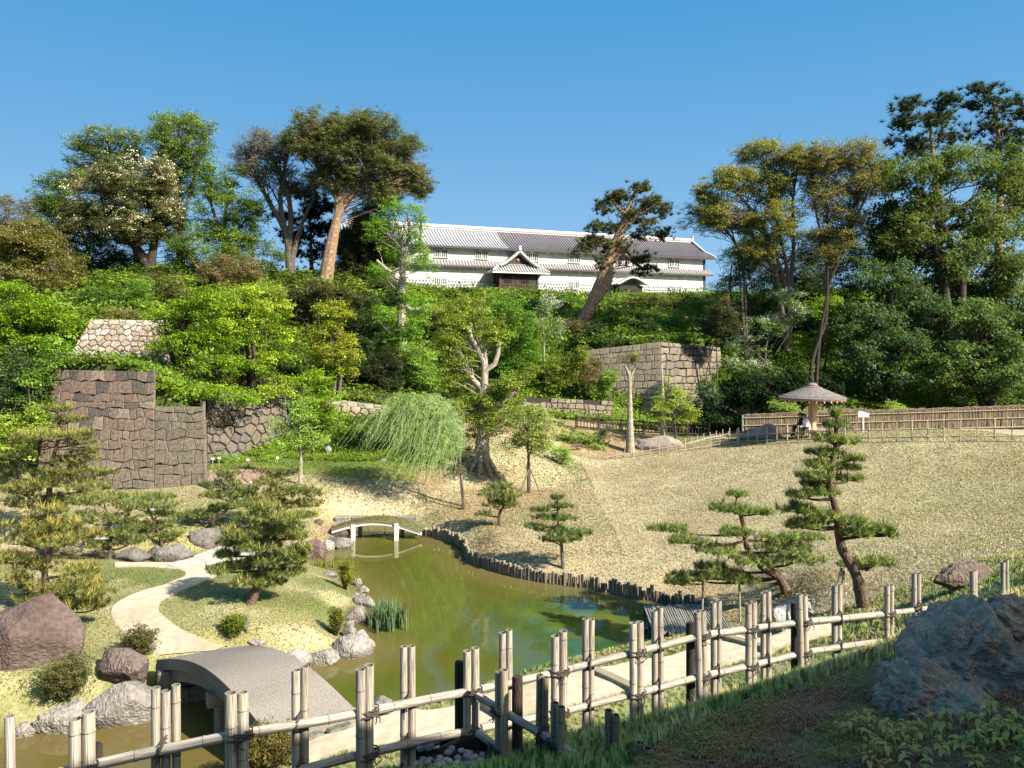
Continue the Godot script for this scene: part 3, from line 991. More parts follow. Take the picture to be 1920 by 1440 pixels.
# A tree whose trunk and leaf masses are given where the photograph shows them: [px, py, rx, ry] at d metres.
# opt: leaf, size (metres of a leaf clump), c0, c1 (leaf colours), dens, bark, r, trunk ([[px, py], ...]), limbs, c2 and p2 (a second colour and its share), flat
func tree(nm: String, label: String, cat: String, base: Array, d: float, blobs: Array, opt: Dictionary, group := "") -> Node3D:
	var g := V(base[0], base[1], d)
	g.y = H(g.x, d)
	var o := thing(nm, label, cat, g, group)
	var s := d / F
	var tr := mb_at(g)
	tr.col = BARK[opt.get("bark", "grey")]
	var tips := []
	var r0: float = opt.get("r", 0.2)
	for path in opt.get("trunk", []):
		var p := [g + Vector3.DOWN * 0.3]
		if path[0] is Vector3: p = []
		for q in path: p.append(q if q is Vector3 else V(q[0], q[1], d + (q[2] if q.size() > 2 else 0.0)))
		p = resample_n(p, maxi(6, p.size() * 3))
		var r := []
		for i in p.size():
			var t := float(i) / (p.size() - 1)
			r.append(r0 * (1.0 - 0.72 * t) * (1.0 + (0.5 * pow(1.0 - t, 8.0))) * rnd(0.94, 1.06))
			if t > 0.35: tips.append([p[i], r[-1]])
		tr.tube(p, r, 9, true, 0.7)
	if tips.is_empty():
		var bl: Array = blobs[0]
		var top := V(bl[0], bl[1] + bl[3] * 0.5, d)
		for k in opt.get("stems", 1):
			var a := g + Vector3(rnd(-0.3, 0.3), -0.2, rnd(-0.3, 0.3)) * (0.0 if k == 0 else 1.0)
			limb(tr, a, top + Vector3(rnd(-0.4, 0.4), 0, rnd(-0.4, 0.4)) * (1 + k), r0, r0 * 0.4, 0.0, 6)
			for z in 5: tips.append([a.lerp(top, 0.3 + 0.14 * z), r0 * (0.8 - 0.1 * z)])
	var xf := []
	var co := []
	var xf2 := []
	var co2 := []
	var sz: float = opt.get("size", 0.5) * (0.72 if opt.get("lmat", "leaf") == "leaf" else 1.0)
	var dens: float = opt.get("dens", 1.0)
	var c0: Color = opt.c0
	var c1: Color = opt.c1
	var p2: float = opt.get("p2", 0.0)
	var flat: float = opt.get("flat", 0.75)
	for b in blobs:
		var rx: float = b[2] * s
		var ry: float = b[3] * s
		var rz: float = (rx * 0.65 + ry * 0.35) * opt.get("thick", 1.0)
		var cen := V(b[0], b[1], d + rnd(-0.5, 0.5) * rz + (b[4] if b.size() > 4 else 0.0))
		var rc := maxf(sz * 1.3, 0.34 * pow(rx * ry * rz, 0.3333))
		var nc := clampi(int(3.2 * opt.get("clumps", 1.0) * pow(rx * ry * rz, 0.6667) / (rc * rc)), 3, 60)
		for k in nc:
			var dir := Vector3(R.randfn(0, 1), R.randfn(0, 1), R.randfn(0, 1)).normalized()
			var rad := pow(rnd(0.15, 1.0), 0.45)
			var cc: Vector3 = cen + Vector3(dir.x * rx, dir.y * ry, dir.z * rz) * (rad * 0.85)
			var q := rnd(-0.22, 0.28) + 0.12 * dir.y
			if rnd(0, 1) < opt.get("limbs", 0.35) and tips.size():
				var best = tips[0]
				for z in 6:
					var t = tips[R.randi() % tips.size()]
					if t[0].distance_to(cc) * (1.6 if t[0].y > cc.y else 1.0) < best[0].distance_to(cc) * (1.6 if best[0].y > cc.y else 1.0): best = t
				limb(tr, best[0], cc, minf(best[1] * 0.5, 0.01 * best[0].distance_to(cc) + 0.012), 0.012, 0.06, 4, 4)
				for z in opt.get("twigs", 0):
					limb(tr, cc.lerp(best[0], rnd(0, 0.5)), cc + Vector3(rnd(-1, 1), rnd(-0.2, 1), rnd(-1, 1)) * rc * 1.4, 0.018, 0.006, 0.03, 3, 3)
			var nl := int(dens * 6.5 * rc * rc / (sz * sz) + 1.5)
			for z in nl:
				var e := Vector3(R.randfn(0, 0.5), R.randfn(0, 0.5) * flat, R.randfn(0, 0.5)) * rc
				var pos := cc + e
				var sc := sz * rnd(0.7, 1.3)
				var bs := Basis(Vector3.UP, rnd(0, TAU)) * Basis(Vector3.RIGHT, rnd(-0.35, 0.35))
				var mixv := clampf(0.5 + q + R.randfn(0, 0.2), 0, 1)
				if p2 > 0 and rnd(0, 1) < p2 * (1.6 if dir.y > 0.1 and dir.x > -0.6 else 0.35):
					xf2.append(Transform3D(bs.scaled(Vector3.ONE * sc), pos - g))
					var cw: Color = opt.c2
					co2.append(cw * rnd(0.8, 1.1))
				else:
					xf.append(Transform3D(bs.scaled(Vector3.ONE * sc), pos - g))
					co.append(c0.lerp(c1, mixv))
	part("trunk", tr, M.bark, o)
	if xf.size(): many("crown", LM[opt.get("leaf", "fine")], M[opt.get("lmat", "leaf")], xf, co, o)
	if xf2.size(): many("blossom" if opt.get("flower", true) else "young_leaves", LM[opt.get("leaf2", "petal")], M.petal if opt.get("flower", true) else M.leaf, xf2, co2, o)
	return o
# a clipped garden pine: a crooked trunk and flat pads of needles
func pine(label: String, base: Array, trunk: Array, pads: Array, opt := {}, group := "clipped pines of the garden") -> Node3D:
	var g := G(base[0], base[1], opt.get("from", 12.0)) if not opt.has("d") else V(base[0], base[1], opt.d)
	if opt.has("d"): g.y = H(g.x, opt.d)
	var d := -g.z
	var s := d / F
	var o := thing("pine_tree", label, "pine", g, group)
	var tr := mb_at(g)
	tr.col = BARK.get(opt.get("bark", "pine"))
	var r0: float = opt.get("r", 0.11)
	var p := [g + Vector3.DOWN * 0.15]
	for q in trunk: p.append(V(q[0], q[1], d + (q[2] if q.size() > 2 else rnd(-0.1, 0.1))))
	p = resample_n(p, maxi(8, p.size() * 3))
	var r := []
	for i in p.size(): r.append(r0 * (1.0 - 0.75 * float(i) / p.size()) * rnd(0.9, 1.1) * (1.3 if i == 0 else 1.0))
	tr.tube(p, r, 8, true, 1.2)
	var xf := []
	var co := []
	var xc := []
	var cc := []
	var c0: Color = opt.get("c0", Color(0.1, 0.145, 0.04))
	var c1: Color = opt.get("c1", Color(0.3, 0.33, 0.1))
	for b in pads:
		var rx: float = maxf(b[2] * s - 0.04, 0.08)
		var ry: float = maxf(b[3] * s - 0.055, 0.04)
		var rz: float = rx * rnd(0.65, 0.95)
		var cen := V(b[0], b[1], d + (b[4] if b.size() > 4 else rnd(-0.55, 0.55) * rx))
		var best := 0
		for i in p.size():
			if absf(p[i].y - (cen.y - ry * 2.0)) + 0.25 * p[i].distance_to(cen) < absf(p[best].y - (cen.y - ry * 2.0)) + 0.25 * p[best].distance_to(cen): best = i
		var hub := cen + Vector3.DOWN * ry * 0.8
		limb(tr, p[best], hub, minf(r[best] * 0.6, 0.05), 0.016, -0.05, 5, 5)
		var nb := int(4 + rx * 7)
		for k in nb:
			var a := rnd(0, TAU)
			var e := cen + Vector3(cos(a) * rx * 0.8, -ry * 0.3, sin(a) * rz * 0.8) * Vector3(1, 1, 1)
			limb(tr, hub.lerp(p[best], rnd(0, 0.35)), e, 0.014, 0.006, 0.02, 3, 3)
		var ts: float = opt.get("tuft", 1.0)
		var n := int(opt.get("dens", 1.0) * (24 + rx * rz * 200) / (ts * ts))
		var q0 := rnd(-0.15, 0.15)
		for k in n:
			var a := rnd(0, TAU)
			var rr := sqrt(rnd(0, 1)) * (1.0 + 0.18 * sin(a * 3 + b[0]))
			var y := rnd(-1.0, 1.0) * sqrt(maxf(0.05, 1.0 - rr * rr * 0.8))
			var pos := cen + Vector3(cos(a) * rx * rr, y * ry, sin(a) * rz * rr)
			var bs := Basis(Vector3.UP, rnd(0, TAU)) * Basis(Vector3.RIGHT, rnd(-0.5, 0.5))
			var m := clampf(0.5 + q0 + 0.45 * y + R.randfn(0, 0.2), 0, 1.3)  # tufts paler toward the pad top, sunlit tops painted into their colour
			var tf := Transform3D(bs.scaled(Vector3.ONE * ts * rnd(0.75, 1.2)), pos - g)
			if y > 0.0 and rnd(0, 1) < opt.get("candles", 0.25):
				xc.append(tf)
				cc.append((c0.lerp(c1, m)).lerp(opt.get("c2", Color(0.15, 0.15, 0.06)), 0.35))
			else:
				xf.append(tf)
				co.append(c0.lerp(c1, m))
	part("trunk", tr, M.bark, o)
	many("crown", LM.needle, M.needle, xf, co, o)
	if xc.size(): many("young_shoots", LM.candle, M.needle, xc, cc, o)
	return o
# ---------------------------------------------------------------- walls of the castle terraces
func build_walls() -> void:
	var brown := func(u, w):
		var k := rnd(0, 1)
		var c := Color(0.202, 0.138, 0.109).lerp(Color(0.162, 0.118, 0.101), rnd(0, 1))
		if k < 0.14: c = Color(0.081, 0.0711, 0.0688)
		elif k > 0.88: c = Color(0.268, 0.21, 0.17)
		return c.lerp(Color(0.218, 0.187, 0.138), clampf(0.5 - w * 0.6 + u * 0.3, 0, 0.7))
	var o := thing("stone_wall", "tall reddish brown castle wall of fitted stones at left, stepped down on its right", "stone wall", V(240, 930, 38))
	stone_wall(o, V(58, 945, 37.5), V(290, 940, 37.5), V(290, 697, 38.7), V(103, 693, 38.7), 0.52, 0.46, 0.17, 0.022, brown, 0.03, null, true)
	var olive := func(u, w): return Color(0.218, 0.182, 0.134).lerp(Color(0.162, 0.138, 0.109), rnd(0, 1))
	stone_wall(o, V(290, 940, 37.5), V(389, 936, 37.5), V(383, 762, 38.35), V(290, 762, 38.38), 0.66, 0.5, 0.13, 0.022, olive, 0.03, null, true)
	stone_wall(o, V(290, 765, 38.4), V(290.5, 760, 41.5), V(290.5, 690, 41.5), V(290, 697, 38.7), 0.7, 0.5, 0.2, 0.02, olive, 0.02, null, true)
	stone_wall(o, V(389, 936, 37.5), V(389.5, 900, 40.6), V(384, 745, 41.0), V(383, 762, 38.35), 0.8, 0.6, 0.2, 0.02, olive, 0.02, null, true)
	o = thing("stone_wall", "shadowed wall of rough grey stones set back beside the maple, right of the tall brown wall", "stone wall", V(460, 870, 43))
	stone_wall(o, V(388, 880, 40.6), V(545, 872, 45.2), V(540, 732, 46.2), V(386, 738, 41.2), 0.62, 0.48, 0.36, 0.05, func(u, w): return Color(0.23, 0.19, 0.149).lerp(Color(0.149, 0.132, 0.115), rnd(0, 1)), 0.08)
	o = thing("stone_wall", "low wall of two courses of pinkish blocks at the foot of the green slope", "stone wall", V(445, 915, 38.3))
	stone_wall(o, V(392, 924, 36.7), V(512, 924, 37.4), V(512, 879, 37.55), V(392, 881, 36.9), 0.85, 0.5, 0.1, 0.015, func(u, w): return Color(0.356, 0.247, 0.184).lerp(Color(0.287, 0.218, 0.172), rnd(0, 1)), 0.03)
	o = thing("stone_wall", "pale upper castle wall of pieced stones behind the railing at top left", "stone wall", V(220, 690, 45.5))
	var pale := func(u, w): return Color(0.414, 0.345, 0.276).lerp(Color(0.333, 0.247, 0.201), rnd(0, 1)) if rnd(0, 1) < 0.8 else Color(0.46, 0.437, 0.38)
	stone_wall(o, V(112, 700, 45.0), V(320, 702, 46.2), V(320, 611, 47.2), V(166, 608, 46.2), 0.43, 0.36, 0.36, 0.03, pale, 0.06)
	stone_wall(o, V(166, 608, 46.2), V(320, 611, 47.2), V(320, 601, 47.3), V(169, 599, 46.3), 0.85, 0.4, 0.1, 0.02, func(u, w): return Color(0.483, 0.437, 0.345) * rnd(0.85, 1.1), 0.05)
	o = thing("stone_wall", "low stone edging of the slope path, half hidden behind the willow", "stone wall", V(675, 790, 50.2))
	stone_wall(o, V(608, 806, 49.5), V(740, 792, 50.7), V(740, 772, 50.85), V(612, 757, 49.9), 0.55, 0.36, 0.34, 0.04, func(u, w): return Color(0.356, 0.299, 0.207) * rnd(0.7, 1.15), 0.08)
	stone_wall(o, V(612, 757, 49.9), V(740, 772, 50.85), V(740, 763, 50.9), V(613, 747, 49.95), 1.0, 0.4, 0.08, 0.02, func(u, w): return Color(0.425, 0.38, 0.287) * rnd(0.85, 1.1), 0.04)
	o = thing("stone_wall", "mossy grey stone wall in the middle of the slope, above the dark railing", "stone wall", V(1065, 790, 53))
	var cut := func(u, w): return Color(0.345, 0.282, 0.207).lerp(Color(0.23, 0.19, 0.144), rnd(0, 1))
	stone_wall(o, V(980, 800, 52.8), V(1142, 806, 53.2), V(1149, 752, 53.7), V(980, 744, 53.4), 0.46, 0.34, 0.13, 0.03, cut, 0.05, func(u, w): return w < 0.72 + 0.25 * sin(u * 3.3) or u > 0.9, true)
	o = thing("stone_wall", "upper wall of squared grey stones with a sharp corner, behind the two bare trunks", "stone wall", V(1238, 745, 57))
	var grey := func(u, w): return Color(0.38, 0.316, 0.23).lerp(Color(0.265, 0.23, 0.178), rnd(0, 1))
	stone_wall(o, V(1092, 770, 58.3), V(1240, 785, 56.2), V(1238, 641, 57.4), V(1096, 657, 59.4), 0.56, 0.4, 0.12, 0.025, grey, 0.035, null, true)
	stone_wall(o, V(1240, 785, 56.2), V(1358, 765, 60.3), V(1350, 651, 61.4), V(1238, 641, 57.4), 0.66, 0.44, 0.15, 0.04, func(u, w): return Color(0.31, 0.259, 0.19).lerp(Color(0.196, 0.172, 0.144), rnd(0, 1)), 0.07, null, true)  # right face: darker stones, its shade put into their colour

# ---------------------------------------------------------------- the white storehouse on the hill
func build_castle() -> void:
	var o := thing("castle_storehouse", "long white two storey castle storehouse with grey tiled roofs on the hilltop", "castle building", Vector3(-18.2, 13.2, -85))
	o.basis = Basis(Vector3(0.927, 0, -0.375), Vector3.UP, Vector3(0.375, 0, 0.927))
	var X0 := 1.3
	var X1 := 46.2
	var white := Color(0.58, 0.565, 0.54)
	var m := MB.new()
	m.col = white
	m.box(Vector3((X0 + X1) / 2, 1.9, -3.5), Vector3(X1 - X0, 3.9, 7.0))
	part("lower_wall", m, M.plaster, o)
	m = MB.new()
	m.col = white
	m.box(Vector3((X0 + X1) / 2, 4.75, -3.5), Vector3(X1 - X0 - 0.1, 1.8, 6.9))
	part("upper_wall", m, M.plaster, o)
	m = MB.new()
	m.col = Color(0.3, 0.27, 0.23)
	m.box(Vector3((X0 + X1) / 2, -0.6, -3.5), Vector3(X1 - X0 + 0.5, 1.3, 7.5))
	part("stone_base", m, M.stone, o)
	m = MB.new()
	m.col = Color(0.05, 0.045, 0.045)
	for x in [X0, X1]:
		m = MB.new()
		m.col = Color(0.05, 0.045, 0.045)
		m.box(Vector3(x, 2.0, 0.0), Vector3(0.3, 3.8, 0.16))
		m.box(Vector3(x, 4.75, -0.05), Vector3(0.3, 1.5, 0.16))
		part("corner_board", m, M.plain, o)
	# sea-cucumber wall: square slate tiles between raised white joints
	m = MB.new()
	for i in int((X1 - X0) / 0.38):
		for j in 4:
			m.col = Color(0.16, 0.165, 0.175) * rnd(0.75, 1.2)
			m.box(Vector3(X0 + 0.3 + i * 0.38 + (0.19 if j % 2 else 0.0), 0.45 + j * 0.36, 0.012), Vector3(0.24, 0.22, 0.03))
	tag(part("wall_tiles", m, M.tile, o), "", "", "", "stuff")
	m = MB.new()
	m.col = Color(0.5, 0.49, 0.47)
	m.box(Vector3((X0 + X1) / 2, 1.86, 0.02), Vector3(X1 - X0, 0.14, 0.06))
	part("string_course", m, M.plaster, o)
	# roofs
	var slope := func(mb, xa, xb, ya, za, xc, xd, yb, zb, sag):   # eave a..b up to ridge c..d
		for k in 5:
			var t0 := k / 5.0
			var t1 := (k + 1) / 5.0
			var y0 = lerpf(ya, yb, t0) - sag * sin(PI * t0)
			var y1 = lerpf(ya, yb, t1) - sag * sin(PI * t1)
			mb.quad(Vector3(lerpf(xa, xc, t0), y0, lerpf(za, zb, t0)), Vector3(lerpf(xb, xd, t0), y0, lerpf(za, zb, t0)), Vector3(lerpf(xb, xd, t1), y1, lerpf(za, zb, t1)), Vector3(lerpf(xa, xc, t1), y1, lerpf(za, zb, t1)))
	var ribs := func(mb, xa, xb, ya, za, yb, zb, sag, step, r, inset):
		var x = xa + step * 0.5
		while x < xb:
			var p := []
			for k in 6:
				var t := k / 5.0
				var xx = x
				if x < xa + inset: xx = maxf(x, lerpf(xa, xa + inset, t))
				if x > xb - inset: xx = minf(x, lerpf(xb, xb - inset, t))
				p.append(Vector3(xx, lerpf(ya, yb, t) - sag * sin(PI * t) + 0.02, lerpf(za, zb, t)))
			mb.tube(p, [r, r, r, r, r, r], 5, true)
			x += step
	var EY := 5.42
	var RY := 7.85
	var tones := [[X0 - 1.3, 19.0, Color(0.42, 0.42, 0.44), "light"], [19.0, X1 + 1.3, Color(0.205, 0.18, 0.195), "dark"]]  # left half is newer tile, with some sun glare painted into its pale tone
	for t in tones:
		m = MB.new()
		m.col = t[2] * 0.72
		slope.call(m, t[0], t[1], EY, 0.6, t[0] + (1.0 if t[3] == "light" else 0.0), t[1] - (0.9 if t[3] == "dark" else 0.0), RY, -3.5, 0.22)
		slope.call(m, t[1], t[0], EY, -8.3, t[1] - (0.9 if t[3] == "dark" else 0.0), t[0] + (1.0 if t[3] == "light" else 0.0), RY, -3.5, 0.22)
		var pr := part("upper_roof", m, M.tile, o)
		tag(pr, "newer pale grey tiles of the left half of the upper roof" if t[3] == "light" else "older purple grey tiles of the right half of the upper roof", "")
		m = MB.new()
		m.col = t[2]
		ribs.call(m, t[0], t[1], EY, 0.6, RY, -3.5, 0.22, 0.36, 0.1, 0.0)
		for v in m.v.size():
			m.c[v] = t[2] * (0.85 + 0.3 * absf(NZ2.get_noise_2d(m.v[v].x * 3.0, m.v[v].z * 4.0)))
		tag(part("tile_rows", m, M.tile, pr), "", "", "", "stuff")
	m = MB.new()   # hipped ends
	m.col = Color(0.17, 0.15, 0.17)
	m.tri(Vector3(X1 + 1.3, EY, 0.6), Vector3(X1 + 1.3, EY, -8.3), Vector3(X1 + 0.4, RY, -3.5))
	part("roof_end", m, M.tile, o)
	m = MB.new()
	m.col = Color(0.17, 0.15, 0.17)
	m.tri(Vector3(X0 - 1.3, EY, -8.3), Vector3(X0 - 1.3, EY, 0.6), Vector3(X0 - 0.3, RY, -3.5))
	part("roof_end", m, M.tile, o)
	m = MB.new()
	m.col = Color(0.46, 0.45, 0.44)
	m.box(Vector3((X0 + X1) / 2 + 0.1, RY + 0.18, -3.5), Vector3(X1 - X0 + 0.6, 0.4, 0.34))
	m.col = Color(0.2, 0.19, 0.2)
	m.box(Vector3((X0 + X1) / 2 + 0.1, RY + 0.17, -3.5), Vector3(X1 - X0 + 0.5, 0.09, 0.4))
	m.col = Color(0.48, 0.47, 0.46)
	m.tube([Vector3(X0 - 0.4, RY + 0.42, -3.5), Vector3(X1 + 0.6, RY + 0.42, -3.5)], [0.13, 0.13], 6)
	m.tube([Vector3(X1 + 0.45, RY + 0.2, -3.4), Vector3(X1 + 0.9, 6.3, -1.0), Vector3(X1 + 1.3, EY + 0.12, 0.6)], [0.16, 0.15, 0.15], 6)
	m.box(Vector3(X1 + 0.6, RY + 0.45, -3.5), Vector3(0.2, 0.7, 0.4))
	part("ridge", m, M.tile, o)
	m = MB.new()
	m.col = Color(0.055, 0.05, 0.05)
	m.box(Vector3((X0 + X1) / 2, EY - 0.1, 0.63), Vector3(X1 - X0 + 2.6, 0.22, 0.1))
	m.col = Color(0.6, 0.58, 0.55)
	m.box(Vector3((X0 + X1) / 2, EY - 0.05, 0.25), Vector3(X1 - X0 + 2.4, 0.06, 0.6))
	part("upper_eave", m, M.plain, o)
	m = MB.new()
	m.col = Color(0.3, 0.28, 0.29) * 0.8
	for g in [[X0 - 0.9, 17.0], [22.2, X1 + 0.9]]: slope.call(m, g[0], g[1], 3.3, 0.6, g[0], g[1], 3.92, 0.0, 0.03)
	slope.call(m, 17.0, 22.2, 3.3, 0.6, 17.0, 22.2, 3.92, 0.0, 0.03)
	var pent := part("pent_roof", m, M.tile, o)
	m = MB.new()
	m.col = Color(0.3, 0.285, 0.29)
	ribs.call(m, X0 - 0.9, X1 + 0.9, 3.3, 0.6, 3.92, 0.0, 0.03, 0.36, 0.085, 0.0)
	tag(part("tile_rows", m, M.tile, pent), "", "", "", "stuff")
	m = MB.new()
	m.col = Color(0.06, 0.055, 0.055)
	m.box(Vector3((X0 + X1) / 2, 3.2, 0.63), Vector3(X1 - X0 + 1.8, 0.18, 0.08))
	m.col = Color(0.6, 0.58, 0.55)
	m.box(Vector3((X0 + X1) / 2, 3.24, 0.25), Vector3(X1 - X0 + 1.6, 0.06, 0.55))
	part("pent_eave", m, M.plain, o)
	for i in 21:
		var x := X0 + 1.2 + i * 2.14
		if absf(x - 19.6) > 2.6:
			m = MB.new()
			m.col = Color(0.66, 0.63, 0.57)
			m.box(Vector3(x, 3.08, 0.22), Vector3(0.24, 0.2, 0.5), Basis(), 0.02)
			part("bracket", m, M.plaster, o)
		m = MB.new()
		m.col = Color(0.66, 0.63, 0.57)
		m.box(Vector3(x + 0.3, 5.22, 0.2), Vector3(0.26, 0.22, 0.55), Basis(), 0.02)
		part("bracket", m, M.plaster, o)
	# barred windows: pixel columns of the photograph, on the wall plane
	for w in [[827, 4.62, 0], [903, 4.62, 0], [998, 4.62, 0], [1077, 4.62, 0], [1170, 4.62, 0], [1264, 4.62, 0], [826, 1.55, 1], [1075, 1.5, 1], [1268, 1.25, 1]]:
		var k: float = (w[0] - 960.0) / F
		var x: float = (k * 85.0 + 18.2) / (0.927 - k * 0.375)
		m = MB.new()
		m.col = Color(0.03, 0.03, 0.032)
		m.box(Vector3(x, w[1], 0.0), Vector3(1.5, 0.84, 0.05))
		var f := part("window", m, M.plain, o)
		for b in 7:
			m = MB.new()
			m.col = Color(0.58, 0.565, 0.54)
			m.box(Vector3(x - 0.72 + b * 0.24, w[1], 0.05), Vector3(0.075 if b != 3 else 0.16, 0.86, 0.05))
			part("bar", m, M.plaster, f)
		for b in [-1, 1]:
			m = MB.new()
			m.col = Color(0.5, 0.49, 0.46)
			m.box(Vector3(x, w[1] + b * 0.45, 0.055), Vector3(1.7, 0.1, 0.11))
			part("frame", m, M.plaster, f)
	# gabled bay
	var bx := 19.75
	m = MB.new()
	m.col = Color(0.32, 0.2, 0.15)
	m.box(Vector3(bx, 0.2, 0.95), Vector3(4.7, 1.0, 1.9))
	var bay := part("bay", m, M.stone, o)
	m = MB.new()
	for i in 16:
		m.col = Color(0.055, 0.038, 0.032) * rnd(0.8, 1.3)
		m.box(Vector3(bx - 2.28 + i * 0.304, 1.6, 0.92), Vector3(0.29, 1.85, 1.8))
	part("board_wall", m, M.wood, bay)
	m = MB.new()
	m.col = Color(0.1, 0.07, 0.055)
	for y in [0.74, 1.25, 2.5]: m.box(Vector3(bx, y, 1.84), Vector3(4.7, 0.12, 0.08))
	for x in [-2.3, 2.3]: m.box(Vector3(bx + x, 1.6, 1.84), Vector3(0.18, 1.9, 0.1))
	part("wood_frame", m, M.wood, bay)
	for wx in [-1.3, 0.75]:
		for i in 5:
			m = MB.new()
			m.col = Color(0.012, 0.01, 0.01)
			m.box(Vector3(bx + wx - 0.4 + i * 0.2, 1.88, 1.84), Vector3(0.11, 1.0, 0.06))
			part("slot", m, M.plain, bay)
	m = MB.new()   # skirt roof, gable slopes
	m.col = Color(0.36, 0.35, 0.36)
	var ez := 2.55
	slope.call(m, bx - 3.5, bx + 3.5, 2.62, ez, bx - 2.1, bx + 2.1, 3.4, 1.55, 0.04)
	m.quad(Vector3(bx - 3.5, 2.62, ez), Vector3(bx - 2.1, 3.4, 1.55), Vector3(bx - 2.1, 3.4, -0.1), Vector3(bx - 3.5, 2.62, -0.1))
	m.quad(Vector3(bx + 3.5, 2.62, ez), Vector3(bx + 3.5, 2.62, -0.1), Vector3(bx + 2.1, 3.4, -0.1), Vector3(bx + 2.1, 3.4, 1.55))
	for s in [-1.0, 1.0]:
		for k in 4:
			var t0 := k / 4.0
			var t1 := (k + 1) / 4.0
			var a := Vector3(bx + s * lerpf(2.35, 0.0, t0), lerpf(3.3, 5.0, pow(t0, 1.25)), 0)
			var b := Vector3(bx + s * lerpf(2.35, 0.0, t1), lerpf(3.3, 5.0, pow(t1, 1.25)), 0)
			var z0 := Vector3(0, 0, 2.0)
			var z1 := Vector3(0, 0, -2.6)
			if s < 0: m.quad(a + z0, b + z0, b + z1, a + z1)
			else: m.quad(a + z0, a + z1, b + z1, b + z0)
			m.tube([a + z0, b + z0], [0.19, 0.19], 6)
	m.tube([Vector3(bx, 5.1, 2.15), Vector3(bx, 5.1, -2.6)], [0.2, 0.2], 6)
	m.box(Vector3(bx, 5.35, 2.1), Vector3(0.34, 0.55, 0.25))
	for s in [-1.0, 1.0]: m.tube([Vector3(bx + s * 3.5, 2.68, ez), Vector3(bx + s * 2.2, 3.5, 1.6)], [0.14, 0.14], 6)
	part("bay_roof", m, M.tile, bay)
	m = MB.new()
	m.col = Color(0.38, 0.37, 0.38)
	ribs.call(m, bx - 3.3, bx + 3.3, 2.64, ez, 3.42, 1.6, 0.04, 0.33, 0.085, 1.25)
	tag(part("tile_rows", m, M.tile, bay), "", "", "", "stuff")
	m = MB.new()
	m.col = Color(0.09, 0.065, 0.055)
	m.prism(PackedVector2Array([Vector2(-2.0, 3.42), Vector2(2.0, 3.42), Vector2(0, 4.85)]), Vector3.RIGHT, Vector3.UP, Vector3(bx, 0, 1.55), 0.3)
	part("gable_board", m, M.wood, bay)
	m = MB.new()
	m.col = Color(0.36, 0.3, 0.25)
	for s in [-1.0, 1.0]: m.tube([Vector3(bx + s * 1.9, 3.5, 1.66), Vector3(bx, 4.78, 1.66)], [0.09, 0.09], 4)
	m.box(Vector3(bx, 3.5, 1.62), Vector3(3.9, 0.12, 0.1))
	m.box(Vector3(bx, 4.1, 1.62), Vector3(0.3, 0.3, 0.1), Basis(Vector3.BACK, PI / 4))
	part("gable_trim", m, M.wood, bay)
	m = MB.new()
	m.col = Color(0.62, 0.6, 0.56)
	m.box(Vector3(bx, 2.52, 2.48), Vector3(7.0, 0.14, 0.14))
	for s in [-1.0, 1.0]: m.box(Vector3(bx + s * 3.43, 2.52, 1.2), Vector3(0.14, 0.14, 2.4))
	part("bay_eave", m, M.plaster, bay)
	# small porch with an undulating roof, half hidden by the leaning pine
	var kx := 34.6
	m = MB.new()
	m.col = Color(0.04, 0.032, 0.03)
	m.box(Vector3(kx, 0.7, 0.7), Vector3(3.2, 1.7, 1.4))
	var porch := part("porch", m, M.wood, o)
	m = MB.new()
	m.col = Color(0.46, 0.45, 0.45)
	var kp := []
	for i in 17:
		var t := i / 16.0 * 2.0 - 1.0
		kp.append(Vector3(kx + t * 2.1, 1.55 + 0.95 * pow(cos(t * PI * 0.5), 1.3) + 0.15 * t * t, 0))
	for i in 16:
		m.quad(kp[i] + Vector3(0, 0, 1.9), kp[i + 1] + Vector3(0, 0, 1.9), kp[i + 1], kp[i])
		m.tube([kp[i] + Vector3(0, -0.03, 1.9), kp[i + 1] + Vector3(0, -0.03, 1.9)], [0.15, 0.15], 6)
	part("porch_roof", m, M.tile, porch)

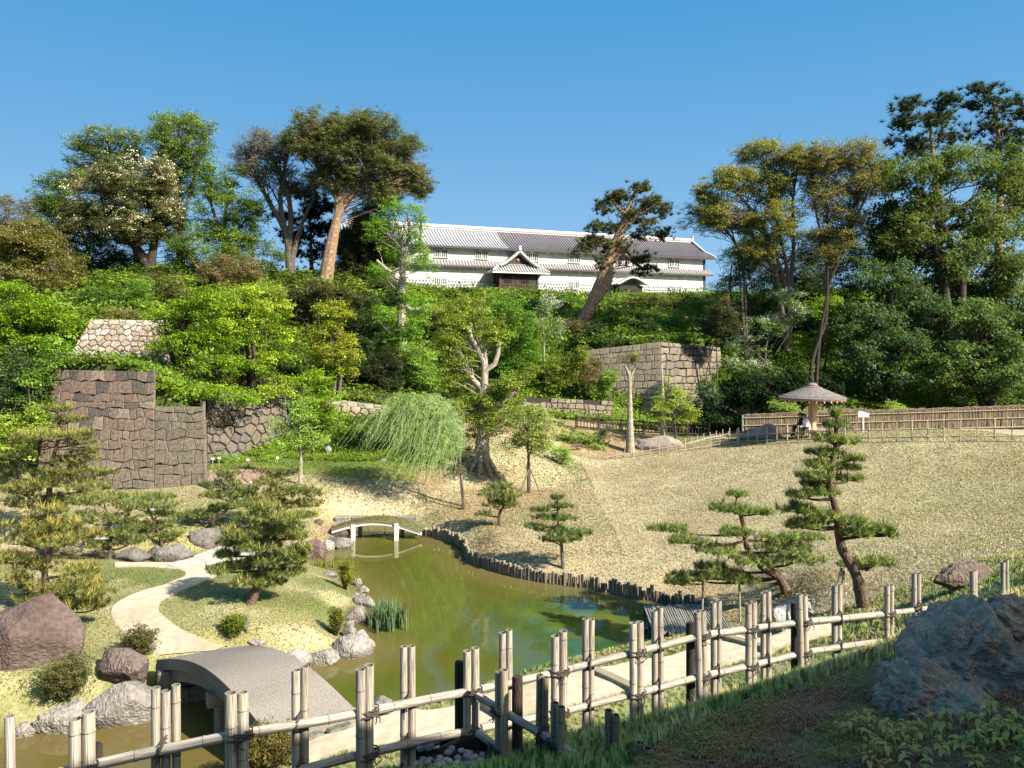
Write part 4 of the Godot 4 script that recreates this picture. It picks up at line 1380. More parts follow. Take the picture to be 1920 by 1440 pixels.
# ---------------------------------------------------------------- bridges and shore works
func build_bridges() -> void:
	var A := Vector3(-7.97, 0.86, -17.9)   # front left, back left, front right, back right corners of the deck
	var B := Vector3(-6.65, 0.86, -18.6)
	var C := Vector3(-4.38, 0.92, -14.35)
	var D := Vector3(-3.0, 0.92, -15.35)
	var o := thing("stone_bridge", "arched grey stone footbridge over the near channel, left foreground", "bridge", Vector3(-5.5, 0.0, -16.5))
	var arc := func(a: Vector3, b: Vector3, t: float, dy: float) -> Vector3: return a.lerp(b, t) + Vector3.UP * (0.5 * sin(PI * t) + dy)
	var band := func(mb, f0, f1, g0, g1, y1, y0):   # a curved slab between two edge lines
		var n := 28
		for i in n:
			var t0: float = float(i) / n
			var t1: float = float(i + 1) / n
			var q := []
			for t in [t0, t1]: q.append([arc.call(f0, f1, t, y1), arc.call(g0, g1, t, y1), arc.call(g0, g1, t, y0), arc.call(f0, f1, t, y0)])
			mb.quad(q[0][0], q[1][0], q[1][1], q[0][1])
			mb.quad(q[0][3], q[1][3], q[1][0], q[0][0])
			mb.quad(q[0][1], q[1][1], q[1][2], q[0][2])
			mb.quad(q[0][2], q[1][2], q[1][3], q[0][3])
			if i == 0: mb.quad(q[0][0], q[0][1], q[0][2], q[0][3])
			if i == n - 1: mb.quad(q[1][1], q[1][0], q[1][3], q[1][2])
	var m := mb_at(o.position)
	m.col = Color(0.225, 0.195, 0.165)
	band.call(m, A, C, B, D, 0.0, -0.24)
	for i in m.v.size(): m.c[i] = Color(0.203, 0.176, 0.15).lerp(Color(0.3, 0.27, 0.232), clampf(0.5 + 1.4 * NZ2.get_noise_3dv(m.v[i] * 6.0), 0, 1))
	part("deck", m, M.bridge, o)
	var inw := (B - A).normalized() * 0.14
	for e in [[A + inw, C + inw, A + inw * 2.2, C + inw * 2.2], [B - inw * 2.2, D - inw * 2.2, B - inw, D - inw]]:
		m = mb_at(o.position)
		m.col = Color(0.27, 0.247, 0.21)
		band.call(m, e[0], e[1], e[2], e[3], -0.25, -0.52)
		part("arch_beam", m, M.bridge, o)
	m = mb_at(o.position)
	m.col = Color(0.225, 0.21, 0.188)
	band.call(m, A + inw * 2.21, C + inw * 2.21, B - inw * 2.21, D - inw * 2.21, -0.27, -0.38)
	part("soffit", m, M.bridge, o)
	var wdir := (B - A).normalized()
	for s in [0.5]:
		for w in [0.3, 1.22]:
			var c: Vector3 = A.lerp(C, s) + wdir * w
			m = mb_at(o.position)
			m.col = Color(0.27, 0.255, 0.225)
			m.box(Vector3(c.x, 0.2, c.z), Vector3(0.24, 1.3, 0.24), Basis(Vector3.UP, 0.78), 0.015)
			part("pier", m, M.bridge, o)
		var c2: Vector3 = A.lerp(C, s) + wdir * 0.76
		m = mb_at(o.position)
		m.col = Color(0.27, 0.255, 0.225)
		m.box(Vector3(c2.x, 0.76, c2.z), Vector3(1.5, 0.26, 0.3), Basis(wdir, Vector3.UP, wdir.cross(Vector3.UP)), 0.015)
		part("cap_beam", m, M.bridge, o)
	for s in [0, 1]:   # abutments: squared blocks on either bank
		var a: Vector3 = (A if s == 0 else C)
		var b: Vector3 = (B if s == 0 else D)
		var dir := (C - A).normalized() * (1.0 if s == 0 else -1.0)
		dir.y = 0
		var across := (b - a).normalized()
		for j in 3:
			for i in 3:
				m = mb_at(o.position)
				m.col = Color(0.173, 0.169, 0.143) * rnd(0.8, 1.2)
				var c: Vector3 = a.lerp(b, (i + 0.5 + (0.16 if j % 2 else -0.1)) / 3.0) + dir * (0.28 - 0.06 * j)
				c.y = -0.3 + j * 0.42
				m.box(c, Vector3(0.5, 0.41, 0.7), Basis(across, Vector3.UP, across.cross(Vector3.UP)), 0.04)
				part("abutment_stone", m, M.stone, o)
	# slab bridge over the back channel
	o = thing("slab_bridge", "flat concrete slab bridge carrying the path behind the island pine", "bridge", G(400, 1048, 20))
	m = mb_at(o.position)
	m.col = Color(0.4, 0.37, 0.33)
	var s0 := []
	for q in [[312, 1058], [348, 1068], [478, 1030], [430, 1019]]: s0.append(V(q[0], q[1], (EYE - 0.62) * F / (q[1] - 640.0)))
	m.quad(s0[0], s0[1], s0[2], s0[3])
	m.quad(s0[3] + Vector3.DOWN * 0.2, s0[2] + Vector3.DOWN * 0.2, s0[1] + Vector3.DOWN * 0.2, s0[0] + Vector3.DOWN * 0.2)
	for i in 4: m.quad(s0[i] + Vector3.DOWN * 0.2, s0[(i + 1) % 4] + Vector3.DOWN * 0.2, s0[(i + 1) % 4], s0[i])
	part("slab", m, M.path, o)
	for k in [0.35, 0.7]:
		m = mb_at(o.position)
		m.col = Color(0.25, 0.23, 0.2)
		m.box(s0[0].lerp(s0[3], k).lerp(s0[1].lerp(s0[2], k), 0.5) + Vector3.DOWN * 0.62, Vector3(1.1, 0.83, 0.3), Basis(Vector3.UP, 0.6), 0.02)
		part("pier", m, M.bridge, o)
	# turf bridge at the far end of the pond
	o = thing("turf_bridge", "small arched turf covered bridge with white beam at the far end of the pond", "bridge", Vector3(-5.4, 0, -32.6))
	var bl := V(622, 997, 32.0)
	var br := V(790, 1001, 32.2)
	var back := Vector3(0.12, 0, -0.85)
	var crv := func(t: float, dy: float) -> Vector3: return bl.lerp(br, t) + Vector3.UP * (0.38 * sin(PI * t) + dy)
	var slab := func(mb, y0, y1, z0, z1, n):
		for i in n:
			var t0: float = float(i) / n
			var t1: float = float(i + 1) / n
			var q := []
			for t in [t0, t1]:
				for yz in [[y1, z0], [y1, z1], [y0, z1], [y0, z0]]: q.append(crv.call(t, yz[0]) + back * yz[1])
			mb.quad(q[3], q[7], q[4], q[0])
			mb.quad(q[0], q[4], q[5], q[1])
			mb.quad(q[6], q[2], q[1], q[5])
			mb.quad(q[2], q[6], q[7], q[3])
			if i == 0: mb.quad(q[0], q[1], q[2], q[3])
			if i == n - 1: mb.quad(q[5], q[4], q[7], q[6])
	for z in [[0.0, 0.1], [0.9, 1.0]]:
		m = mb_at(o.position)
		m.col = Color(0.6, 0.58, 0.54)
		slab.call(m, -0.07, 0.045, z[0], z[1], 20)
		part("beam", m, M.plaster, o)
	m = mb_at(o.position)
	m.col = Color(0.16, 0.16, 0.07)
	slab.call(m, 0.1, 0.125, -0.03, 1.03, 24)
	part("turf_deck", m, M.ground, o)
	for i in 44:
		m = mb_at(o.position)
		m.col = Color(0.34, 0.26, 0.13) * rnd(0.75, 1.1)
		var p: Vector3 = crv.call((i + 0.5) / 44.0, 0.075)
		m.tube([p - back * 0.06, p + back * 1.06], [0.032, 0.032], 6)
		part("deck_pole", m, M.log, o)
	for q in [[662, 0.0, true], [743, 0.0, true], [662, 1.0, false], [743, 1.0, false]]:
		var p: Vector3 = V(q[0], 1010, 32.06) + back * q[1]
		m = mb_at(o.position)
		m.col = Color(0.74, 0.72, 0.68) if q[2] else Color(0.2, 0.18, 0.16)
		m.box(Vector3(p.x, 0.05, p.z - 0.02), Vector3(0.15, 1.25, 0.15), Basis(), 0.01)
		part("pier", m, M.plaster, o)
	var xf := []
	var co := []
	for i in 1500:
		var t := rnd(0, 1)
		xf.append(Transform3D(Basis(Vector3.UP, rnd(0, TAU)).scaled(Vector3.ONE * rnd(0.2, 0.5)), crv.call(t, 0.12) + back * rnd(-0.03, 1.03) - o.position))
		co.append(Color(0.13, 0.17, 0.04).lerp(Color(0.27, 0.24, 0.09), rnd(0, 1)))
	tag(many("turf", LM.tuft, M.grass, xf, co, o), "", "", "", "stuff")
	# pond curb seen under the turf bridge
	o = thing("pond_curb", "low stone curb closing the pond behind the turf bridge", "curb", V(705, 985, 34.7))
	for i in 5:
		m = mb_at(o.position)
		m.col = Color(0.3, 0.27, 0.22) * rnd(0.85, 1.15)
		var p := V(644 + i * 31, 983, 34.9)
		m.box(Vector3(p.x, 0.12, p.z), Vector3(0.7, 0.5, 0.35), Basis(), 0.03)
		part("curb_stone", m, M.stone, o)
	# log piles along the mound
	o = thing("log_edging", "row of upright log piles holding the pond shore along the dry grass mound", "edging", Vector3(0.5, 0, -27))
	var line := []
	for i in 11: line.append(Vector3(POND[i].x, 0, -POND[i].y))
	line = resample(line, 0.132)
	var kinds := []
	for k in 6:
		var mm := MB.new()
		var h := 0.3 + 0.04 * k
		mm.col = Color(0.3, 0.255, 0.19) * (0.75 + 0.09 * k)
		mm.tube([Vector3(0, -0.5, 0), Vector3(0, h - 0.015, 0), Vector3(0, h, 0)], [0.062, 0.06, 0.05], 8, false)
		mm.col = Color(0.4, 0.34, 0.25) * (0.8 + 0.06 * k)
		for j in 8: mm.t3(Vector3(0, h, 0), Vector3(cos(TAU * j / 8), 0, sin(TAU * j / 8)) * 0.05 + Vector3.UP * h, Vector3(cos(TAU * (j + 1) / 8), 0, sin(TAU * (j + 1) / 8)) * 0.05 + Vector3.UP * h, Vector3.UP, Vector3.UP, Vector3.UP)
		kinds.append(mm.done())
	for i in line.size():
		share("pile", kinds[R.randi() % 6], M.log, o, Transform3D(Basis(Vector3.UP, rnd(0, TAU)) * Basis(Vector3.RIGHT, rnd(-0.05, 0.05)), line[i] - o.position + Vector3(rnd(-0.02, 0.02), rnd(-0.04, 0.04), rnd(-0.02, 0.02))))
	# bamboo raft at the near shore
	o = thing("bamboo_landing", "small landing stage of laid bamboo poles over the water, at right of the pond", "landing stage", Vector3(4.8, 0, -22))
	for i in 32:
		m = mb_at(o.position)
		m.col = Color(0.3, 0.28, 0.25) * rnd(0.7, 1.15)
		var x := 3.72 + i * 0.068
		culm(m, Vector3(x + 0.1 + rnd(-0.01, 0.01), 0.36 + rnd(-0.008, 0.008), -23.1 + rnd(-0.08, 0.08)), Vector3(x, 0.36, -20.9 + rnd(-0.12, 0.12)), 0.031, 7, false)
		part("pole", m, M.bamboo, o)
	for z in [-22.7, -21.3]:
		m = mb_at(o.position)
		m.col = Color(0.08, 0.065, 0.055)
		m.box(Vector3(4.85, 0.26, z), Vector3(2.2, 0.12, 0.14))
		part("beam", m, M.wood, o)
		for x in [3.95, 5.7]:
			m = mb_at(o.position)
			m.col = Color(0.07, 0.055, 0.045)
			m.tube([Vector3(x, -0.6, z), Vector3(x, 0.2, z)], [0.07, 0.07], 8)
			part("leg", m, M.log, o)
	# timber risers across the lower path
	for q in [[1117, 1266, 1185, 1298], [893, 1318, 945, 1352], [1350, 1200, 1440, 1225]]:
		var a := G(q[0], q[1], 11.0)
		var b := G(q[2], q[3], 11.0)
		var c := (a + b) * 0.5 + Vector3.UP * 0.06
		var lab: String = {1117: "squared timber step across the lower path, middle one of three", 893: "squared timber step across the lower path, nearest the T of the fence", 1350: "squared timber step across the lower path beside the landing stage"}[q[0]]
		m = mb_at(c)
		m.col = Color(0.34, 0.28, 0.2)
		var bx := (b - a).normalized()
		m.box(c, Vector3(a.distance_to(b) + 0.2, 0.17, 0.2), Basis(bx, bx.cross(Vector3.UP).cross(bx).normalized() * 1.0, bx.cross(Vector3.UP).normalized()), 0.012)
		var st := part("timber_step", m, M.wood, self)
		remove_child(st)
		named(st, "timber_step")
		st.position = c
		add_child(st)
		tag(st, lab, "step", "timber steps of the lower path")
# ---------------------------------------------------------------- fences
func along(tab: Array, px: float) -> float:
	for i in tab.size() - 1:
		if px <= tab[i + 1][0]: return lerpf(tab[i][1], tab[i + 1][1], (px - tab[i][0]) / (tab[i + 1][0] - tab[i][0]))
	return tab[-1][1]
func pair(o: Node3D, top: Vector3, d_off: float, side: Vector3, r: float, n: int, lean: float, col: Color) -> void:
	var base := top
	base.z -= d_off
	var foot := Vector3(base.x, H(base.x, -base.z) - 0.2, base.z)
	for i in n:
		var k := (i - (n - 1) * 0.5) * 2.05 * r
		var m := mb_at(o.position)
		m.col = col * rnd(0.82, 1.12) * Color(1, rnd(0.96, 1.0), rnd(0.9, 1.0))
		culm(m, foot + side * k, base + side * (k + lean) + Vector3(0, rnd(-0.022, 0.02), 0), r * rnd(0.92, 1.06), 12)
		part("post", m, M.bamboo, o)
func tie(o: Node3D, c: Vector3, side: Vector3, fwd: Vector3, rw: float, rd: float, col: Color) -> void:
	var m := mb_at(o.position)
	m.col = col
	loops(m, c + Vector3.UP * 0.012, Vector3.UP, side * rw, fwd * rd, 2.2)
	loops(m, c - Vector3.UP * 0.012, (Vector3.UP + side * 0.7).normalized(), side * rw, (fwd * rd + Vector3.UP * 0.03), 1.6)
	for k in 2:
		var p := c + fwd * rd + side * rw * rnd(-0.3, 0.6)
		m.tube([p, p + fwd * 0.012 + Vector3.DOWN * 0.025 + side * rnd(-0.03, 0.03), p + fwd * 0.006 + Vector3.DOWN * 0.055 + side * rnd(-0.04, 0.04)], [0.005, 0.004, 0.003], 5)
	m.tube([c + fwd * (rd + 0.002) + side * -0.012, c + fwd * (rd + 0.01), c + fwd * (rd + 0.002) + side * 0.012], [0.006, 0.009, 0.006], 5)
	part("rope_tie", m, M.rope, o)
func rails(o: Node3D, tab: Array, dt: Array, cuts: Array, r: float, col: Color) -> void:
	for i in cuts.size() - 1:
		var a := V(cuts[i], along(tab, cuts[i]), along(dt, cuts[i]))
		var b := V(cuts[i + 1], along(tab, cuts[i + 1]), along(dt, cuts[i + 1]))
		var e := (b - a).normalized() * 0.035
		var m := mb_at(o.position)
		m.col = col * rnd(0.88, 1.1)
		culm(m, a + e, b - e, r * rnd(0.94, 1.06), 12, true, 0.36)
		part("rail", m, M.bamboo, o)
func build_near_fence() -> void:
	var dt := [[-60, 3.9], [0, 3.95], [165, 4.05], [450, 4.25], [690, 4.7], [870, 5.45], [1050, 5.7], [1190, 5.85], [1320, 6.2], [1410, 6.45], [1505, 6.6], [1663, 7.0], [1724, 7.25], [1822, 8.0], [1890, 8.6], [2000, 9.6]]
	var up := [[-60, 1492], [200, 1428], [440, 1378], [540, 1362], [640, 1342], [720, 1330], [870, 1299], [1040, 1262], [1180, 1226], [1310, 1192], [1400, 1180], [1505, 1166], [1600, 1158], [1700, 1146], [1800, 1135], [1900, 1122], [2000, 1110]]
	var lo := [[-60, 1600], [200, 1530], [440, 1478], [600, 1436], [690, 1412], [870, 1372], [1060, 1335], [1190, 1302], [1310, 1269], [1400, 1250], [1505, 1224], [1640, 1204], [1720, 1195], [1822, 1180], [1900, 1166], [2000, 1150]]
	var grey := Color(0.47, 0.42, 0.35)
	var cord := Color(0.06, 0.052, 0.045)
	var o := thing("bamboo_fence", "weathered bamboo fence of paired posts and two rails across the foreground", "fence", on(-0.6, 5.2))
	var fronts := [[-48, 1370, 3], [160, 1338, 2], [448, 1289, 2], [686, 1250, 2], [884, 1213, 2], [1048, 1184, 2], [1192, 1159, 2], [1316, 1141, 2], [1406, 1126, 2], [1506, 1110, 2], [1664, 1091, 2], [1822, 1071, 2], [1960, 1045, 2]]
	var backs := [[4, 1352, 1], [302, 1299, 3], [558, 1264, 2], [762, 1223, 2], [948, 1191, 2], [1105, 1167, 2], [1235, 1147, 2], [1346, 1129, 2], [1440, 1114, 2], [1575, 1098, 2], [1724, 1078, 2], [1890, 1056, 2]]
	var cuts := []
	for q in fronts:
		var d := along(dt, q[0])
		var side := (V(q[0] + 20, along(up, q[0] + 20), along(dt, q[0] + 20)) - V(q[0] - 20, along(up, q[0] - 20), along(dt, q[0] - 20)))
		side.y = 0
		side = side.normalized()
		var fwd := Vector3(-side.z, 0, side.x)
		if fwd.z < 0: fwd = -fwd
		cuts.append(q[0])
		var r := 0.0295 if q[0] < 1300 else 0.026
		pair(o, V(q[0], q[1], d), -0.03, side, r, q[2], -0.03 if q[0] == 1506 or q[0] == 1316 else 0.0, grey * 1.06)
		for t in [up, lo]: tie(o, V(q[0], along(t, q[0]), d) + fwd * 0.03, side, fwd, r * 2.25, r * 1.25, cord)
	for q in backs:
		var d := along(dt, q[0])
		pair(o, V(q[0], q[1], d), 0.058, Vector3(0.95, 0, -0.3), 0.024, q[2], 0.0, grey)
		for t in [up, lo]: tie(o, V(q[0], along(t, q[0]), d) - Vector3(0, 0, 0.02), Vector3(0.4, 0.9, 0).normalized(), Vector3(0, 0, 1), 0.034, 0.058, cord)
	rails(o, up, dt, cuts, 0.0265, grey * 0.92)
	rails(o, lo, dt, cuts, 0.0265, grey * 0.86)
	var piles := [[862, 1240, 5.55, "dark round wooden stake left of the fence corner, behind the paired posts"], [1295, 1167, 6.35, "dark round wooden stake in the fence line, in front of the landing stage"], [1491, 1130, 6.8, "dark round wooden stake in the fence line, in front of the split grey rock"], [178, 1395, 4.15, "dark round wooden stake at the far left of the near fence"], [970, 1268, 5.2, "thick dark brown stake inside the fence corner"]]
	for q in piles:
		var t := V(q[0], q[1], q[2])
		var p := mb_at(Vector3(t.x, H(t.x, -t.z), t.z))
		p.col = Color(0.06, 0.045, 0.038) if q[0] != 970 else Color(0.075, 0.05, 0.04)
		var rr := 0.036
		p.tube([p.org + Vector3.DOWN * 0.2, t - Vector3.UP * 0.012, t], [rr, rr, rr * 0.82], 12, true, 1.0)
		var st := thing("wooden_stake", q[3], "stake", p.org, "dark stakes of the near fence")
		part("shaft", p, M.log, st)
	# the short branch that comes towards the viewer
	o = thing("bamboo_fence", "short bamboo fence branch running from the corner towards the viewer", "fence", on(0.2, 4.8))
	var bt := [[890, 5.4], [940, 5.25], [1018, 4.95], [1045, 4.85], [1150, 4.6], [1205, 4.4], [1330, 4.0], [1400, 3.8]]
	var bu := [[890, 1302], [960, 1344], [1080, 1415], [1110, 1434], [1205, 1500], [1330, 1590], [1400, 1640]]
	var bl := [[890, 1372], [960, 1420], [1010, 1450], [1110, 1520], [1205, 1590], [1330, 1680], [1400, 1740]]
	var tan := Color(0.34, 0.29, 0.2)
	for q in [[940, 1252, 0.03, 0.0275], [1045, 1310, 0.03, 0.0275], [1205, 1388, 0.03, 0.0285], [1340, 1432, 0.03, 0.029]]:
		var d := along(bt, q[0])
		pair(o, V(q[0], q[1], d), -0.045, Vector3(0.6, 0, 0.8), q[3], 2, 0.0, tan * (1.2 if q[0] == 940 else 0.95))  # corner pair tinted lighter as sunlit, the others dimmer as shaded
		for t in [bu, bl]: tie(o, V(q[0], along(t, q[0]), d) + Vector3(-0.02, 0, 0.03), Vector3(0.6, 0, 0.8), Vector3(-0.8, 0, 0.6), 0.062, 0.04, Color(0.03, 0.03, 0.032))
	for q in [[1018, 1277, 0.022], [1150, 1340, 0.024]]:
		var d := along(bt, q[0])
		pair(o, V(q[0], q[1], d), 0.05, Vector3(0.75, 0, 0.66), q[2], 2, 0.0, tan * 0.85)
		for t in [bu, bl]: tie(o, V(q[0], along(t, q[0]), d), Vector3(0.2, 0.95, 0), Vector3(-0.7, 0, 0.7), 0.034, 0.055, Color(0.03, 0.03, 0.032))
	rails(o, bu, bt, [888, 940, 1045, 1205, 1340], 0.026, grey * 0.8)
	rails(o, bl, bt, [888, 940, 1045, 1205, 1340], 0.026, grey * 0.75)

# a light bamboo fence in the distance: rows of [px, top py, d]; every `step` metres a post
func thin_fence(o: Node3D, tops: Array, hgt: Array, step: float, mains: int, rl: Array, r: float, col: Color) -> void:
	var pts := []
	for q in tops: pts.append(V(q[0], q[1], q[2]))
	var line := resample(pts, step)
	var shared := MB.new()
	shared.col = Color.WHITE
	culm(shared, Vector3(0, -0.5, 0), Vector3(0, 0.5, 0), 0.5, 6, false, 0.3)
	var mesh := shared.done()
	var mm: StandardMaterial3D = M.bamboo.duplicate()
	mm.albedo_color = col.linear_to_srgb()
	for i in line.size():
		var h := lerpf(hgt[0], hgt[1], float(i) / line.size()) + rnd(-0.02, 0.02)
		var rr := r * (1.7 if mains > 0 and i % mains == 0 else 1.0)
		share("post", mesh, mm, o, Transform3D(Basis(Vector3.RIGHT, rnd(-0.02, 0.02)).scaled_local(Vector3(rr * 2, h, rr * 2)), line[i] - o.position - Vector3.UP * (h * 0.5 - (0.06 if rr > r else 0.0))))
	for k in rl:
		for i in range(0, line.size() - 1, 4):
			var j := mini(i + 4, line.size() - 1)
			var ha := lerpf(hgt[0], hgt[1], float(i) / line.size())
			var hb := lerpf(hgt[0], hgt[1], float(j) / line.size())
			var a: Vector3 = line[i] + Vector3(0, -ha * k, 0.03)
			var b: Vector3 = line[j] + Vector3(0, -hb * k, 0.03)
			var m := mb_at(o.position)
			m.col = col * rnd(0.85, 1.05)
			m.tube([a, b], [r * 1.05, r * 1.05], 6, true, 0.5)
			part("rail", m, M.bamboo, o)
# dark timber railing: rows of [px, top py, d]
func railing(label: String, tops: Array, h: float) -> void:
	var pts := []
	for q in tops: pts.append(V(q[0], q[1], q[2]))
	var line := resample(pts, 1.25)
	var o := thing("railing", label, "railing", on(line[0].x, -line[0].z))
	var col := Color(0.065, 0.048, 0.038)
	for i in line.size():
		var m := mb_at(o.position)
		m.col = col
		m.box(line[i] - Vector3.UP * (h * 0.5 - 0.06), Vector3(0.1, h + 0.12, 0.1))
		part("post", m, M.wood, o)
		if i == line.size() - 1: break
		var a: Vector3 = line[i]
		var b: Vector3 = line[i + 1]
		m = mb_at(o.position)
		m.col = col * 1.1
		for y in [0.0, -h * 0.3, -h * 0.82]: m.tube([a + Vector3.UP * y, b + Vector3.UP * y], [0.045, 0.045], 4, true)
		part("rail", m, M.wood, o)
		for k in 7:
			m = mb_at(o.position)
			m.col = col * 0.95
			var p := a.lerp(b, (k + 0.5) / 7.0)
			m.box(p - Vector3.UP * h * 0.56, Vector3(0.05, h * 0.56, 0.05))
			part("baluster", m, M.wood, o)
func build_far_fences() -> void:
	var bone := Color(0.5, 0.45, 0.36)
	var o := thing("garden_fence", "thin bamboo fence along the top of the dry grass mound in front of the pavilion", "fence", on(20, 40))
	thin_fence(o, [[1385, 803, 46.2], [1475, 799, 43.4], [1570, 795, 41], [1663, 792, 38.8], [1766, 789, 37.3], [1873, 787, 36.2], [2000, 783, 35]], [0.95, 0.95], 0.66, 5, [0.38, 0.78], 0.026, bone)
	o = thing("garden_fence", "low bamboo fence descending the left shoulder of the mound", "fence", on(8, 46.4))
	thin_fence(o, [[1092, 861, 46.6], [1130, 850, 46.6], [1176, 842, 46.5], [1240, 832, 46.4], [1302, 820, 46.3], [1382, 806, 46.2]], [0.62, 0.85], 0.5, 6, [0.38, 0.8], 0.024, bone)
	o = thing("garden_fence", "short white slatted fence beside the path steps behind the grey boulder", "fence", on(11, 49))
	thin_fence(o, [[1262, 828, 48.5], [1300, 818, 49], [1350, 806, 49.5], [1368, 802, 49.5]], [0.7, 0.8], 0.42, 0, [0.45, 0.8], 0.03, bone * 1.15)
	railing("dark timber railing on the terrace between the two castle walls at left", [[112, 662, 43.5], [170, 670, 43.6], [290, 688, 43.8]], 0.62)
	railing("dark timber railing under the bright maples, right of the tall brown wall", [[400, 697, 46.5], [470, 706, 47.2], [560, 722, 49]], 0.75)
	railing("dark timber railing along the slope path above the willow", [[610, 728, 51.5], [700, 740, 52], [780, 748, 52.5], [862, 757, 53]], 0.75)
	railing("dark timber railing right of the big rooted tree, below the mossy wall", [[1080, 781, 50], [1150, 787, 50.2], [1235, 793, 50.4], [1330, 796, 50.8]], 0.75)
	# fence of bundled brushwood at the back of the mound
	var A := V(1394, 779, 48)
	var B := V(1990, 760, 45.2)
	var dir := B - A
	var ln := Vector2(dir.x, dir.z).length()
	o = thing("brushwood_fence", "long brushwood screen fence with bamboo rails behind the pavilion", "fence", Vector3(A.x, A.y - 1.3, A.z))
	var up_at := func(t: float, y: float) -> Vector3: return A.lerp(B, t) + Vector3.UP * y
	var m := mb_at(o.position)
	m.col = Color(0.1, 0.07, 0.045)
	var hh := 1.35
	m.quad(up_at.call(0.0, -hh), up_at.call(1.0, -hh), up_at.call(1.0, -0.03), up_at.call(0.0, -0.03))
	m.quad(up_at.call(1.0, -hh) + Vector3(0, 0, -0.14), up_at.call(0.0, -hh) + Vector3(0, 0, -0.14), up_at.call(0.0, -0.03) + Vector3(0, 0, -0.14), up_at.call(1.0, -0.03) + Vector3(0, 0, -0.14))
	m.quad(up_at.call(0.0, -0.03), up_at.call(1.0, -0.03), up_at.call(1.0, -0.03) + Vector3(0, 0, -0.14), up_at.call(0.0, -0.03) + Vector3(0, 0, -0.14))
	m.quad(up_at.call(0.0, -hh) + Vector3(0, 0, -0.14), up_at.call(0.0, -hh), up_at.call(0.0, -0.03), up_at.call(0.0, -0.03) + Vector3(0, 0, -0.14))
	part("screen", m, M.wood, o)
	var stick := MB.new()
	stick.tube([Vector3(0, -1, 0), Vector3(0.012, -0.3, 0.006), Vector3(-0.008, 0, 0)], [0.013, 0.011, 0.006], 4, true)
	var xf := []
	var co := []
	for i in 2600:
		var t := rnd(0, 1)
		var l := rnd(0.5, 1.3)
		xf.append(Transform3D(Basis(Vector3.BACK, rnd(-0.05, 0.05)).scaled_local(Vector3(1.2, l, 1.2)), up_at.call(t, rnd(-hh + l, 0.02) if rnd(0, 1) < 0.5 else rnd(-0.05, 0.03)) + Vector3(0, 0, rnd(-0.01, 0.04)) - o.position))
		co.append(Color(0.25, 0.185, 0.12).lerp(Color(0.36, 0.29, 0.2), rnd(0, 1)) * rnd(0.6, 1.1))
	for i in 1500:   # the bound top
		var t := rnd(0, 1)
		xf.append(Transform3D(Basis(Vector3.BACK, PI / 2 + rnd(-0.3, 0.3)).scaled_local(Vector3(1, 0.3, 1)), up_at.call(t, rnd(-0.07, 0.045)) + Vector3(0, 0, rnd(-0.1, 0.05)) - o.position))
		co.append(Color(0.2, 0.15, 0.1) * rnd(0.6, 1.3))
	tag(many("brushwood", stick.done(), M.plain, xf, co, o), "", "", "", "stuff")
	for y in [-0.16, -0.62, -1.12]:
		for i in 6:
			m = mb_at(o.position)
			m.col = Color(0.44, 0.36, 0.24) * rnd(0.9, 1.1)
			culm(m, up_at.call(i / 6.0, y) + Vector3(0.02, 0, 0.07), up_at.call((i + 1) / 6.0, y) + Vector3(-0.02, 0, 0.07), 0.032, 7, true, 0.5)
			part("rail", m, M.bamboo, o)
	m = mb_at(o.position)
	m.col = Color(0.4, 0.4, 0.37)
	m.tube([up_at.call(0.0, -1.6) + Vector3(-0.06, 0, 0), up_at.call(0.0, 0.03) + Vector3(-0.06, 0, 0)], [0.06, 0.06], 8)
	part("end_post", m, M.log, o)
	for t in [0.32, 0.53, 0.72, 0.87]:
		m = mb_at(o.position)
		m.col = Color(0.012, 0.01, 0.01)
		m.box(up_at.call(t, -1.26) + Vector3(0, 0, 0.04), Vector3(0.9, 0.14, 0.06))
		part("vent", m, M.plain, o)

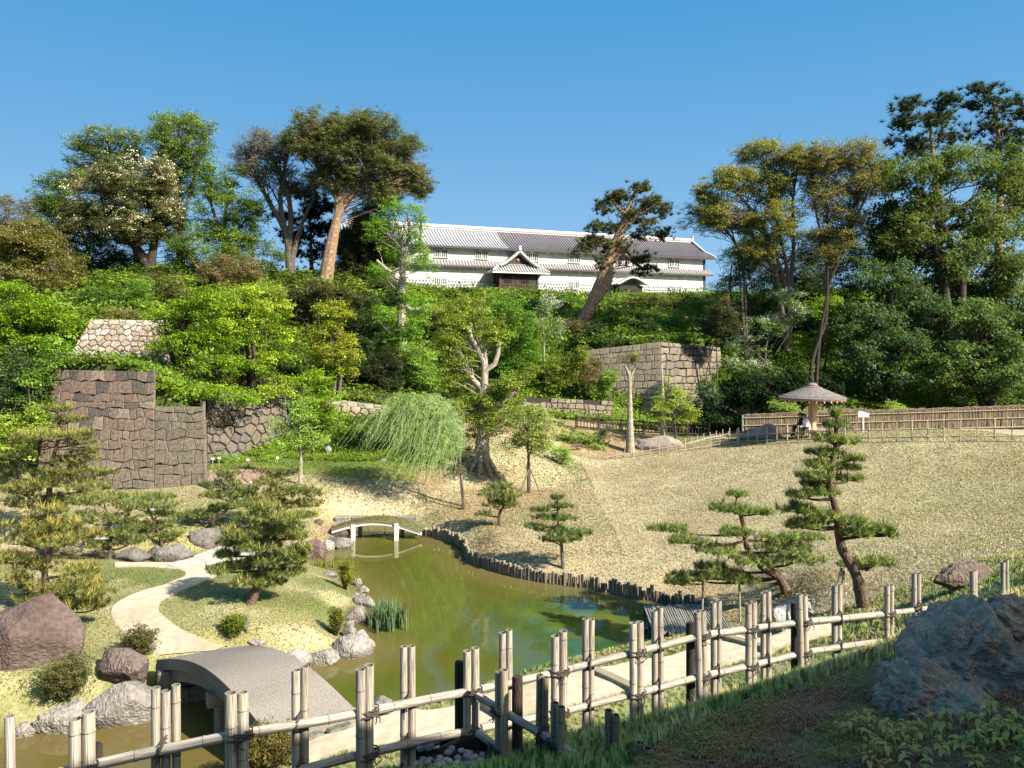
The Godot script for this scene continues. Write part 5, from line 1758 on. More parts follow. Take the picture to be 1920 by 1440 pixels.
# ---------------------------------------------------------------- pavilion, people, signs
func build_pavilion() -> void:
	var c := V(1523, 745, 44.5)
	var gy := H(c.x, 44.5)
	var o := thing("umbrella_pavilion", "round umbrella shaped garden shelter on one thick post, on top of the mound", "pavilion", Vector3(c.x, gy, c.z))
	var y := c.y - gy   # height of the rim above the ground
	var m := MB.new()
	m.col = Color(0.24, 0.215, 0.2)
	m.lathe([Vector2(1.8, y + 0.02), Vector2(1.55, y + 0.12), Vector2(1.1, y + 0.29), Vector2(0.6, y + 0.5), Vector2(0.22, y + 0.68), Vector2(0.0, y + 0.71)], 40, Vector3.ZERO)
	m.lathe([Vector2(1.8, y + 0.02), Vector2(1.79, y - 0.05)], 40, Vector3.ZERO)
	var roof := part("roof", m, M.stone, o)
	for k in 5:   # courses of bark shingle
		m = MB.new()
		m.col = Color(0.2, 0.18, 0.17)
		var t := 0.12 + k * 0.18
		var r0 := lerpf(1.8, 0.22, t)
		var y0 := y + 0.035 + lerpf(0.02, 0.68, t) - 0.055 * sin(PI * t)
		m.lathe([Vector2(r0 + 0.012, y0 - 0.012), Vector2(r0 - 0.05, y0 + 0.02)], 40, Vector3.ZERO)
		part("shingle_course", m, M.stone, roof)
	m = MB.new()
	m.col = Color(0.17, 0.14, 0.13)
	m.lathe([Vector2(0.27, y + 0.64), Vector2(0.29, y + 0.7), Vector2(0.2, y + 0.79), Vector2(0.0, y + 0.82)], 20, Vector3.ZERO)
	part("cap", m, M.plain, o)
	m = MB.new()
	m.col = Color(0.55, 0.31, 0.16)
	m.lathe([Vector2(1.79, y - 0.05), Vector2(1.74, y - 0.12), Vector2(0.2, y + 0.3)], 40, Vector3.ZERO)
	part("ceiling", m, M.wood, o)
	for k in 28:
		var a := TAU * k / 28
		m = MB.new()
		m.col = Color(0.6, 0.36, 0.2)
		var dr := Vector3(cos(a), 0, sin(a))
		var sl := (dr * 1.5 + Vector3.DOWN * 0.4).normalized()
		m.box(dr * 1.0 + Vector3.UP * (y + 0.03), Vector3(1.55, 0.09, 0.06), Basis(sl, dr.cross(Vector3.UP).cross(sl).normalized() * -1.0, dr.cross(Vector3.UP)))
		m.col = Color(0.7, 0.62, 0.5)
		m.box(dr * 1.745 + Vector3.UP * (y - 0.15), Vector3(0.02, 0.085, 0.062), Basis(dr, Vector3.UP, dr.cross(Vector3.UP)))
		part("rafter", m, M.wood, o)
	m = MB.new()
	m.col = Color(0.66, 0.46, 0.29)
	m.tube([Vector3(0, -0.1, 0), Vector3(0, y + 0.4, 0)], [0.215, 0.205], 20, true, 0.3)
	part("post", m, M.wood, o)
	m = MB.new()
	m.col = Color(0.42, 0.32, 0.22)
	m.lathe([Vector2(0.23, 0.41), Vector2(0.23, 0.46), Vector2(0.72, 0.46), Vector2(0.72, 0.41), Vector2(0.23, 0.41)], 24, Vector3.ZERO, false)
	part("bench_seat", m, M.wood, o)
	for k in 6:
		m = MB.new()
		m.col = Color(0.34, 0.25, 0.17)
		m.box(Vector3(cos(TAU * k / 6) * 0.6, 0.2, sin(TAU * k / 6) * 0.6), Vector3(0.07, 0.42, 0.07))
		part("bench_leg", m, M.wood, o)
	person("seated person in a white jacket with dark hair under the umbrella shelter", Vector3(c.x - 0.42, gy + 0.46, c.z + 0.42), Color(0.8, 0.8, 0.79), true)
	person("seated person in dark clothes beyond the one in white, under the shelter", Vector3(c.x - 0.5, gy + 0.46, c.z - 0.12), Color(0.012, 0.012, 0.014), false)
	# notice board with a little roof
	var b := V(1618, 776, 43.7)
	var by := H(b.x, 43.7)
	o = thing("notice_board", "white notice board with a small gabled roof in front of the brushwood fence", "sign", Vector3(b.x, by, b.z))
	m = MB.new()
	m.col = Color(0.62, 0.6, 0.56)
	m.box(Vector3(0, (b.y - by) * 0.5, 0), Vector3(0.11, b.y - by, 0.09), Basis(), 0.01)
	part("post", m, M.wood, o)
	m = MB.new()
	m.col = Color(0.74, 0.72, 0.68)
	m.box(Vector3(0, b.y - by, 0.06), Vector3(0.6, 0.36, 0.04), Basis(), 0.008)
	var bd := part("board", m, M.plain, o)
	for k in 4:
		m = MB.new()
		m.col = Color(0.1, 0.09, 0.08)
		m.box(Vector3(0.2 - k * 0.13, b.y - by + 0.01, 0.083), Vector3(0.018, rnd(0.14, 0.22), 0.004))
		part("text_line", m, M.plain, bd)
	m = MB.new()
	m.col = Color(0.26, 0.16, 0.11)
	for s in [-1.0, 1.0]:
		m.box(Vector3(s * 0.19, b.y - by + 0.245, 0.05), Vector3(0.42, 0.04, 0.26), Basis(Vector3.BACK, -s * 0.3))
	part("little_roof", m, M.wood, o)
	# plant label by the low wall, and small markers in the planting
	b = V(471, 906, 37.2)
	by = H(b.x, 37.2)
	o = thing("plant_sign", "small white sign on a thin stake at the foot of the low pinkish wall", "sign", Vector3(b.x, by, b.z))
	m = MB.new()
	m.col = Color(0.7, 0.69, 0.66)
	m.box(Vector3(0, b.y - by, 0), Vector3(0.3, 0.17, 0.02))
	part("plate", m, M.plain, o)
	m = MB.new()
	m.col = Color(0.5, 0.49, 0.46)
	m.box(Vector3(0, (b.y - by) * 0.5 - 0.08, -0.012), Vector3(0.03, b.y - by - 0.1, 0.02))
	part("stake", m, M.plain, o)
	var i := 0
	for q in [[399, 860, 40.2], [411, 859, 40.2], [465, 863, 40.4], [520, 864, 41]]:
		b = V(q[0], q[1], q[2])
		by = H(b.x, q[2])
		o = thing("plant_label", ["white plant label at the foot of the shadowed wall, first from the corner", "white plant label right beside the first one at the wall corner", "white plant label in the ferns below the shadowed wall", "white plant label in the green below the right end of the shadowed wall"][i], "sign", Vector3(b.x, by, b.z), "plant labels")
		m = MB.new()
		m.col = Color(0.72, 0.71, 0.69)
		m.box(Vector3(0, maxf(b.y - by, 0.2), 0), Vector3(0.16, 0.1, 0.015))
		part("plate", m, M.plain, o)
		m = MB.new()
		m.col = Color(0.4, 0.39, 0.36)
		m.box(Vector3(0, maxf(b.y - by, 0.2) * 0.5, -0.01), Vector3(0.02, maxf(b.y - by, 0.2), 0.01))
		part("stake", m, M.plain, o)
		i += 1
# bodies: tapered capsules joined by a smooth minimum and meshed as surface nets
func sdf_mesh(bones: Array, lo: Vector3, hi: Vector3, cell: float, tone: Callable, k := 0.05) -> MB:
	var n := Vector3i(((hi - lo) / cell).ceil()) + Vector3i.ONE
	var f := PackedFloat32Array()
	f.resize(n.x * n.y * n.z)
	for z in n.z:
		for y in n.y:
			for x in n.x:
				var p := lo + Vector3(x, y, z) * cell
				var s := 9.0
				for b in bones:
					var a: Vector3 = b[0]
					var e: Vector3 = b[1] - a
					var t := clampf((p - a).dot(e) / maxf(e.length_squared(), 1e-6), 0, 1)
					var v: float = p.distance_to(a + e * t) - lerpf(b[2], b[3], t)
					var h := clampf(0.5 + 0.5 * (s - v) / k, 0, 1)
					s = lerpf(s, v, h) - k * h * (1.0 - h)
				f[(z * n.y + y) * n.x + x] = s
	var id := {}
	var vs := []
	var at := func(x, y, z): return f[(z * n.y + y) * n.x + x]
	for z in n.z - 1:
		for y in n.y - 1:
			for x in n.x - 1:
				var sum := Vector3.ZERO
				var c := 0
				for e in [[0, 0, 0, 1, 0, 0], [0, 1, 0, 1, 1, 0], [0, 0, 1, 1, 0, 1], [0, 1, 1, 1, 1, 1], [0, 0, 0, 0, 1, 0], [1, 0, 0, 1, 1, 0], [0, 0, 1, 0, 1, 1], [1, 0, 1, 1, 1, 1], [0, 0, 0, 0, 0, 1], [1, 0, 0, 1, 0, 1], [0, 1, 0, 0, 1, 1], [1, 1, 0, 1, 1, 1]]:
					var a: float = at.call(x + e[0], y + e[1], z + e[2])
					var b: float = at.call(x + e[3], y + e[4], z + e[5])
					if (a < 0) != (b < 0):
						sum += Vector3(x + e[0], y + e[1], z + e[2]).lerp(Vector3(x + e[3], y + e[4], z + e[5]), a / (a - b))
						c += 1
				if c:
					id[Vector3i(x, y, z)] = vs.size()
					vs.append(lo + sum / c * cell)
	var faces := []
	for q in id:
		for ax in 3:
			var d := Vector3i.ZERO
			d[ax] = 1
			var a: float = at.call(q.x, q.y, q.z)
			var r: Vector3i = q + d
			var b: float = at.call(r.x, r.y, r.z)
			if (a < 0) == (b < 0): continue
			var u := Vector3i.ZERO
			u[(ax + 1) % 3] = 1
			var w := Vector3i.ZERO
			w[(ax + 2) % 3] = 1
			if not (id.has(q - u) and id.has(q - w) and id.has(q - u - w)): continue
			var s := [id[q], id[q - u], id[q - u - w], id[q - w]]
			if a > 0: s.reverse()
			faces.append(s)
	var nn := []
	nn.resize(vs.size())
	nn.fill(Vector3.ZERO)
	for s in faces:
		var g: Vector3 = (vs[s[2]] - vs[s[0]]).cross(vs[s[3]] - vs[s[1]])
		for i in s: nn[i] += g
	var m := MB.new()
	for s in faces:
		for t in [[0, 1, 2], [0, 2, 3]]:
			m.col = tone.call((vs[s[0]] + vs[s[2]]) * 0.5)
			m.t3(vs[s[t[0]]], vs[s[t[1]]], vs[s[t[2]]], nn[s[t[0]]].normalized(), nn[s[t[1]]].normalized(), nn[s[t[2]]].normalized())
	return m
func person(label: String, at: Vector3, jacket: Color, bent: bool) -> void:
	# seated, facing -x; the origin is the seat under the hips
	var o := thing("person", label, "person", at)
	var z := Vector3(0, 0, 1)
	var hip := Vector3(0, 0.11, 0)
	var chest := Vector3(-0.09 if bent else -0.04, 0.42, 0)
	var neck := chest + Vector3(-0.05, 0.17, 0)
	var head := neck + Vector3(-0.06 if bent else -0.03, 0.13, 0)
	var skin := Color(0.42, 0.27, 0.19)
	var dark := Color(0.02, 0.02, 0.024)
	var bones := [[hip, chest, 0.145, 0.15], [chest, neck, 0.12, 0.055], [neck, head, 0.052, 0.06], [head + Vector3(0.012, 0.03, 0), head + Vector3(-0.012, -0.04, 0), 0.098, 0.075], [head + Vector3(-0.1, -0.02, 0), head + Vector3(-0.112, -0.035, 0), 0.016, 0.018]]
	var sleeve := [[hip + Vector3(0, -0.02, 0), chest, 0.165, 0.175], [chest, chest + Vector3(-0.03, 0.1, 0), 0.15, 0.09]]
	for s in [-1.0, 1.0]:
		var knee := Vector3(-0.46, 0.09, 0.1 * s)
		var ankle := Vector3(-0.5, -0.36, 0.11 * s)
		bones.append_array([[hip + z * 0.08 * s, knee, 0.1, 0.068], [knee, ankle, 0.064, 0.045], [ankle, ankle + Vector3(-0.16, -0.05, 0), 0.045, 0.035]])
		var sh := chest + Vector3(0, 0.08, 0.17 * s)
		var el := Vector3(-0.12, 0.2, 0.22 * s)
		var ha := Vector3(-0.36, 0.19, 0.08 * s)
		bones.append_array([[sh, el, 0.058, 0.046], [el, ha, 0.044, 0.03], [ha, ha + Vector3(-0.07, -0.01, 0), 0.03, 0.026]])
		for f in 4: bones.append([ha + Vector3(-0.07, 0, (f - 1.5) * 0.02), ha + Vector3(-0.13 + absf(f - 1.4) * 0.008, -0.035, (f - 1.5) * 0.022), 0.012, 0.009])
		bones.append([ha + Vector3(-0.03, 0.01, -0.025 * s), ha + Vector3(-0.08, 0.02, -0.05 * s), 0.013, 0.01])
		sleeve.append_array([[sh, el, 0.075, 0.062], [el, ha + Vector3(0.05, 0, 0), 0.06, 0.046]])
	part("body", sdf_mesh(bones, Vector3(-0.75, -0.5, -0.36), Vector3(0.24, 0.98, 0.36), 0.024, func(p): return dark if p.y < 0.23 and not (p.x < -0.24 and p.y > 0.155) else skin, 0.035), M.skin, o)
	part("jacket", sdf_mesh(sleeve, Vector3(-0.5, -0.12, -0.4), Vector3(0.26, 0.75, 0.4), 0.028, func(p): return jacket, 0.06), M.skin, o)
	var hair := [[head + Vector3(0.035, 0.045, 0), head + Vector3(0.045, -0.02, 0), 0.098, 0.085], [head + Vector3(-0.03, 0.075, 0), head + Vector3(0.03, 0.06, 0), 0.08, 0.09]]
	if not bent: hair.append([head + Vector3(0.06, 0, 0), chest + Vector3(0.1, 0.05, 0), 0.08, 0.06])
	part("hair", sdf_mesh(hair, head - Vector3.ONE * 0.5, head + Vector3.ONE * 0.22, 0.02, func(p): return Color(0.012, 0.01, 0.01), 0.03), M.skin, o)
# ---------------------------------------------------------------- trees and shrubs
const MAPLE0 := Color(0.1, 0.18, 0.012)
const MAPLE1 := Color(0.29, 0.42, 0.035)
const OLIVE0 := Color(0.109, 0.114, 0.032)
const OLIVE1 := Color(0.275, 0.241, 0.096)
const MID0 := Color(0.087, 0.142, 0.032)
const MID1 := Color(0.246, 0.341, 0.08)
const DARK0 := Color(0.0319, 0.0568, 0.0256)
const DARK1 := Color(0.102, 0.149, 0.0608)
const LUSH0 := Color(0.102, 0.213, 0.0288)
const LUSH1 := Color(0.29, 0.469, 0.072)
func build_trees_left() -> void:
	var back := "tall trees along the hilltop at left"
	tree("airy_tree", "tall airy green tree standing highest at left, behind the cream flowered dome", "tree", [338, 520], 75, [[335, 238, 65, 34], [305, 262, 31, 39], [362, 288, 38, 46], [330, 300, 45, 41], [345, 345, 47, 34], [380, 250, 22, 29]], {"leaf": "fine", "size": 0.75, "c0": MID0, "c1": MID1, "dens": 0.80, "r": 0.32, "trunk": [[[340, 470], [335, 380], [338, 300], [335, 245]], [[340, 430], [362, 340], [372, 285]], [[338, 420], [316, 330], [302, 268]]], "limbs": 0.9, "twigs": 2, "clumps": 1.3}, back)
	tree("airy_tree", "wind swept airy tree leaning left at the far left skyline", "tree", [262, 520], 77, [[160, 268, 38, 23], [200, 252, 43, 21], [150, 305, 31, 16], [255, 272, 29, 28], [210, 290, 56, 28], [180, 330, 52, 18], [240, 310, 34, 23]], {"leaf": "fine", "size": 0.7, "c0": MID0, "c1": Color(0.29, 0.341, 0.096), "dens": 0.65, "r": 0.28, "trunk": [[[262, 470], [245, 390], [205, 320], [160, 280]], [[250, 420], [250, 340], [255, 275]], [[240, 390], [215, 320], [200, 260]]], "limbs": 0.9, "twigs": 2, "flat": 0.5, "clumps": 1.4}, back)
	tree("evergreen_tree", "broad dome of dark evergreen leaves tipped with cream, on a leaning trunk", "tree", [282, 512], 70, [[255, 338, 90, 44], [180, 385, 69, 57], [300, 355, 52, 48], [235, 425, 81, 41], [312, 412, 38, 51], [205, 345, 58, 34], [155, 425, 45, 39], [270, 395, 67, 46]], {"leaf": "small", "size": 0.75, "c0": Color(0.06, 0.07, 0.03), "c1": Color(0.2, 0.2, 0.09), "dens": 2.17, "r": 0.5, "bark": "dark", "trunk": [[[282, 505], [255, 465], [225, 430], [190, 400]], [[282, 500], [290, 450], [300, 400]]], "c2": Color(0.525, 0.475, 0.3), "p2": 0.26, "leaf2": "small"}, back)
	tree("evergreen_tree", "dark tree with fresh green sprays left of the cream flowered dome", "tree", [140, 545], 76, [[125, 340, 63, 21], [85, 378, 29, 21], [100, 415, 52, 51], [130, 385, 45, 41], [85, 455, 45, 34]], {"leaf": "fine", "size": 0.75, "c0": DARK0, "c1": Color(0.217, 0.301, 0.06), "dens": 1.59, "r": 0.25, "bark": "dark", "trunk": [[[150, 560], [180, 540], [165, 470], [140, 400], [110, 360]]], "limbs": 0.6}, back)
	tree("half_bare_tree", "half bare brownish tree at the left edge of the photograph, above the bright maple", "tree", [15, 560], 68, [[15, 400, 52, 39], [45, 440, 45, 34], [-20, 440, 52, 46], [20, 480, 58, 34]], {"leaf": "small", "size": 0.6, "c0": Color(0.131, 0.0994, 0.096), "c1": Color(0.29, 0.241, 0.128), "dens": 0.65, "r": 0.25, "trunk": [[[15, 520], [20, 450], [12, 395]], [[18, 500], [45, 440]]], "limbs": 1.0, "twigs": 4}, back)
	tree("green_tree", "dull olive tree with layered branches behind the left maple", "tree", [80, 590], 62, [[30, 445, 56, 34], [75, 440, 45, 39], [50, 470, 63, 39], [95, 490, 63, 41], [20, 510, 52, 32], [70, 530, 67, 30], [125, 520, 40, 34]], {"leaf": "fine", "size": 0.7, "c0": OLIVE0, "c1": OLIVE1, "dens": 1.30, "r": 0.22, "stems": 2, "flat": 0.45}, back)
	tree("green_tree", "dark blue green thicket tree under the cream flowered dome", "tree", [220, 560], 74, [[190, 470, 45, 32], [235, 490, 52, 34], [180, 515, 49, 30], [335, 480, 29, 34], [150, 500, 29, 34]], {"leaf": "fine", "size": 0.7, "c0": DARK0, "c1": DARK1, "dens": 1.23, "r": 0.15, "stems": 3}, back)
	tree("green_tree", "mid green loose tree between the dome and the bare tree", "tree", [425, 530], 70, [[398, 326, 29, 30], [440, 372, 60, 46], [400, 425, 54, 41], [470, 430, 45, 46], [440, 330, 31, 23], [385, 375, 27, 34], [430, 460, 56, 28]], {"leaf": "fine", "size": 0.72, "c0": MID0, "c1": MID1, "dens": 1.09, "r": 0.25, "trunk": [[[425, 500], [420, 430], [430, 350]], [[422, 470], [455, 420]], [[422, 460], [395, 380], [398, 330]]], "limbs": 0.7, "flat": 0.5}, back)
	tree("half_bare_tree", "nearly leafless grey tree with several stems left of the great dark tree", "tree", [545, 525], 70, [[480, 268, 44, 30], [500, 320, 50, 40], [548, 345, 40, 34], [455, 300, 26, 34], [530, 280, 36, 34]], {"leaf": "small", "size": 0.5, "c0": Color(0.217, 0.185, 0.208), "c1": Color(0.319, 0.312, 0.16), "dens": 0.14, "r": 0.34, "bark": "grey", "trunk": [[[542, 470], [545, 400], [530, 330], [490, 270]], [[548, 480], [570, 410], [590, 370]], [[540, 460], [525, 370], [540, 290]], [[536, 440], [500, 370], [462, 300]]], "limbs": 1.0, "twigs": 7, "clumps": 1.8}, back)
	tree("great_tree", "great dark crowned tree with a bare reddish trunk at the left end of the storehouse", "tree", [610, 512], 68, [[600, 238, 63, 34], [680, 235, 72, 32], [745, 285, 54, 46], [640, 285, 81, 48], [700, 325, 67, 46], [775, 335, 38, 34], [560, 268, 38, 34], [620, 335, 52, 34], [722, 368, 49, 23], [790, 350, 25, 28], [660, 262, 67, 28]], {"leaf": "small", "size": 0.66, "c0": Color(0.06, 0.075, 0.04), "c1": Color(0.2, 0.22, 0.11), "dens": 1.30, "r": 0.43, "bark": "brown", "trunk": [[[611, 500], [622, 440], [636, 385], [632, 330], [620, 260]], [[628, 420], [660, 365], [700, 310], [735, 280]], [[632, 400], [655, 330], [665, 260]], [[634, 390], [605, 330], [580, 270]], [[640, 380], [690, 350], [770, 335]]], "limbs": 0.8, "twigs": 3, "c2": Color(0.24, 0.21, 0.12), "p2": 0.14, "leaf2": "small", "flower": false, "clumps": 1.5}, back)
	tree("dark_pine", "small nearly black pine between the bare stems and the great tree", "pine", [585, 520], 73, [[565, 358, 38, 14], [592, 385, 40, 16], [552, 405, 38, 16], [602, 428, 34, 18], [560, 440, 40, 16], [590, 470, 38, 16]], {"leaf": "far_needle", "lmat": "needle", "size": 0.9, "c0": Color(0.0174, 0.0284, 0.0192), "c1": Color(0.0435, 0.0639, 0.04), "dens": 3.19, "r": 0.2, "bark": "dark", "trunk": [[[583, 470], [580, 410], [568, 360]]], "flat": 0.5}, back)
	tree("evergreen_tree", "dark evergreen hiding the left end of the storehouse", "tree", [695, 560], 72, [[660, 455, 29, 34], [720, 470, 45, 46], [650, 520, 29, 23], [690, 440, 49, 46], [670, 490, 40, 41], [715, 500, 45, 46], [700, 530, 56, 30], [690, 405, 34, 23], [645, 500, 22, 23]], {"leaf": "small", "size": 0.7, "c0": DARK0, "c1": Color(0.154, 0.151, 0.08), "dens": 2.90, "r": 0.25}, back)
	tree("green_tree", "leafy dark green tree filling the crest left of the cream flowered dome", "tree", [70, 560], 69, [[60, 440, 50, 44], [105, 470, 40, 40], [20, 470, 46, 44], [80, 515, 60, 34], [140, 505, 34, 36], [10, 530, 50, 40]], {"leaf": "fine", "size": 0.75, "c0": DARK0, "c1": Color(0.15, 0.22, 0.05), "dens": 1.3, "r": 0.2, "stems": 2, "bark": "dark"}, back)
	tree("green_tree", "leafy tree filling the crest between the cream flowered dome and the bare stems", "tree", [390, 540], 67, [[350, 455, 36, 30], [390, 480, 46, 30], [440, 480, 40, 30], [480, 500, 36, 26], [345, 500, 40, 26], [515, 480, 22, 36]], {"leaf": "fine", "size": 0.72, "c0": MID0, "c1": Color(0.19, 0.26, 0.06), "dens": 1.1, "r": 0.16, "stems": 2}, back)
	tree("pollard_tree", "ivy clad tree with pale sawn off limbs in front of the storehouse's left half", "tree", [752, 645], 60, [[725, 425, 40, 30], [786, 408, 16, 38], [742, 390, 36, 18], [790, 495, 32, 28], [712, 510, 36, 16], [735, 470, 26, 26], [752, 560, 30, 20], [780, 450, 18, 26], [700, 440, 18, 16]], {"leaf": "fine", "size": 0.5, "c0": LUSH0, "c1": LUSH1, "dens": 0.95, "r": 0.36, "bark": "pale", "trunk": [[[752, 600], [753, 540], [757, 480], [748, 430], [736, 400]], [[757, 490], [768, 440], [764, 400]], [[757, 485], [785, 470], [790, 410]], [[754, 515], [735, 512], [706, 488]], [[754, 578], [775, 582], [806, 570]]], "limbs": 0.5})
	# maples and their neighbours on the terraces
	var mg := "bright maples on the terraces"
	tree("maple_tree", "bright yellow green maple spreading in from the left edge, above the dark bushes", "tree", [40, 770], 46, [[20, 555, 62, 32], [95, 600, 60, 32], [10, 615, 70, 34], [70, 580, 56, 28], [128, 608, 36, 20], [60, 640, 60, 26], [110, 575, 30, 16], [30, 660, 50, 24]], {"size": 0.62, "c0": MAPLE0, "c1": MAPLE1, "dens": 1.0, "r": 0.2, "bark": "dark", "stems": 3, "flat": 0.4}, mg)
	tree("maple_tree", "bright yellow green maple overhanging the top of the tall brown wall", "tree", [372, 752], 43.5, [[330, 585, 52, 30], [385, 565, 56, 30], [345, 640, 50, 30], [400, 625, 60, 36], [375, 690, 52, 22], [310, 625, 34, 28], [430, 685, 40, 26], [330, 695, 40, 16], [360, 722, 56, 18], [300, 655, 24, 20], [420, 742, 44, 16, -3.2], [375, 735, 34, 14, -3.5], [318, 728, 20, 12, -4.0], [470, 748, 34, 14, -1.5]], {"size": 0.6, "c0": MAPLE0, "c1": MAPLE1, "dens": 1.05, "r": 0.18, "bark": "dark", "stems": 4, "flat": 0.4}, mg)
	tree("maple_tree", "large bright maple right of the wall's maple, above the shadowed wall", "tree", [470, 750], 45, [[450, 560, 56, 30], [500, 590, 50, 36], [460, 625, 54, 34], [525, 645, 34, 40], [485, 680, 44, 30], [430, 600, 36, 30], [450, 710, 50, 22], [510, 738, 40, 18, -0.8], [540, 715, 26, 20]], {"size": 0.6, "c0": MAPLE0, "c1": Color(0.435, 0.54, 0.056), "dens": 1.05, "r": 0.18, "bark": "dark", "stems": 4, "flat": 0.4}, mg)
	tree("maple_tree", "fresh green young maple beside the end of the shadowed wall", "tree", [592, 805], 46, [[588, 710, 36, 22], [605, 745, 38, 28], [565, 735, 28, 22], [620, 780, 24, 22], [590, 775, 34, 22]], {"size": 0.55, "c0": Color(0.174, 0.284, 0.024), "c1": MAPLE1, "dens": 0.95, "r": 0.1, "stems": 3, "flat": 0.45}, mg)
	tree("maple_tree", "yellowish maple in front of the dark thicket, left of the ivy clad trunk", "tree", [625, 725], 51, [[625, 590, 38, 36], [612, 640, 50, 40], [652, 680, 34, 30], [600, 685, 40, 26], [640, 635, 34, 34]], {"size": 0.58, "c0": Color(0.189, 0.227, 0.024), "c1": Color(0.435, 0.44, 0.064), "dens": 1.1, "r": 0.14, "stems": 3, "flat": 0.45}, mg)
	var slope := "shrubs and small trees on the castle slope"
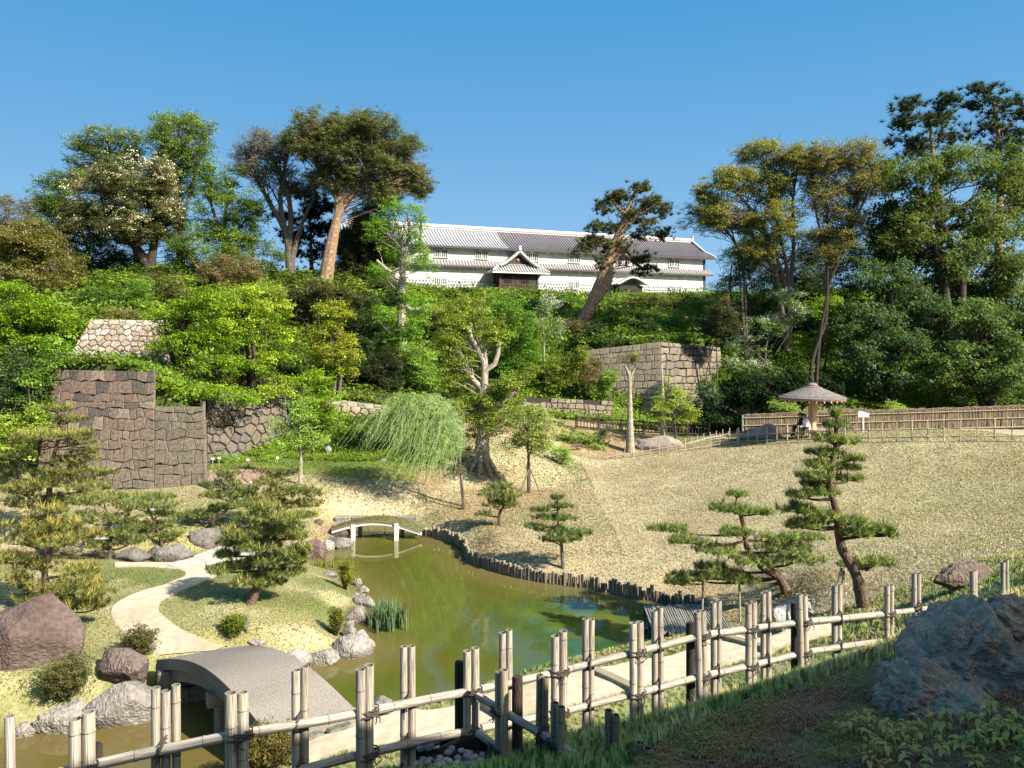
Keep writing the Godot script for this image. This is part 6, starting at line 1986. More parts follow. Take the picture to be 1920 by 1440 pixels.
	for q in [
		["dark green bush at the far left under the bright maple", [40, 790], 38.6, [[20, 690, 60, 44], [80, 725, 46, 44], [20, 745, 60, 30]], DARK0, DARK1, 0.6, 1.4],
		["fresh green bush against the left edge of the tall brown wall", [80, 790], 38.4, [[80, 700, 30, 44], [105, 660, 28, 26], [70, 755, 40, 20]], MID0, LUSH1, 0.55, 1.1],
		["yellow green flowering weeds at left, below the dark bushes", [30, 860], 37.2, [[20, 800, 60, 24], [70, 790, 40, 26], [20, 840, 60, 20]], Color(0.174, 0.27, 0.032), Color(0.435, 0.511, 0.096), 0.5, 1.2],
		["dark glossy bush on top of the upper pale wall, at its left", [170, 605], 52, [[180, 560, 40, 28], [215, 575, 40, 22]], DARK0, LUSH0, 0.6, 1.3],
		["upright bright green conifer bush above the upper pale wall", [262, 600], 52, [[262, 545, 24, 36], [262, 580, 30, 20]], MID0, LUSH1, 0.5, 1.5],
		["brownish clipped shrub on top of the upper pale wall", [235, 608], 49, [[215, 592, 40, 11], [270, 594, 36, 12]], OLIVE0, Color(0.275, 0.213, 0.096), 0.4, 1.5],
		["dark brown green bush right of the bright conifer bush", [310, 590], 56, [[315, 540, 36, 28], [345, 560, 34, 26], [290, 520, 24, 16]], DARK0, OLIVE1, 0.6, 1.4],
		["rounded tawny shrub at the foot of the bare tree, on the skyline", [440, 560], 62, [[430, 510, 62, 32], [400, 525, 36, 22], [470, 520, 30, 26]], Color(0.189, 0.142, 0.08), Color(0.26, 0.21, 0.1), 0.55, 1.5],
		["bright olive shrub mass above the large maple", [500, 590], 56, [[480, 548, 46, 22], [520, 560, 40, 22], [420, 548, 40, 18]], Color(0.16, 0.213, 0.032), Color(0.377, 0.44, 0.096), 0.6, 1.2],
		["grey green shrub mass under the great dark tree", [600, 600], 60, [[575, 545, 44, 26], [620, 550, 48, 28], [560, 580, 40, 30], [660, 565, 36, 24]], Color(0.0725, 0.0781, 0.04), Color(0.15, 0.14, 0.07), 0.62, 1.4],
		["dark thicket left of the ivy clad trunk", [700, 680], 60, [[690, 590, 40, 44], [705, 640, 36, 40], [675, 630, 30, 40], [725, 560, 26, 30]], DARK0, DARK1, 0.6, 1.5],
		["dark evergreen right behind the ivy clad trunk", [800, 650], 63, [[795, 610, 34, 40], [780, 645, 34, 30], [815, 640, 26, 34]], DARK0, Color(0.116, 0.128, 0.064), 0.6, 1.5],
		["fresh green undergrowth round the foot of the ivy clad trunk", [752, 670], 57, [[720, 590, 30, 24], [775, 610, 26, 30], [740, 625, 40, 22], [790, 570, 22, 20]], LUSH0, LUSH1, 0.55, 1.2],
		["low dark spreading conifer shrub above the slope railing", [728, 740], 54, [[728, 680, 36, 28], [728, 712, 46, 24], [705, 700, 28, 24]], DARK0, Color(0.07, 0.08, 0.035), 0.45, 1.7],
		["deep green laurel shrub left of the low dark conifer", [668, 735], 55, [[668, 690, 32, 34], [690, 655, 26, 26], [650, 715, 30, 16]], DARK0, Color(0.06, 0.12, 0.04), 0.55, 1.5],
		["mid green shrub between the low conifer and the big rooted tree", [790, 740], 55, [[785, 690, 36, 34], [810, 715, 30, 22], [770, 660, 26, 26]], MID0, LUSH1, 0.55, 1.3],
		["light green airy shrub left below the storehouse's gable", [850, 640], 64, [[840, 590, 44, 26], [880, 575, 36, 22], [830, 625, 36, 22]], Color(0.145, 0.199, 0.032), Color(0.377, 0.426, 0.096), 0.6, 1.2],
		["rounded bright green tree right of the big rooted tree", [955, 720], 56, [[950, 585, 40, 34], [985, 625, 44, 40], [940, 645, 40, 36], [990, 680, 40, 34], [960, 690, 30, 24]], LUSH0, Color(0.18, 0.31, 0.05), 0.55, 1.4],
		["yellow green shrub above the mossy wall", [1070, 740], 56, [[1060, 690, 34, 30], [1040, 715, 34, 18], [1085, 665, 28, 24]], Color(0.145, 0.199, 0.032), Color(0.25, 0.28, 0.06), 0.55, 1.3],
		["reddish brown shrub left of the cornered wall", [1112, 735], 55.5, [[1112, 690, 24, 20], [1105, 712, 26, 14]], Color(0.102, 0.0852, 0.04), Color(0.261, 0.185, 0.096), 0.5, 1.5],
		["deep green shrub hanging over the mossy wall's right end", [1140, 745], 55.2, [[1140, 712, 20, 24], [1125, 728, 26, 14]], MID0, LUSH1, 0.5, 1.5],
		["grey brown twiggy shrub at the foot of the leaning pine", [1090, 640], 64, [[1085, 615, 26, 24], [1070, 640, 24, 16]], Color(0.16, 0.128, 0.096), Color(0.2, 0.17, 0.1), 0.55, 1.1],
		["dark glossy camellia right of the leaning pine's foot", [1118, 655], 62, [[1116, 620, 18, 22], [1110, 642, 22, 12]], Color(0.0217, 0.0426, 0.024), Color(0.0725, 0.114, 0.064), 0.5, 1.8],
		["broad mid green bush on the slope right of the leaning pine", [1200, 640], 64, [[1175, 585, 40, 26], [1210, 610, 40, 24], [1160, 625, 34, 16]], MID0, Color(0.16, 0.22, 0.05), 0.62, 1.2],
		["small dark round bush above the corner of the upper wall", [1222, 640], 63, [[1222, 612, 22, 18]], DARK0, DARK1, 0.5, 1.7],
		["fresh green bush above the right half of the cornered wall", [1275, 640], 64, [[1270, 595, 28, 26], [1290, 620, 24, 16], [1305, 575, 26, 18]], LUSH0, Color(0.246, 0.383, 0.08), 0.6, 1.3],
		["olive bush just under the storehouse, near its right end", [1250, 585], 72, [[1240, 565, 40, 16], [1290, 562, 30, 14], [1190, 563, 30, 12]], OLIVE0, Color(0.2, 0.2, 0.06), 0.62, 1.2],
		["dark shrub with russet leaves left of the right hand wood", [1350, 640], 58, [[1345, 585, 32, 32], [1365, 620, 30, 26], [1335, 615, 24, 18]], DARK0, Color(0.145, 0.121, 0.072), 0.6, 1.5],
		["dark green bush filling the step in the top of the tall brown wall", [340, 765], 41.0, [[330, 728, 30, 20], [362, 742, 28, 14], [310, 745, 18, 14], [385, 750, 20, 12]], DARK0, LUSH0, 0.5, 1.3],
		["trailing bush on the left shoulder of the tall brown wall", [130, 700], 40.2, [[110, 688, 20, 9], [150, 690, 26, 6]], MID0, LUSH1, 0.4, 1.2],
		["low green shrub on the brown slope behind the staked young tree", [1050, 865], 43.5, [[1040, 850, 26, 14], [1062, 856, 22, 11]], MID0, LUSH1, 0.4, 1.1],
		["yellowish bush under the dark railing, left of the two bare trunks", [1100, 838], 48, [[1085, 822, 30, 16], [1115, 830, 24, 12], [1060, 815, 20, 12]], OLIVE0, LUSH1, 0.45, 1.0],
		["dark round bush on the bare slope left of the bare trunks", [1128, 835], 48.5, [[1130, 818, 16, 12]], DARK0, DARK1, 0.4, 1.6],
		["shaded bush at the foot of the big rooted tree, on its left", [868, 862], 42.5, [[862, 845, 24, 14], [845, 852, 20, 10]], DARK0, LUSH0, 0.4, 1.3],
		["leafy bush hanging under the mossy wall", [1010, 815], 51, [[1000, 795, 34, 14], [1035, 800, 30, 12], [965, 800, 30, 16]], MID0, LUSH1, 0.45, 1.1],
		["pale green bush under the storehouse's first lower window", [830, 590], 78, [[815, 566, 34, 16], [855, 570, 34, 16]], Color(0.1, 0.15, 0.03), Color(0.3, 0.36, 0.09), 0.7, 1.2],
		["fresh green bush under the storehouse's gabled bay", [960, 590], 77, [[935, 572, 36, 18], [985, 570, 34, 20]], LUSH0, LUSH1, 0.7, 1.3],
		["dark green bush between the white flowering tree and the leaning pine", [1070, 600], 74, [[1060, 572, 34, 20], [1090, 585, 26, 16]], DARK0, LUSH0, 0.7, 1.5],
		["olive bush right of the leaning pine's trunk, just under the storehouse", [1165, 600], 75, [[1150, 572, 34, 18], [1190, 580, 30, 16]], OLIVE0, MID1, 0.7, 1.3],
		["mid green bush under the right end of the storehouse", [1295, 600], 76, [[1275, 575, 34, 18], [1310, 582, 24, 16]], MID0, MID1, 0.7, 1.3],
		["fern green bank plants under the shadowed wall", [440, 872], 41.3, [[415, 862, 24, 14], [455, 866, 34, 9], [500, 864, 28, 10]], LUSH0, LUSH1, 0.4, 1.4],
	]: tree("shrub", q[0], "shrub", q[1], q[2], q[3], {"size": q[6], "c0": q[4], "c1": q[5], "dens": q[7], "r": 0.07, "stems": 3, "leaf": "fine" if q[7] < 1.45 else "small", "limbs": 0.2}, slope)
	tree("flowering_tree", "small white flowering tree in the middle of the slope", "tree", [1020, 665], 57, [[1028, 578, 26, 36], [1012, 615, 28, 30], [1040, 610, 18, 28]], {"size": 0.5, "c0": MID0, "c1": Color(0.29, 0.383, 0.16), "dens": 0.9, "r": 0.1, "bark": "pale", "trunk": [[[1020, 650], [1018, 610], [1026, 560]]], "c2": Color(0.62, 0.62, 0.52), "p2": 0.4}, slope)
	# the tree on its flared roots
	var t := tree("old_tree", "old tree with a broken top and flared white roots in the middle of the garden", "tree", [903, 876], 40, [[885, 605, 56, 32], [930, 625, 40, 30], [850, 645, 44, 32], [870, 680, 44, 26], [895, 748, 84, 34], [930, 765, 60, 26], [962, 725, 44, 24], [865, 775, 40, 26], [935, 790, 50, 22], [985, 700, 24, 20], [890, 810, 40, 14], [840, 700, 30, 20]], {"size": 0.5, "c0": Color(0.11, 0.15, 0.02), "c1": Color(0.3, 0.37, 0.07), "dens": 1.3, "r": 0.36, "bark": "pale", "trunk": [[[903, 850], [904, 800], [906, 740], [910, 690], [909, 655]], [[908, 690], [890, 650], [878, 615]], [[909, 705], [930, 680], [936, 640]], [[905, 745], [890, 715], [865, 688]], [[906, 780], [940, 755], [975, 730]]], "limbs": 0.6, "flat": 0.5})
	var m := mb_at(t.position)
	m.col = Color(0.36, 0.31, 0.24)
	for k in 9:
		var a := TAU * k / 9.0 + 0.3
		var e := t.position + Vector3(cos(a), 0, sin(a)) * rnd(0.75, 1.15)
		e.y = H(e.x, -e.z) - 0.06
		m.tube([t.position + Vector3.UP * 1.1 + Vector3(cos(a), 0, sin(a)) * 0.15, t.position + Vector3.UP * 0.45 + Vector3(cos(a), 0, sin(a)) * 0.33, t.position + Vector3.UP * 0.14 + Vector3(cos(a), 0, sin(a)) * 0.6, e], [0.2, 0.17, 0.12, 0.05], 7, false)
	part("roots", m, M.bark, t)
	# willow blown sideways
	var w := V(870, 952, 36)
	w.y = H(w.x, 36)
	var o := thing("willow_tree", "young weeping willow with its fine pale green strands blown to the left", "willow", w)
	m = mb_at(w)
	m.col = Color(0.3, 0.24, 0.16)
	var tp := resample_n([w + Vector3.DOWN * 0.2, V(866, 905, 36), V(858, 850, 36), V(846, 805, 36), V(815, 776, 36.2), V(775, 766, 36.4)], 12)
	var tr := []
	for i in tp.size(): tr.append(0.075 * (1.0 - 0.7 * i / 12.0))
	m.tube(tp, tr, 7, true, 1.0)
	part("trunk", m, M.bark, o)
	m = mb_at(w)
	for i in 1500:
		var u := rnd(0.0, 1.0)
		var st: Vector3 = tp[6 + int(u * 6)] + Vector3(rnd(-1.2, 0.5), rnd(-0.5, 0.5) + 0.35 * sin(u * PI), rnd(-1.1, 1.1))
		var l := rnd(0.5, 2.5)
		var dirx := -rnd(0.1, 1.2)
		var p := []
		for k in 5:
			var s := k / 4.0
			p.append(st + Vector3(dirx * l * s, 0.3 * sin(s * PI) - l * s * s * 0.62, rnd(-0.04, 0.04)))
		var g := rnd(0.45, 1.5)
		m.col = Color(0.15, 0.215, 0.075) * g
		for k in 4:
			var sd := Vector3(0.014, 0.01, 0.012)
			var nn := Vector3(0.4, 0.6, 0.6).normalized()
			m.t3(p[k] - sd, p[k] + sd, p[k + 1] + sd * 0.8, nn, nn, nn)
			m.t3(p[k] - sd, p[k + 1] + sd * 0.8, p[k + 1] - sd * 0.8, nn, nn, nn)
			for z in 3:
				var c: Vector3 = p[k].lerp(p[k + 1], rnd(0, 1))
				var ld := Vector3(rnd(-0.6, 0.2), rnd(-1.0, -0.2), rnd(-0.5, 0.5)).normalized() * rnd(0.1, 0.19)
				var ls := ld.cross(Vector3(rnd(-1, 1), 1, rnd(-1, 1))).normalized() * 0.014
				m.t3(c - ls, c + ls, c + ld, nn, nn, nn)
	part("crown", m, M.leaf, o)
	# young trees
	tree("young_tree", "slim young tree with a pale crown above the green bank, left of the willow", "tree", [563, 918], 37, [[552, 785, 34, 26], [572, 825, 42, 30], [528, 800, 26, 20], [560, 755, 28, 14], [540, 835, 26, 16]], {"size": 0.42, "c0": Color(0.145, 0.256, 0.04), "c1": Color(0.348, 0.483, 0.112), "dens": 0.8, "r": 0.085, "bark": "pale", "trunk": [[[563, 880], [564, 840], [560, 780]], [[564, 850], [545, 815]]], "limbs": 0.7})
	t = tree("young_tree", "young tree held by a tripod of stakes behind the mound's left shoulder", "tree", [993, 916], 38, [[985, 790, 64, 28], [1005, 828, 50, 24], [965, 825, 30, 16], [1025, 812, 28, 18], [990, 770, 30, 14]], {"size": 0.42, "c0": Color(0.16, 0.213, 0.04), "c1": Color(0.362, 0.426, 0.128), "dens": 0.95, "r": 0.09, "trunk": [[[992, 880], [990, 850], [988, 800]], [[991, 860], [1010, 815]]], "limbs": 0.8, "twigs": 1})
	for k in 3:
		m = mb_at(t.position)
		m.col = Color(0.24, 0.2, 0.16)
		var a := TAU * k / 3 + 0.4
		var f := t.position + Vector3(cos(a), 0, sin(a)) * 0.62
		f.y = H(f.x, -f.z) - 0.1
		m.tube([f, t.position + Vector3(cos(a) * -0.05, 1.35, sin(a) * -0.05)], [0.04, 0.035], 6)
		part("stake", m, M.log, t)
	tree("bare_sapling", "thin bare sapling rising beside the willow", "tree", [871, 956], 35.6, [[858, 880, 10, 12], [880, 850, 8, 10]], {"size": 0.3, "c0": OLIVE0, "c1": OLIVE1, "dens": 0.2, "r": 0.05, "trunk": [[[868, 920], [862, 880], [858, 830]], [[864, 890], [884, 850]]], "limbs": 1.0, "twigs": 2})
	tree("cut_trunk", "bare grey trunk with a few sprouts on its cut top, left one of two", "tree", [1182, 845], 47.5, [[1176, 672, 22, 12], [1190, 665, 14, 8]], {"size": 0.35, "c0": OLIVE0, "c1": Color(0.319, 0.327, 0.096), "dens": 0.8, "r": 0.24, "bark": "pale", "trunk": [[[1182, 800], [1181, 740], [1180, 695]], [[1181, 720], [1190, 690]], [[1180, 710], [1172, 685]]], "limbs": 0.6})
	tree("cut_trunk", "bare grey trunk with flat cut top, right one of two", "tree", [1243, 822], 49, [[1238, 745, 14, 20], [1250, 720, 12, 18]], {"size": 0.35, "c0": Color(0.189, 0.241, 0.032), "c1": MAPLE1, "dens": 0.4, "r": 0.2, "bark": "pale", "trunk": [[[1243, 790], [1242, 730], [1240, 682]]], "limbs": 0.4})
	tree("young_tree", "loose yellow green young tree leaning on the right bare trunk", "tree", [1268, 825], 48.5, [[1268, 745, 34, 24], [1280, 785, 30, 20], [1245, 770, 26, 20], [1290, 760, 20, 20]], {"size": 0.42, "c0": Color(0.189, 0.241, 0.032), "c1": Color(0.435, 0.511, 0.096), "dens": 0.6, "r": 0.06, "stems": 3, "limbs": 0.7, "flat": 0.4})
func build_trees_right() -> void:
	var wood := "trees of the right hand wood"
	# leaning pine before the storehouse
	var t := tree("leaning_pine", "twisted pine with a thick leaning trunk in front of the storehouse's right half", "pine", [1086, 612], 66, [[1195, 355, 26, 8], [1232, 378, 26, 13], [1243, 396, 16, 10], [1150, 375, 14, 8], [1128, 392, 12, 9], [1120, 430, 16, 9], [1217, 414, 28, 14], [1190, 436, 36, 12], [1237, 437, 19, 13], [1108, 455, 24, 11], [1160, 462, 43, 12], [1128, 492, 24, 10], [1192, 485, 36, 11], [1206, 510, 31, 10], [1165, 370, 16, 9], [1098, 466, 19, 11], [1180, 400, 19, 11], [1212, 392, 16, 9], [1150, 425, 16, 9]], {"leaf": "far_needle", "lmat": "needle", "size": 0.62, "c0": Color(0.045, 0.065, 0.03), "c1": Color(0.19, 0.2, 0.075), "dens": 2.2, "r": 0.4, "bark": "brown", "trunk": [[[1104, 580], [1128, 552], [1143, 525], [1146, 490], [1156, 458], [1168, 428], [1172, 400]], [[1146, 500], [1122, 490], [1108, 470], [1100, 455]], [[1170, 415], [1158, 390], [1146, 370]], [[1171, 405], [1185, 372], [1195, 352]], [[1168, 428], [1195, 408], [1225, 385]], [[1150, 480], [1180, 485], [1205, 505]]], "limbs": 0.8, "twigs": 3, "flat": 0.45, "thick": 0.9})
	tree("spring_tree", "tall many stemmed tree in olive yellow spring leaf, right of the storehouse", "tree", [1478, 610], 60, [[1430, 288, 54, 30], [1372, 338, 50, 38], [1335, 395, 40, 38], [1440, 348, 60, 42], [1498, 300, 46, 34], [1390, 415, 50, 34], [1460, 415, 56, 42], [1420, 470, 54, 28], [1320, 360, 24, 30]], {"size": 0.55, "c0": Color(0.17, 0.17, 0.045), "c1": Color(0.38, 0.36, 0.11), "dens": 0.85, "r": 0.2, "bark": "grey", "trunk": [[[1478, 560], [1455, 480], [1420, 410], [1385, 365], [1350, 345]], [[1482, 560], [1488, 450], [1487, 370], [1500, 300]], [[1480, 540], [1462, 440], [1440, 350], [1430, 290]], [[1440, 440], [1390, 420], [1340, 400], [1310, 395]]], "limbs": 0.9, "twigs": 3, "flat": 0.5, "clumps": 1.6}, wood)
	tree("spring_tree", "brownish half leafed tree between the olive yellow tree and the evergreens", "tree", [1545, 620], 59, [[1550, 295, 54, 34], [1605, 290, 46, 36], [1622, 345, 44, 46], [1552, 372, 58, 44], [1522, 330, 40, 36], [1592, 425, 54, 44], [1540, 450, 40, 30]], {"size": 0.5, "c0": Color(0.19, 0.16, 0.075), "c1": Color(0.38, 0.34, 0.16), "dens": 0.7, "r": 0.19, "bark": "grey", "trunk": [[[1545, 560], [1552, 470], [1550, 380], [1552, 300]], [[1548, 540], [1585, 440], [1612, 350], [1610, 290]], [[1550, 500], [1530, 400], [1520, 330]], [[1558, 480], [1600, 420], [1630, 350]]], "limbs": 1.0, "twigs": 3, "clumps": 1.7}, wood)
	tree("spring_tree", "thin overhanging branches with sparse leaves at the right end of the storehouse roof", "tree", [1400, 600], 61, [[1300, 395, 26, 20], [1325, 430, 30, 20], [1285, 420, 18, 14], [1340, 390, 20, 26]], {"size": 0.4, "c0": MID0, "c1": Color(0.336, 0.392, 0.139), "dens": 0.22, "r": 0.14, "trunk": [[[1395, 520], [1375, 450], [1330, 410], [1290, 400]], [[1380, 460], [1350, 400]]], "limbs": 1.0, "twigs": 3}, wood)
	for q in [
		["green_tree", "fresh green tree in the shade below the olive yellow tree", [1410, 620], 62, [[1390, 480, 44, 34], [1430, 510, 46, 30], [1380, 520, 30, 30], [1350, 540, 26, 24]], MID0, Color(0.217, 0.312, 0.064), 0.6, 1.0, 0.14],
		["green_tree", "dark understory tree behind the stems of the olive yellow tree", [1470, 640], 66, [[1440, 462, 50, 30], [1515, 465, 50, 40], [1585, 480, 50, 46], [1640, 470, 40, 54], [1450, 540, 60, 40], [1510, 520, 60, 44], [1570, 540, 60, 44], [1420, 580, 50, 30]], Color(0.0261, 0.0426, 0.0192), DARK1, 0.7, 1.3, 0.16],
		["evergreen_tree", "mighty evergreen crown filling the upper right, under the two pines", [1780, 720], 56, [[1715, 330, 50, 42], [1795, 310, 66, 40], [1870, 330, 56, 44], [1745, 395, 72, 50], [1850, 415, 74, 52], [1700, 440, 50, 44], [1800, 480, 80, 50], [1890, 500, 56, 50], [1940, 400, 50, 60]], Color(0.0707, 0.111, 0.0468), Color(0.212, 0.252, 0.0894), 0.62, 1.5, 0.4],
		["evergreen_tree", "second evergreen crown deep in the wood, below the mighty one at upper right", [1740, 740], 59, [[1690, 470, 56, 60], [1760, 540, 70, 50], [1860, 560, 76, 56], [1655, 420, 36, 50], [1800, 610, 70, 50], [1920, 590, 50, 60], [1660, 330, 30, 40], [1900, 330, 40, 60]], Color(0.039, 0.065, 0.026), Color(0.156, 0.208, 0.078), 0.7, 1.9, 0.35],
		["evergreen_tree", "dark blue green evergreen in front of the wood, above the pavilion's right", [1665, 760], 51, [[1660, 520, 60, 42], [1720, 570, 60, 42], [1640, 600, 60, 42], [1700, 650, 70, 44], [1612, 660, 46, 36], [1660, 700, 70, 40], [1590, 600, 36, 40]], Color(0.0472, 0.0878, 0.0468), Color(0.138, 0.203, 0.0894), 0.58, 1.6, 0.3],
		["evergreen_tree", "evergreen at the right edge above the brushwood fence", [1850, 760], 49.5, [[1830, 600, 60, 46], [1890, 640, 50, 50], [1800, 670, 60, 44], [1880, 705, 60, 34], [1760, 700, 44, 40], [1940, 600, 50, 70], [1820, 730, 70, 24]], Color(0.0707, 0.115, 0.052), Color(0.195, 0.268, 0.0975), 0.56, 1.5, 0.3],
		["green_tree", "bright green small tree in the middle of the wood, beside the tall dark stem", [1530, 690], 52, [[1545, 580, 34, 34], [1520, 640, 40, 28], [1500, 690, 30, 22], [1555, 630, 26, 26]], Color(0.116, 0.199, 0.024), Color(0.319, 0.44, 0.064), 0.5, 1.0, 0.1],
		["dark_bush", "very dark bush under the white flowering tree", [1440, 775], 50.5, [[1420, 730, 50, 34], [1490, 725, 50, 36], [1385, 735, 34, 30], [1455, 755, 60, 20], [1550, 730, 40, 34]], Color(0.0174, 0.0355, 0.0192), Color(0.04, 0.075, 0.028), 0.55, 1.6, 0.08],
		["bright_bush", "pale green bush behind the left half of the pavilion roof", [1478, 800], 48.6, [[1470, 765, 22, 16], [1490, 775, 16, 14], [1452, 752, 12, 12]], Color(0.189, 0.284, 0.056), Color(0.435, 0.54, 0.16), 0.4, 0.9, 0.05],
		["bright_bush", "pale green bush peeping over the brushwood fence right of the notice board", [1672, 790], 48.4, [[1668, 764, 24, 10], [1690, 768, 18, 9]], Color(0.189, 0.284, 0.048), Color(0.435, 0.54, 0.128), 0.4, 1.0, 0.05],
		["dark_bush", "dark green fir like bush left of the brushwood fence", [1330, 800], 51, [[1328, 745, 26, 26], [1345, 775, 30, 18], [1310, 775, 20, 16]], Color(0.0217, 0.0426, 0.0224), Color(0.087, 0.142, 0.056), 0.5, 1.5, 0.06],
	]: tree(q[0], q[1], "bush" if q[0].ends_with("bush") else "tree", q[2], q[3], q[4], {"size": q[7], "c0": q[5], "c1": q[6], "dens": q[8], "r": q[9], "leaf": "broad" if q[8] >= 1.5 else "fine", "stems": 2, "bark": "dark", "limbs": 0.25}, wood)
	tree("flowering_tree", "pale flowering tree with white green layers left of the pavilion", "tree", [1440, 770], 51.5, [[1482, 558, 36, 22], [1440, 605, 50, 26], [1395, 645, 44, 22], [1415, 685, 44, 18], [1500, 590, 24, 20], [1375, 680, 26, 14]], {"size": 0.5, "c0": Color(0.116, 0.185, 0.064), "c1": Color(0.319, 0.412, 0.192), "dens": 1.0, "r": 0.12, "trunk": [[[1440, 720], [1435, 660], [1450, 600]], [[1438, 690], [1400, 650]]], "c2": Color(0.5, 0.56, 0.4), "p2": 0.42, "flat": 0.4}, wood)
	t = tree("tall_stem_tree", "tall dark stem rising behind the pavilion roof", "tree", [1524, 790], 49.5, [[1560, 470, 26, 24], [1590, 450, 20, 20]], {"size": 0.5, "c0": OLIVE0, "c1": OLIVE1, "dens": 0.6, "r": 0.17, "bark": "dark", "trunk": [[[1524, 740], [1522, 680], [1548, 600], [1553, 540], [1582, 470]], [[1536, 640], [1550, 560], [1552, 500]]], "limbs": 0.8, "twigs": 2}, wood)
	for q in [["tall dark pine in the upper right, its flat boughs blown to the left", 1745, [[1712, 200, 34, 9], [1778, 186, 14, 15], [1688, 232, 34, 8], [1738, 232, 50, 10], [1700, 262, 48, 9], [1786, 258, 40, 11], [1760, 215, 22, 11], [1735, 285, 60, 11]], [[1760, 560], [1758, 400], [1748, 280], [1742, 215]]], ["dark pine at the upper right corner, right of the blown pine", 1870, [[1842, 190, 40, 11], [1895, 198, 38, 12], [1860, 232, 50, 12], [1905, 250, 40, 15], [1850, 170, 18, 8], [1880, 280, 60, 14], [1930, 220, 30, 16]], [[1872, 560], [1874, 400], [1872, 260], [1862, 190]]]]:
		tree("tall_pine", q[0], "pine", [q[1], 740], 62, q[2], {"leaf": "far_needle", "lmat": "needle", "size": 0.85, "c0": Color(0.0232, 0.0426, 0.0256), "c1": Color(0.102, 0.135, 0.064), "dens": 1.7, "r": 0.4, "bark": "brown", "trunk": [q[3]], "flat": 0.5, "limbs": 0.7}, wood)
func build_rest_house() -> void:
	# the garden's rest house on the viewer's right: its straight eave keeps the foreground in shade
	var e := Vector3(1, 0, -0.397).normalized()
	var n := Vector3(0.397, 0, 1).normalized()
	var a := Vector3(0.6, 10.62, 0.432)
	var ln := 13.0
	var o := thing("rest_house", "timber rest house with a wide plain roof, on the viewer's right hand", "rest house", on(a.x + 4, -a.z - 1))
	var P := func(u, w, y) -> Vector3: return a + e * u + n * w + Vector3.UP * y
	var m := mb_at(o.position)
	m.col = Color(0.12, 0.11, 0.11)
	for q in [[0.0, 0.0, 3.4, 1.5], [6.8, 0.0, 3.4, 1.5]]:
		m.quad(P.call(0, q[0], q[1]), P.call(ln, q[0], q[1]), P.call(ln, q[2], q[3]), P.call(0, q[2], q[3]))
		m.quad(P.call(0, q[2], q[3] - 0.16), P.call(ln, q[2], q[3] - 0.16), P.call(ln, q[0], q[1] - 0.16), P.call(0, q[0], q[1] - 0.16))
		m.quad(P.call(0, q[0], q[1] - 0.16), P.call(ln, q[0], q[1] - 0.16), P.call(ln, q[0], q[1]), P.call(0, q[0], q[1]))
	part("roof", m, M.tile, o)
	m = mb_at(o.position)
	m.col = Color(0.62, 0.56, 0.47)
	m.box(P.call(ln * 0.5, 3.6, -1.9), Vector3(ln - 1.6, 3.9, 5.0), Basis(e, Vector3.UP, n))
	part("wall", m, M.wood, o)
	for k in 5:
		m = mb_at(o.position)
		m.col = Color(0.22, 0.15, 0.1)
		m.box(P.call(1.0 + k * (ln - 2.0) / 4.0, 0.75, -1.9), Vector3(0.14, 4.1, 0.14), Basis(e, Vector3.UP, n))
		part("post", m, M.wood, o)
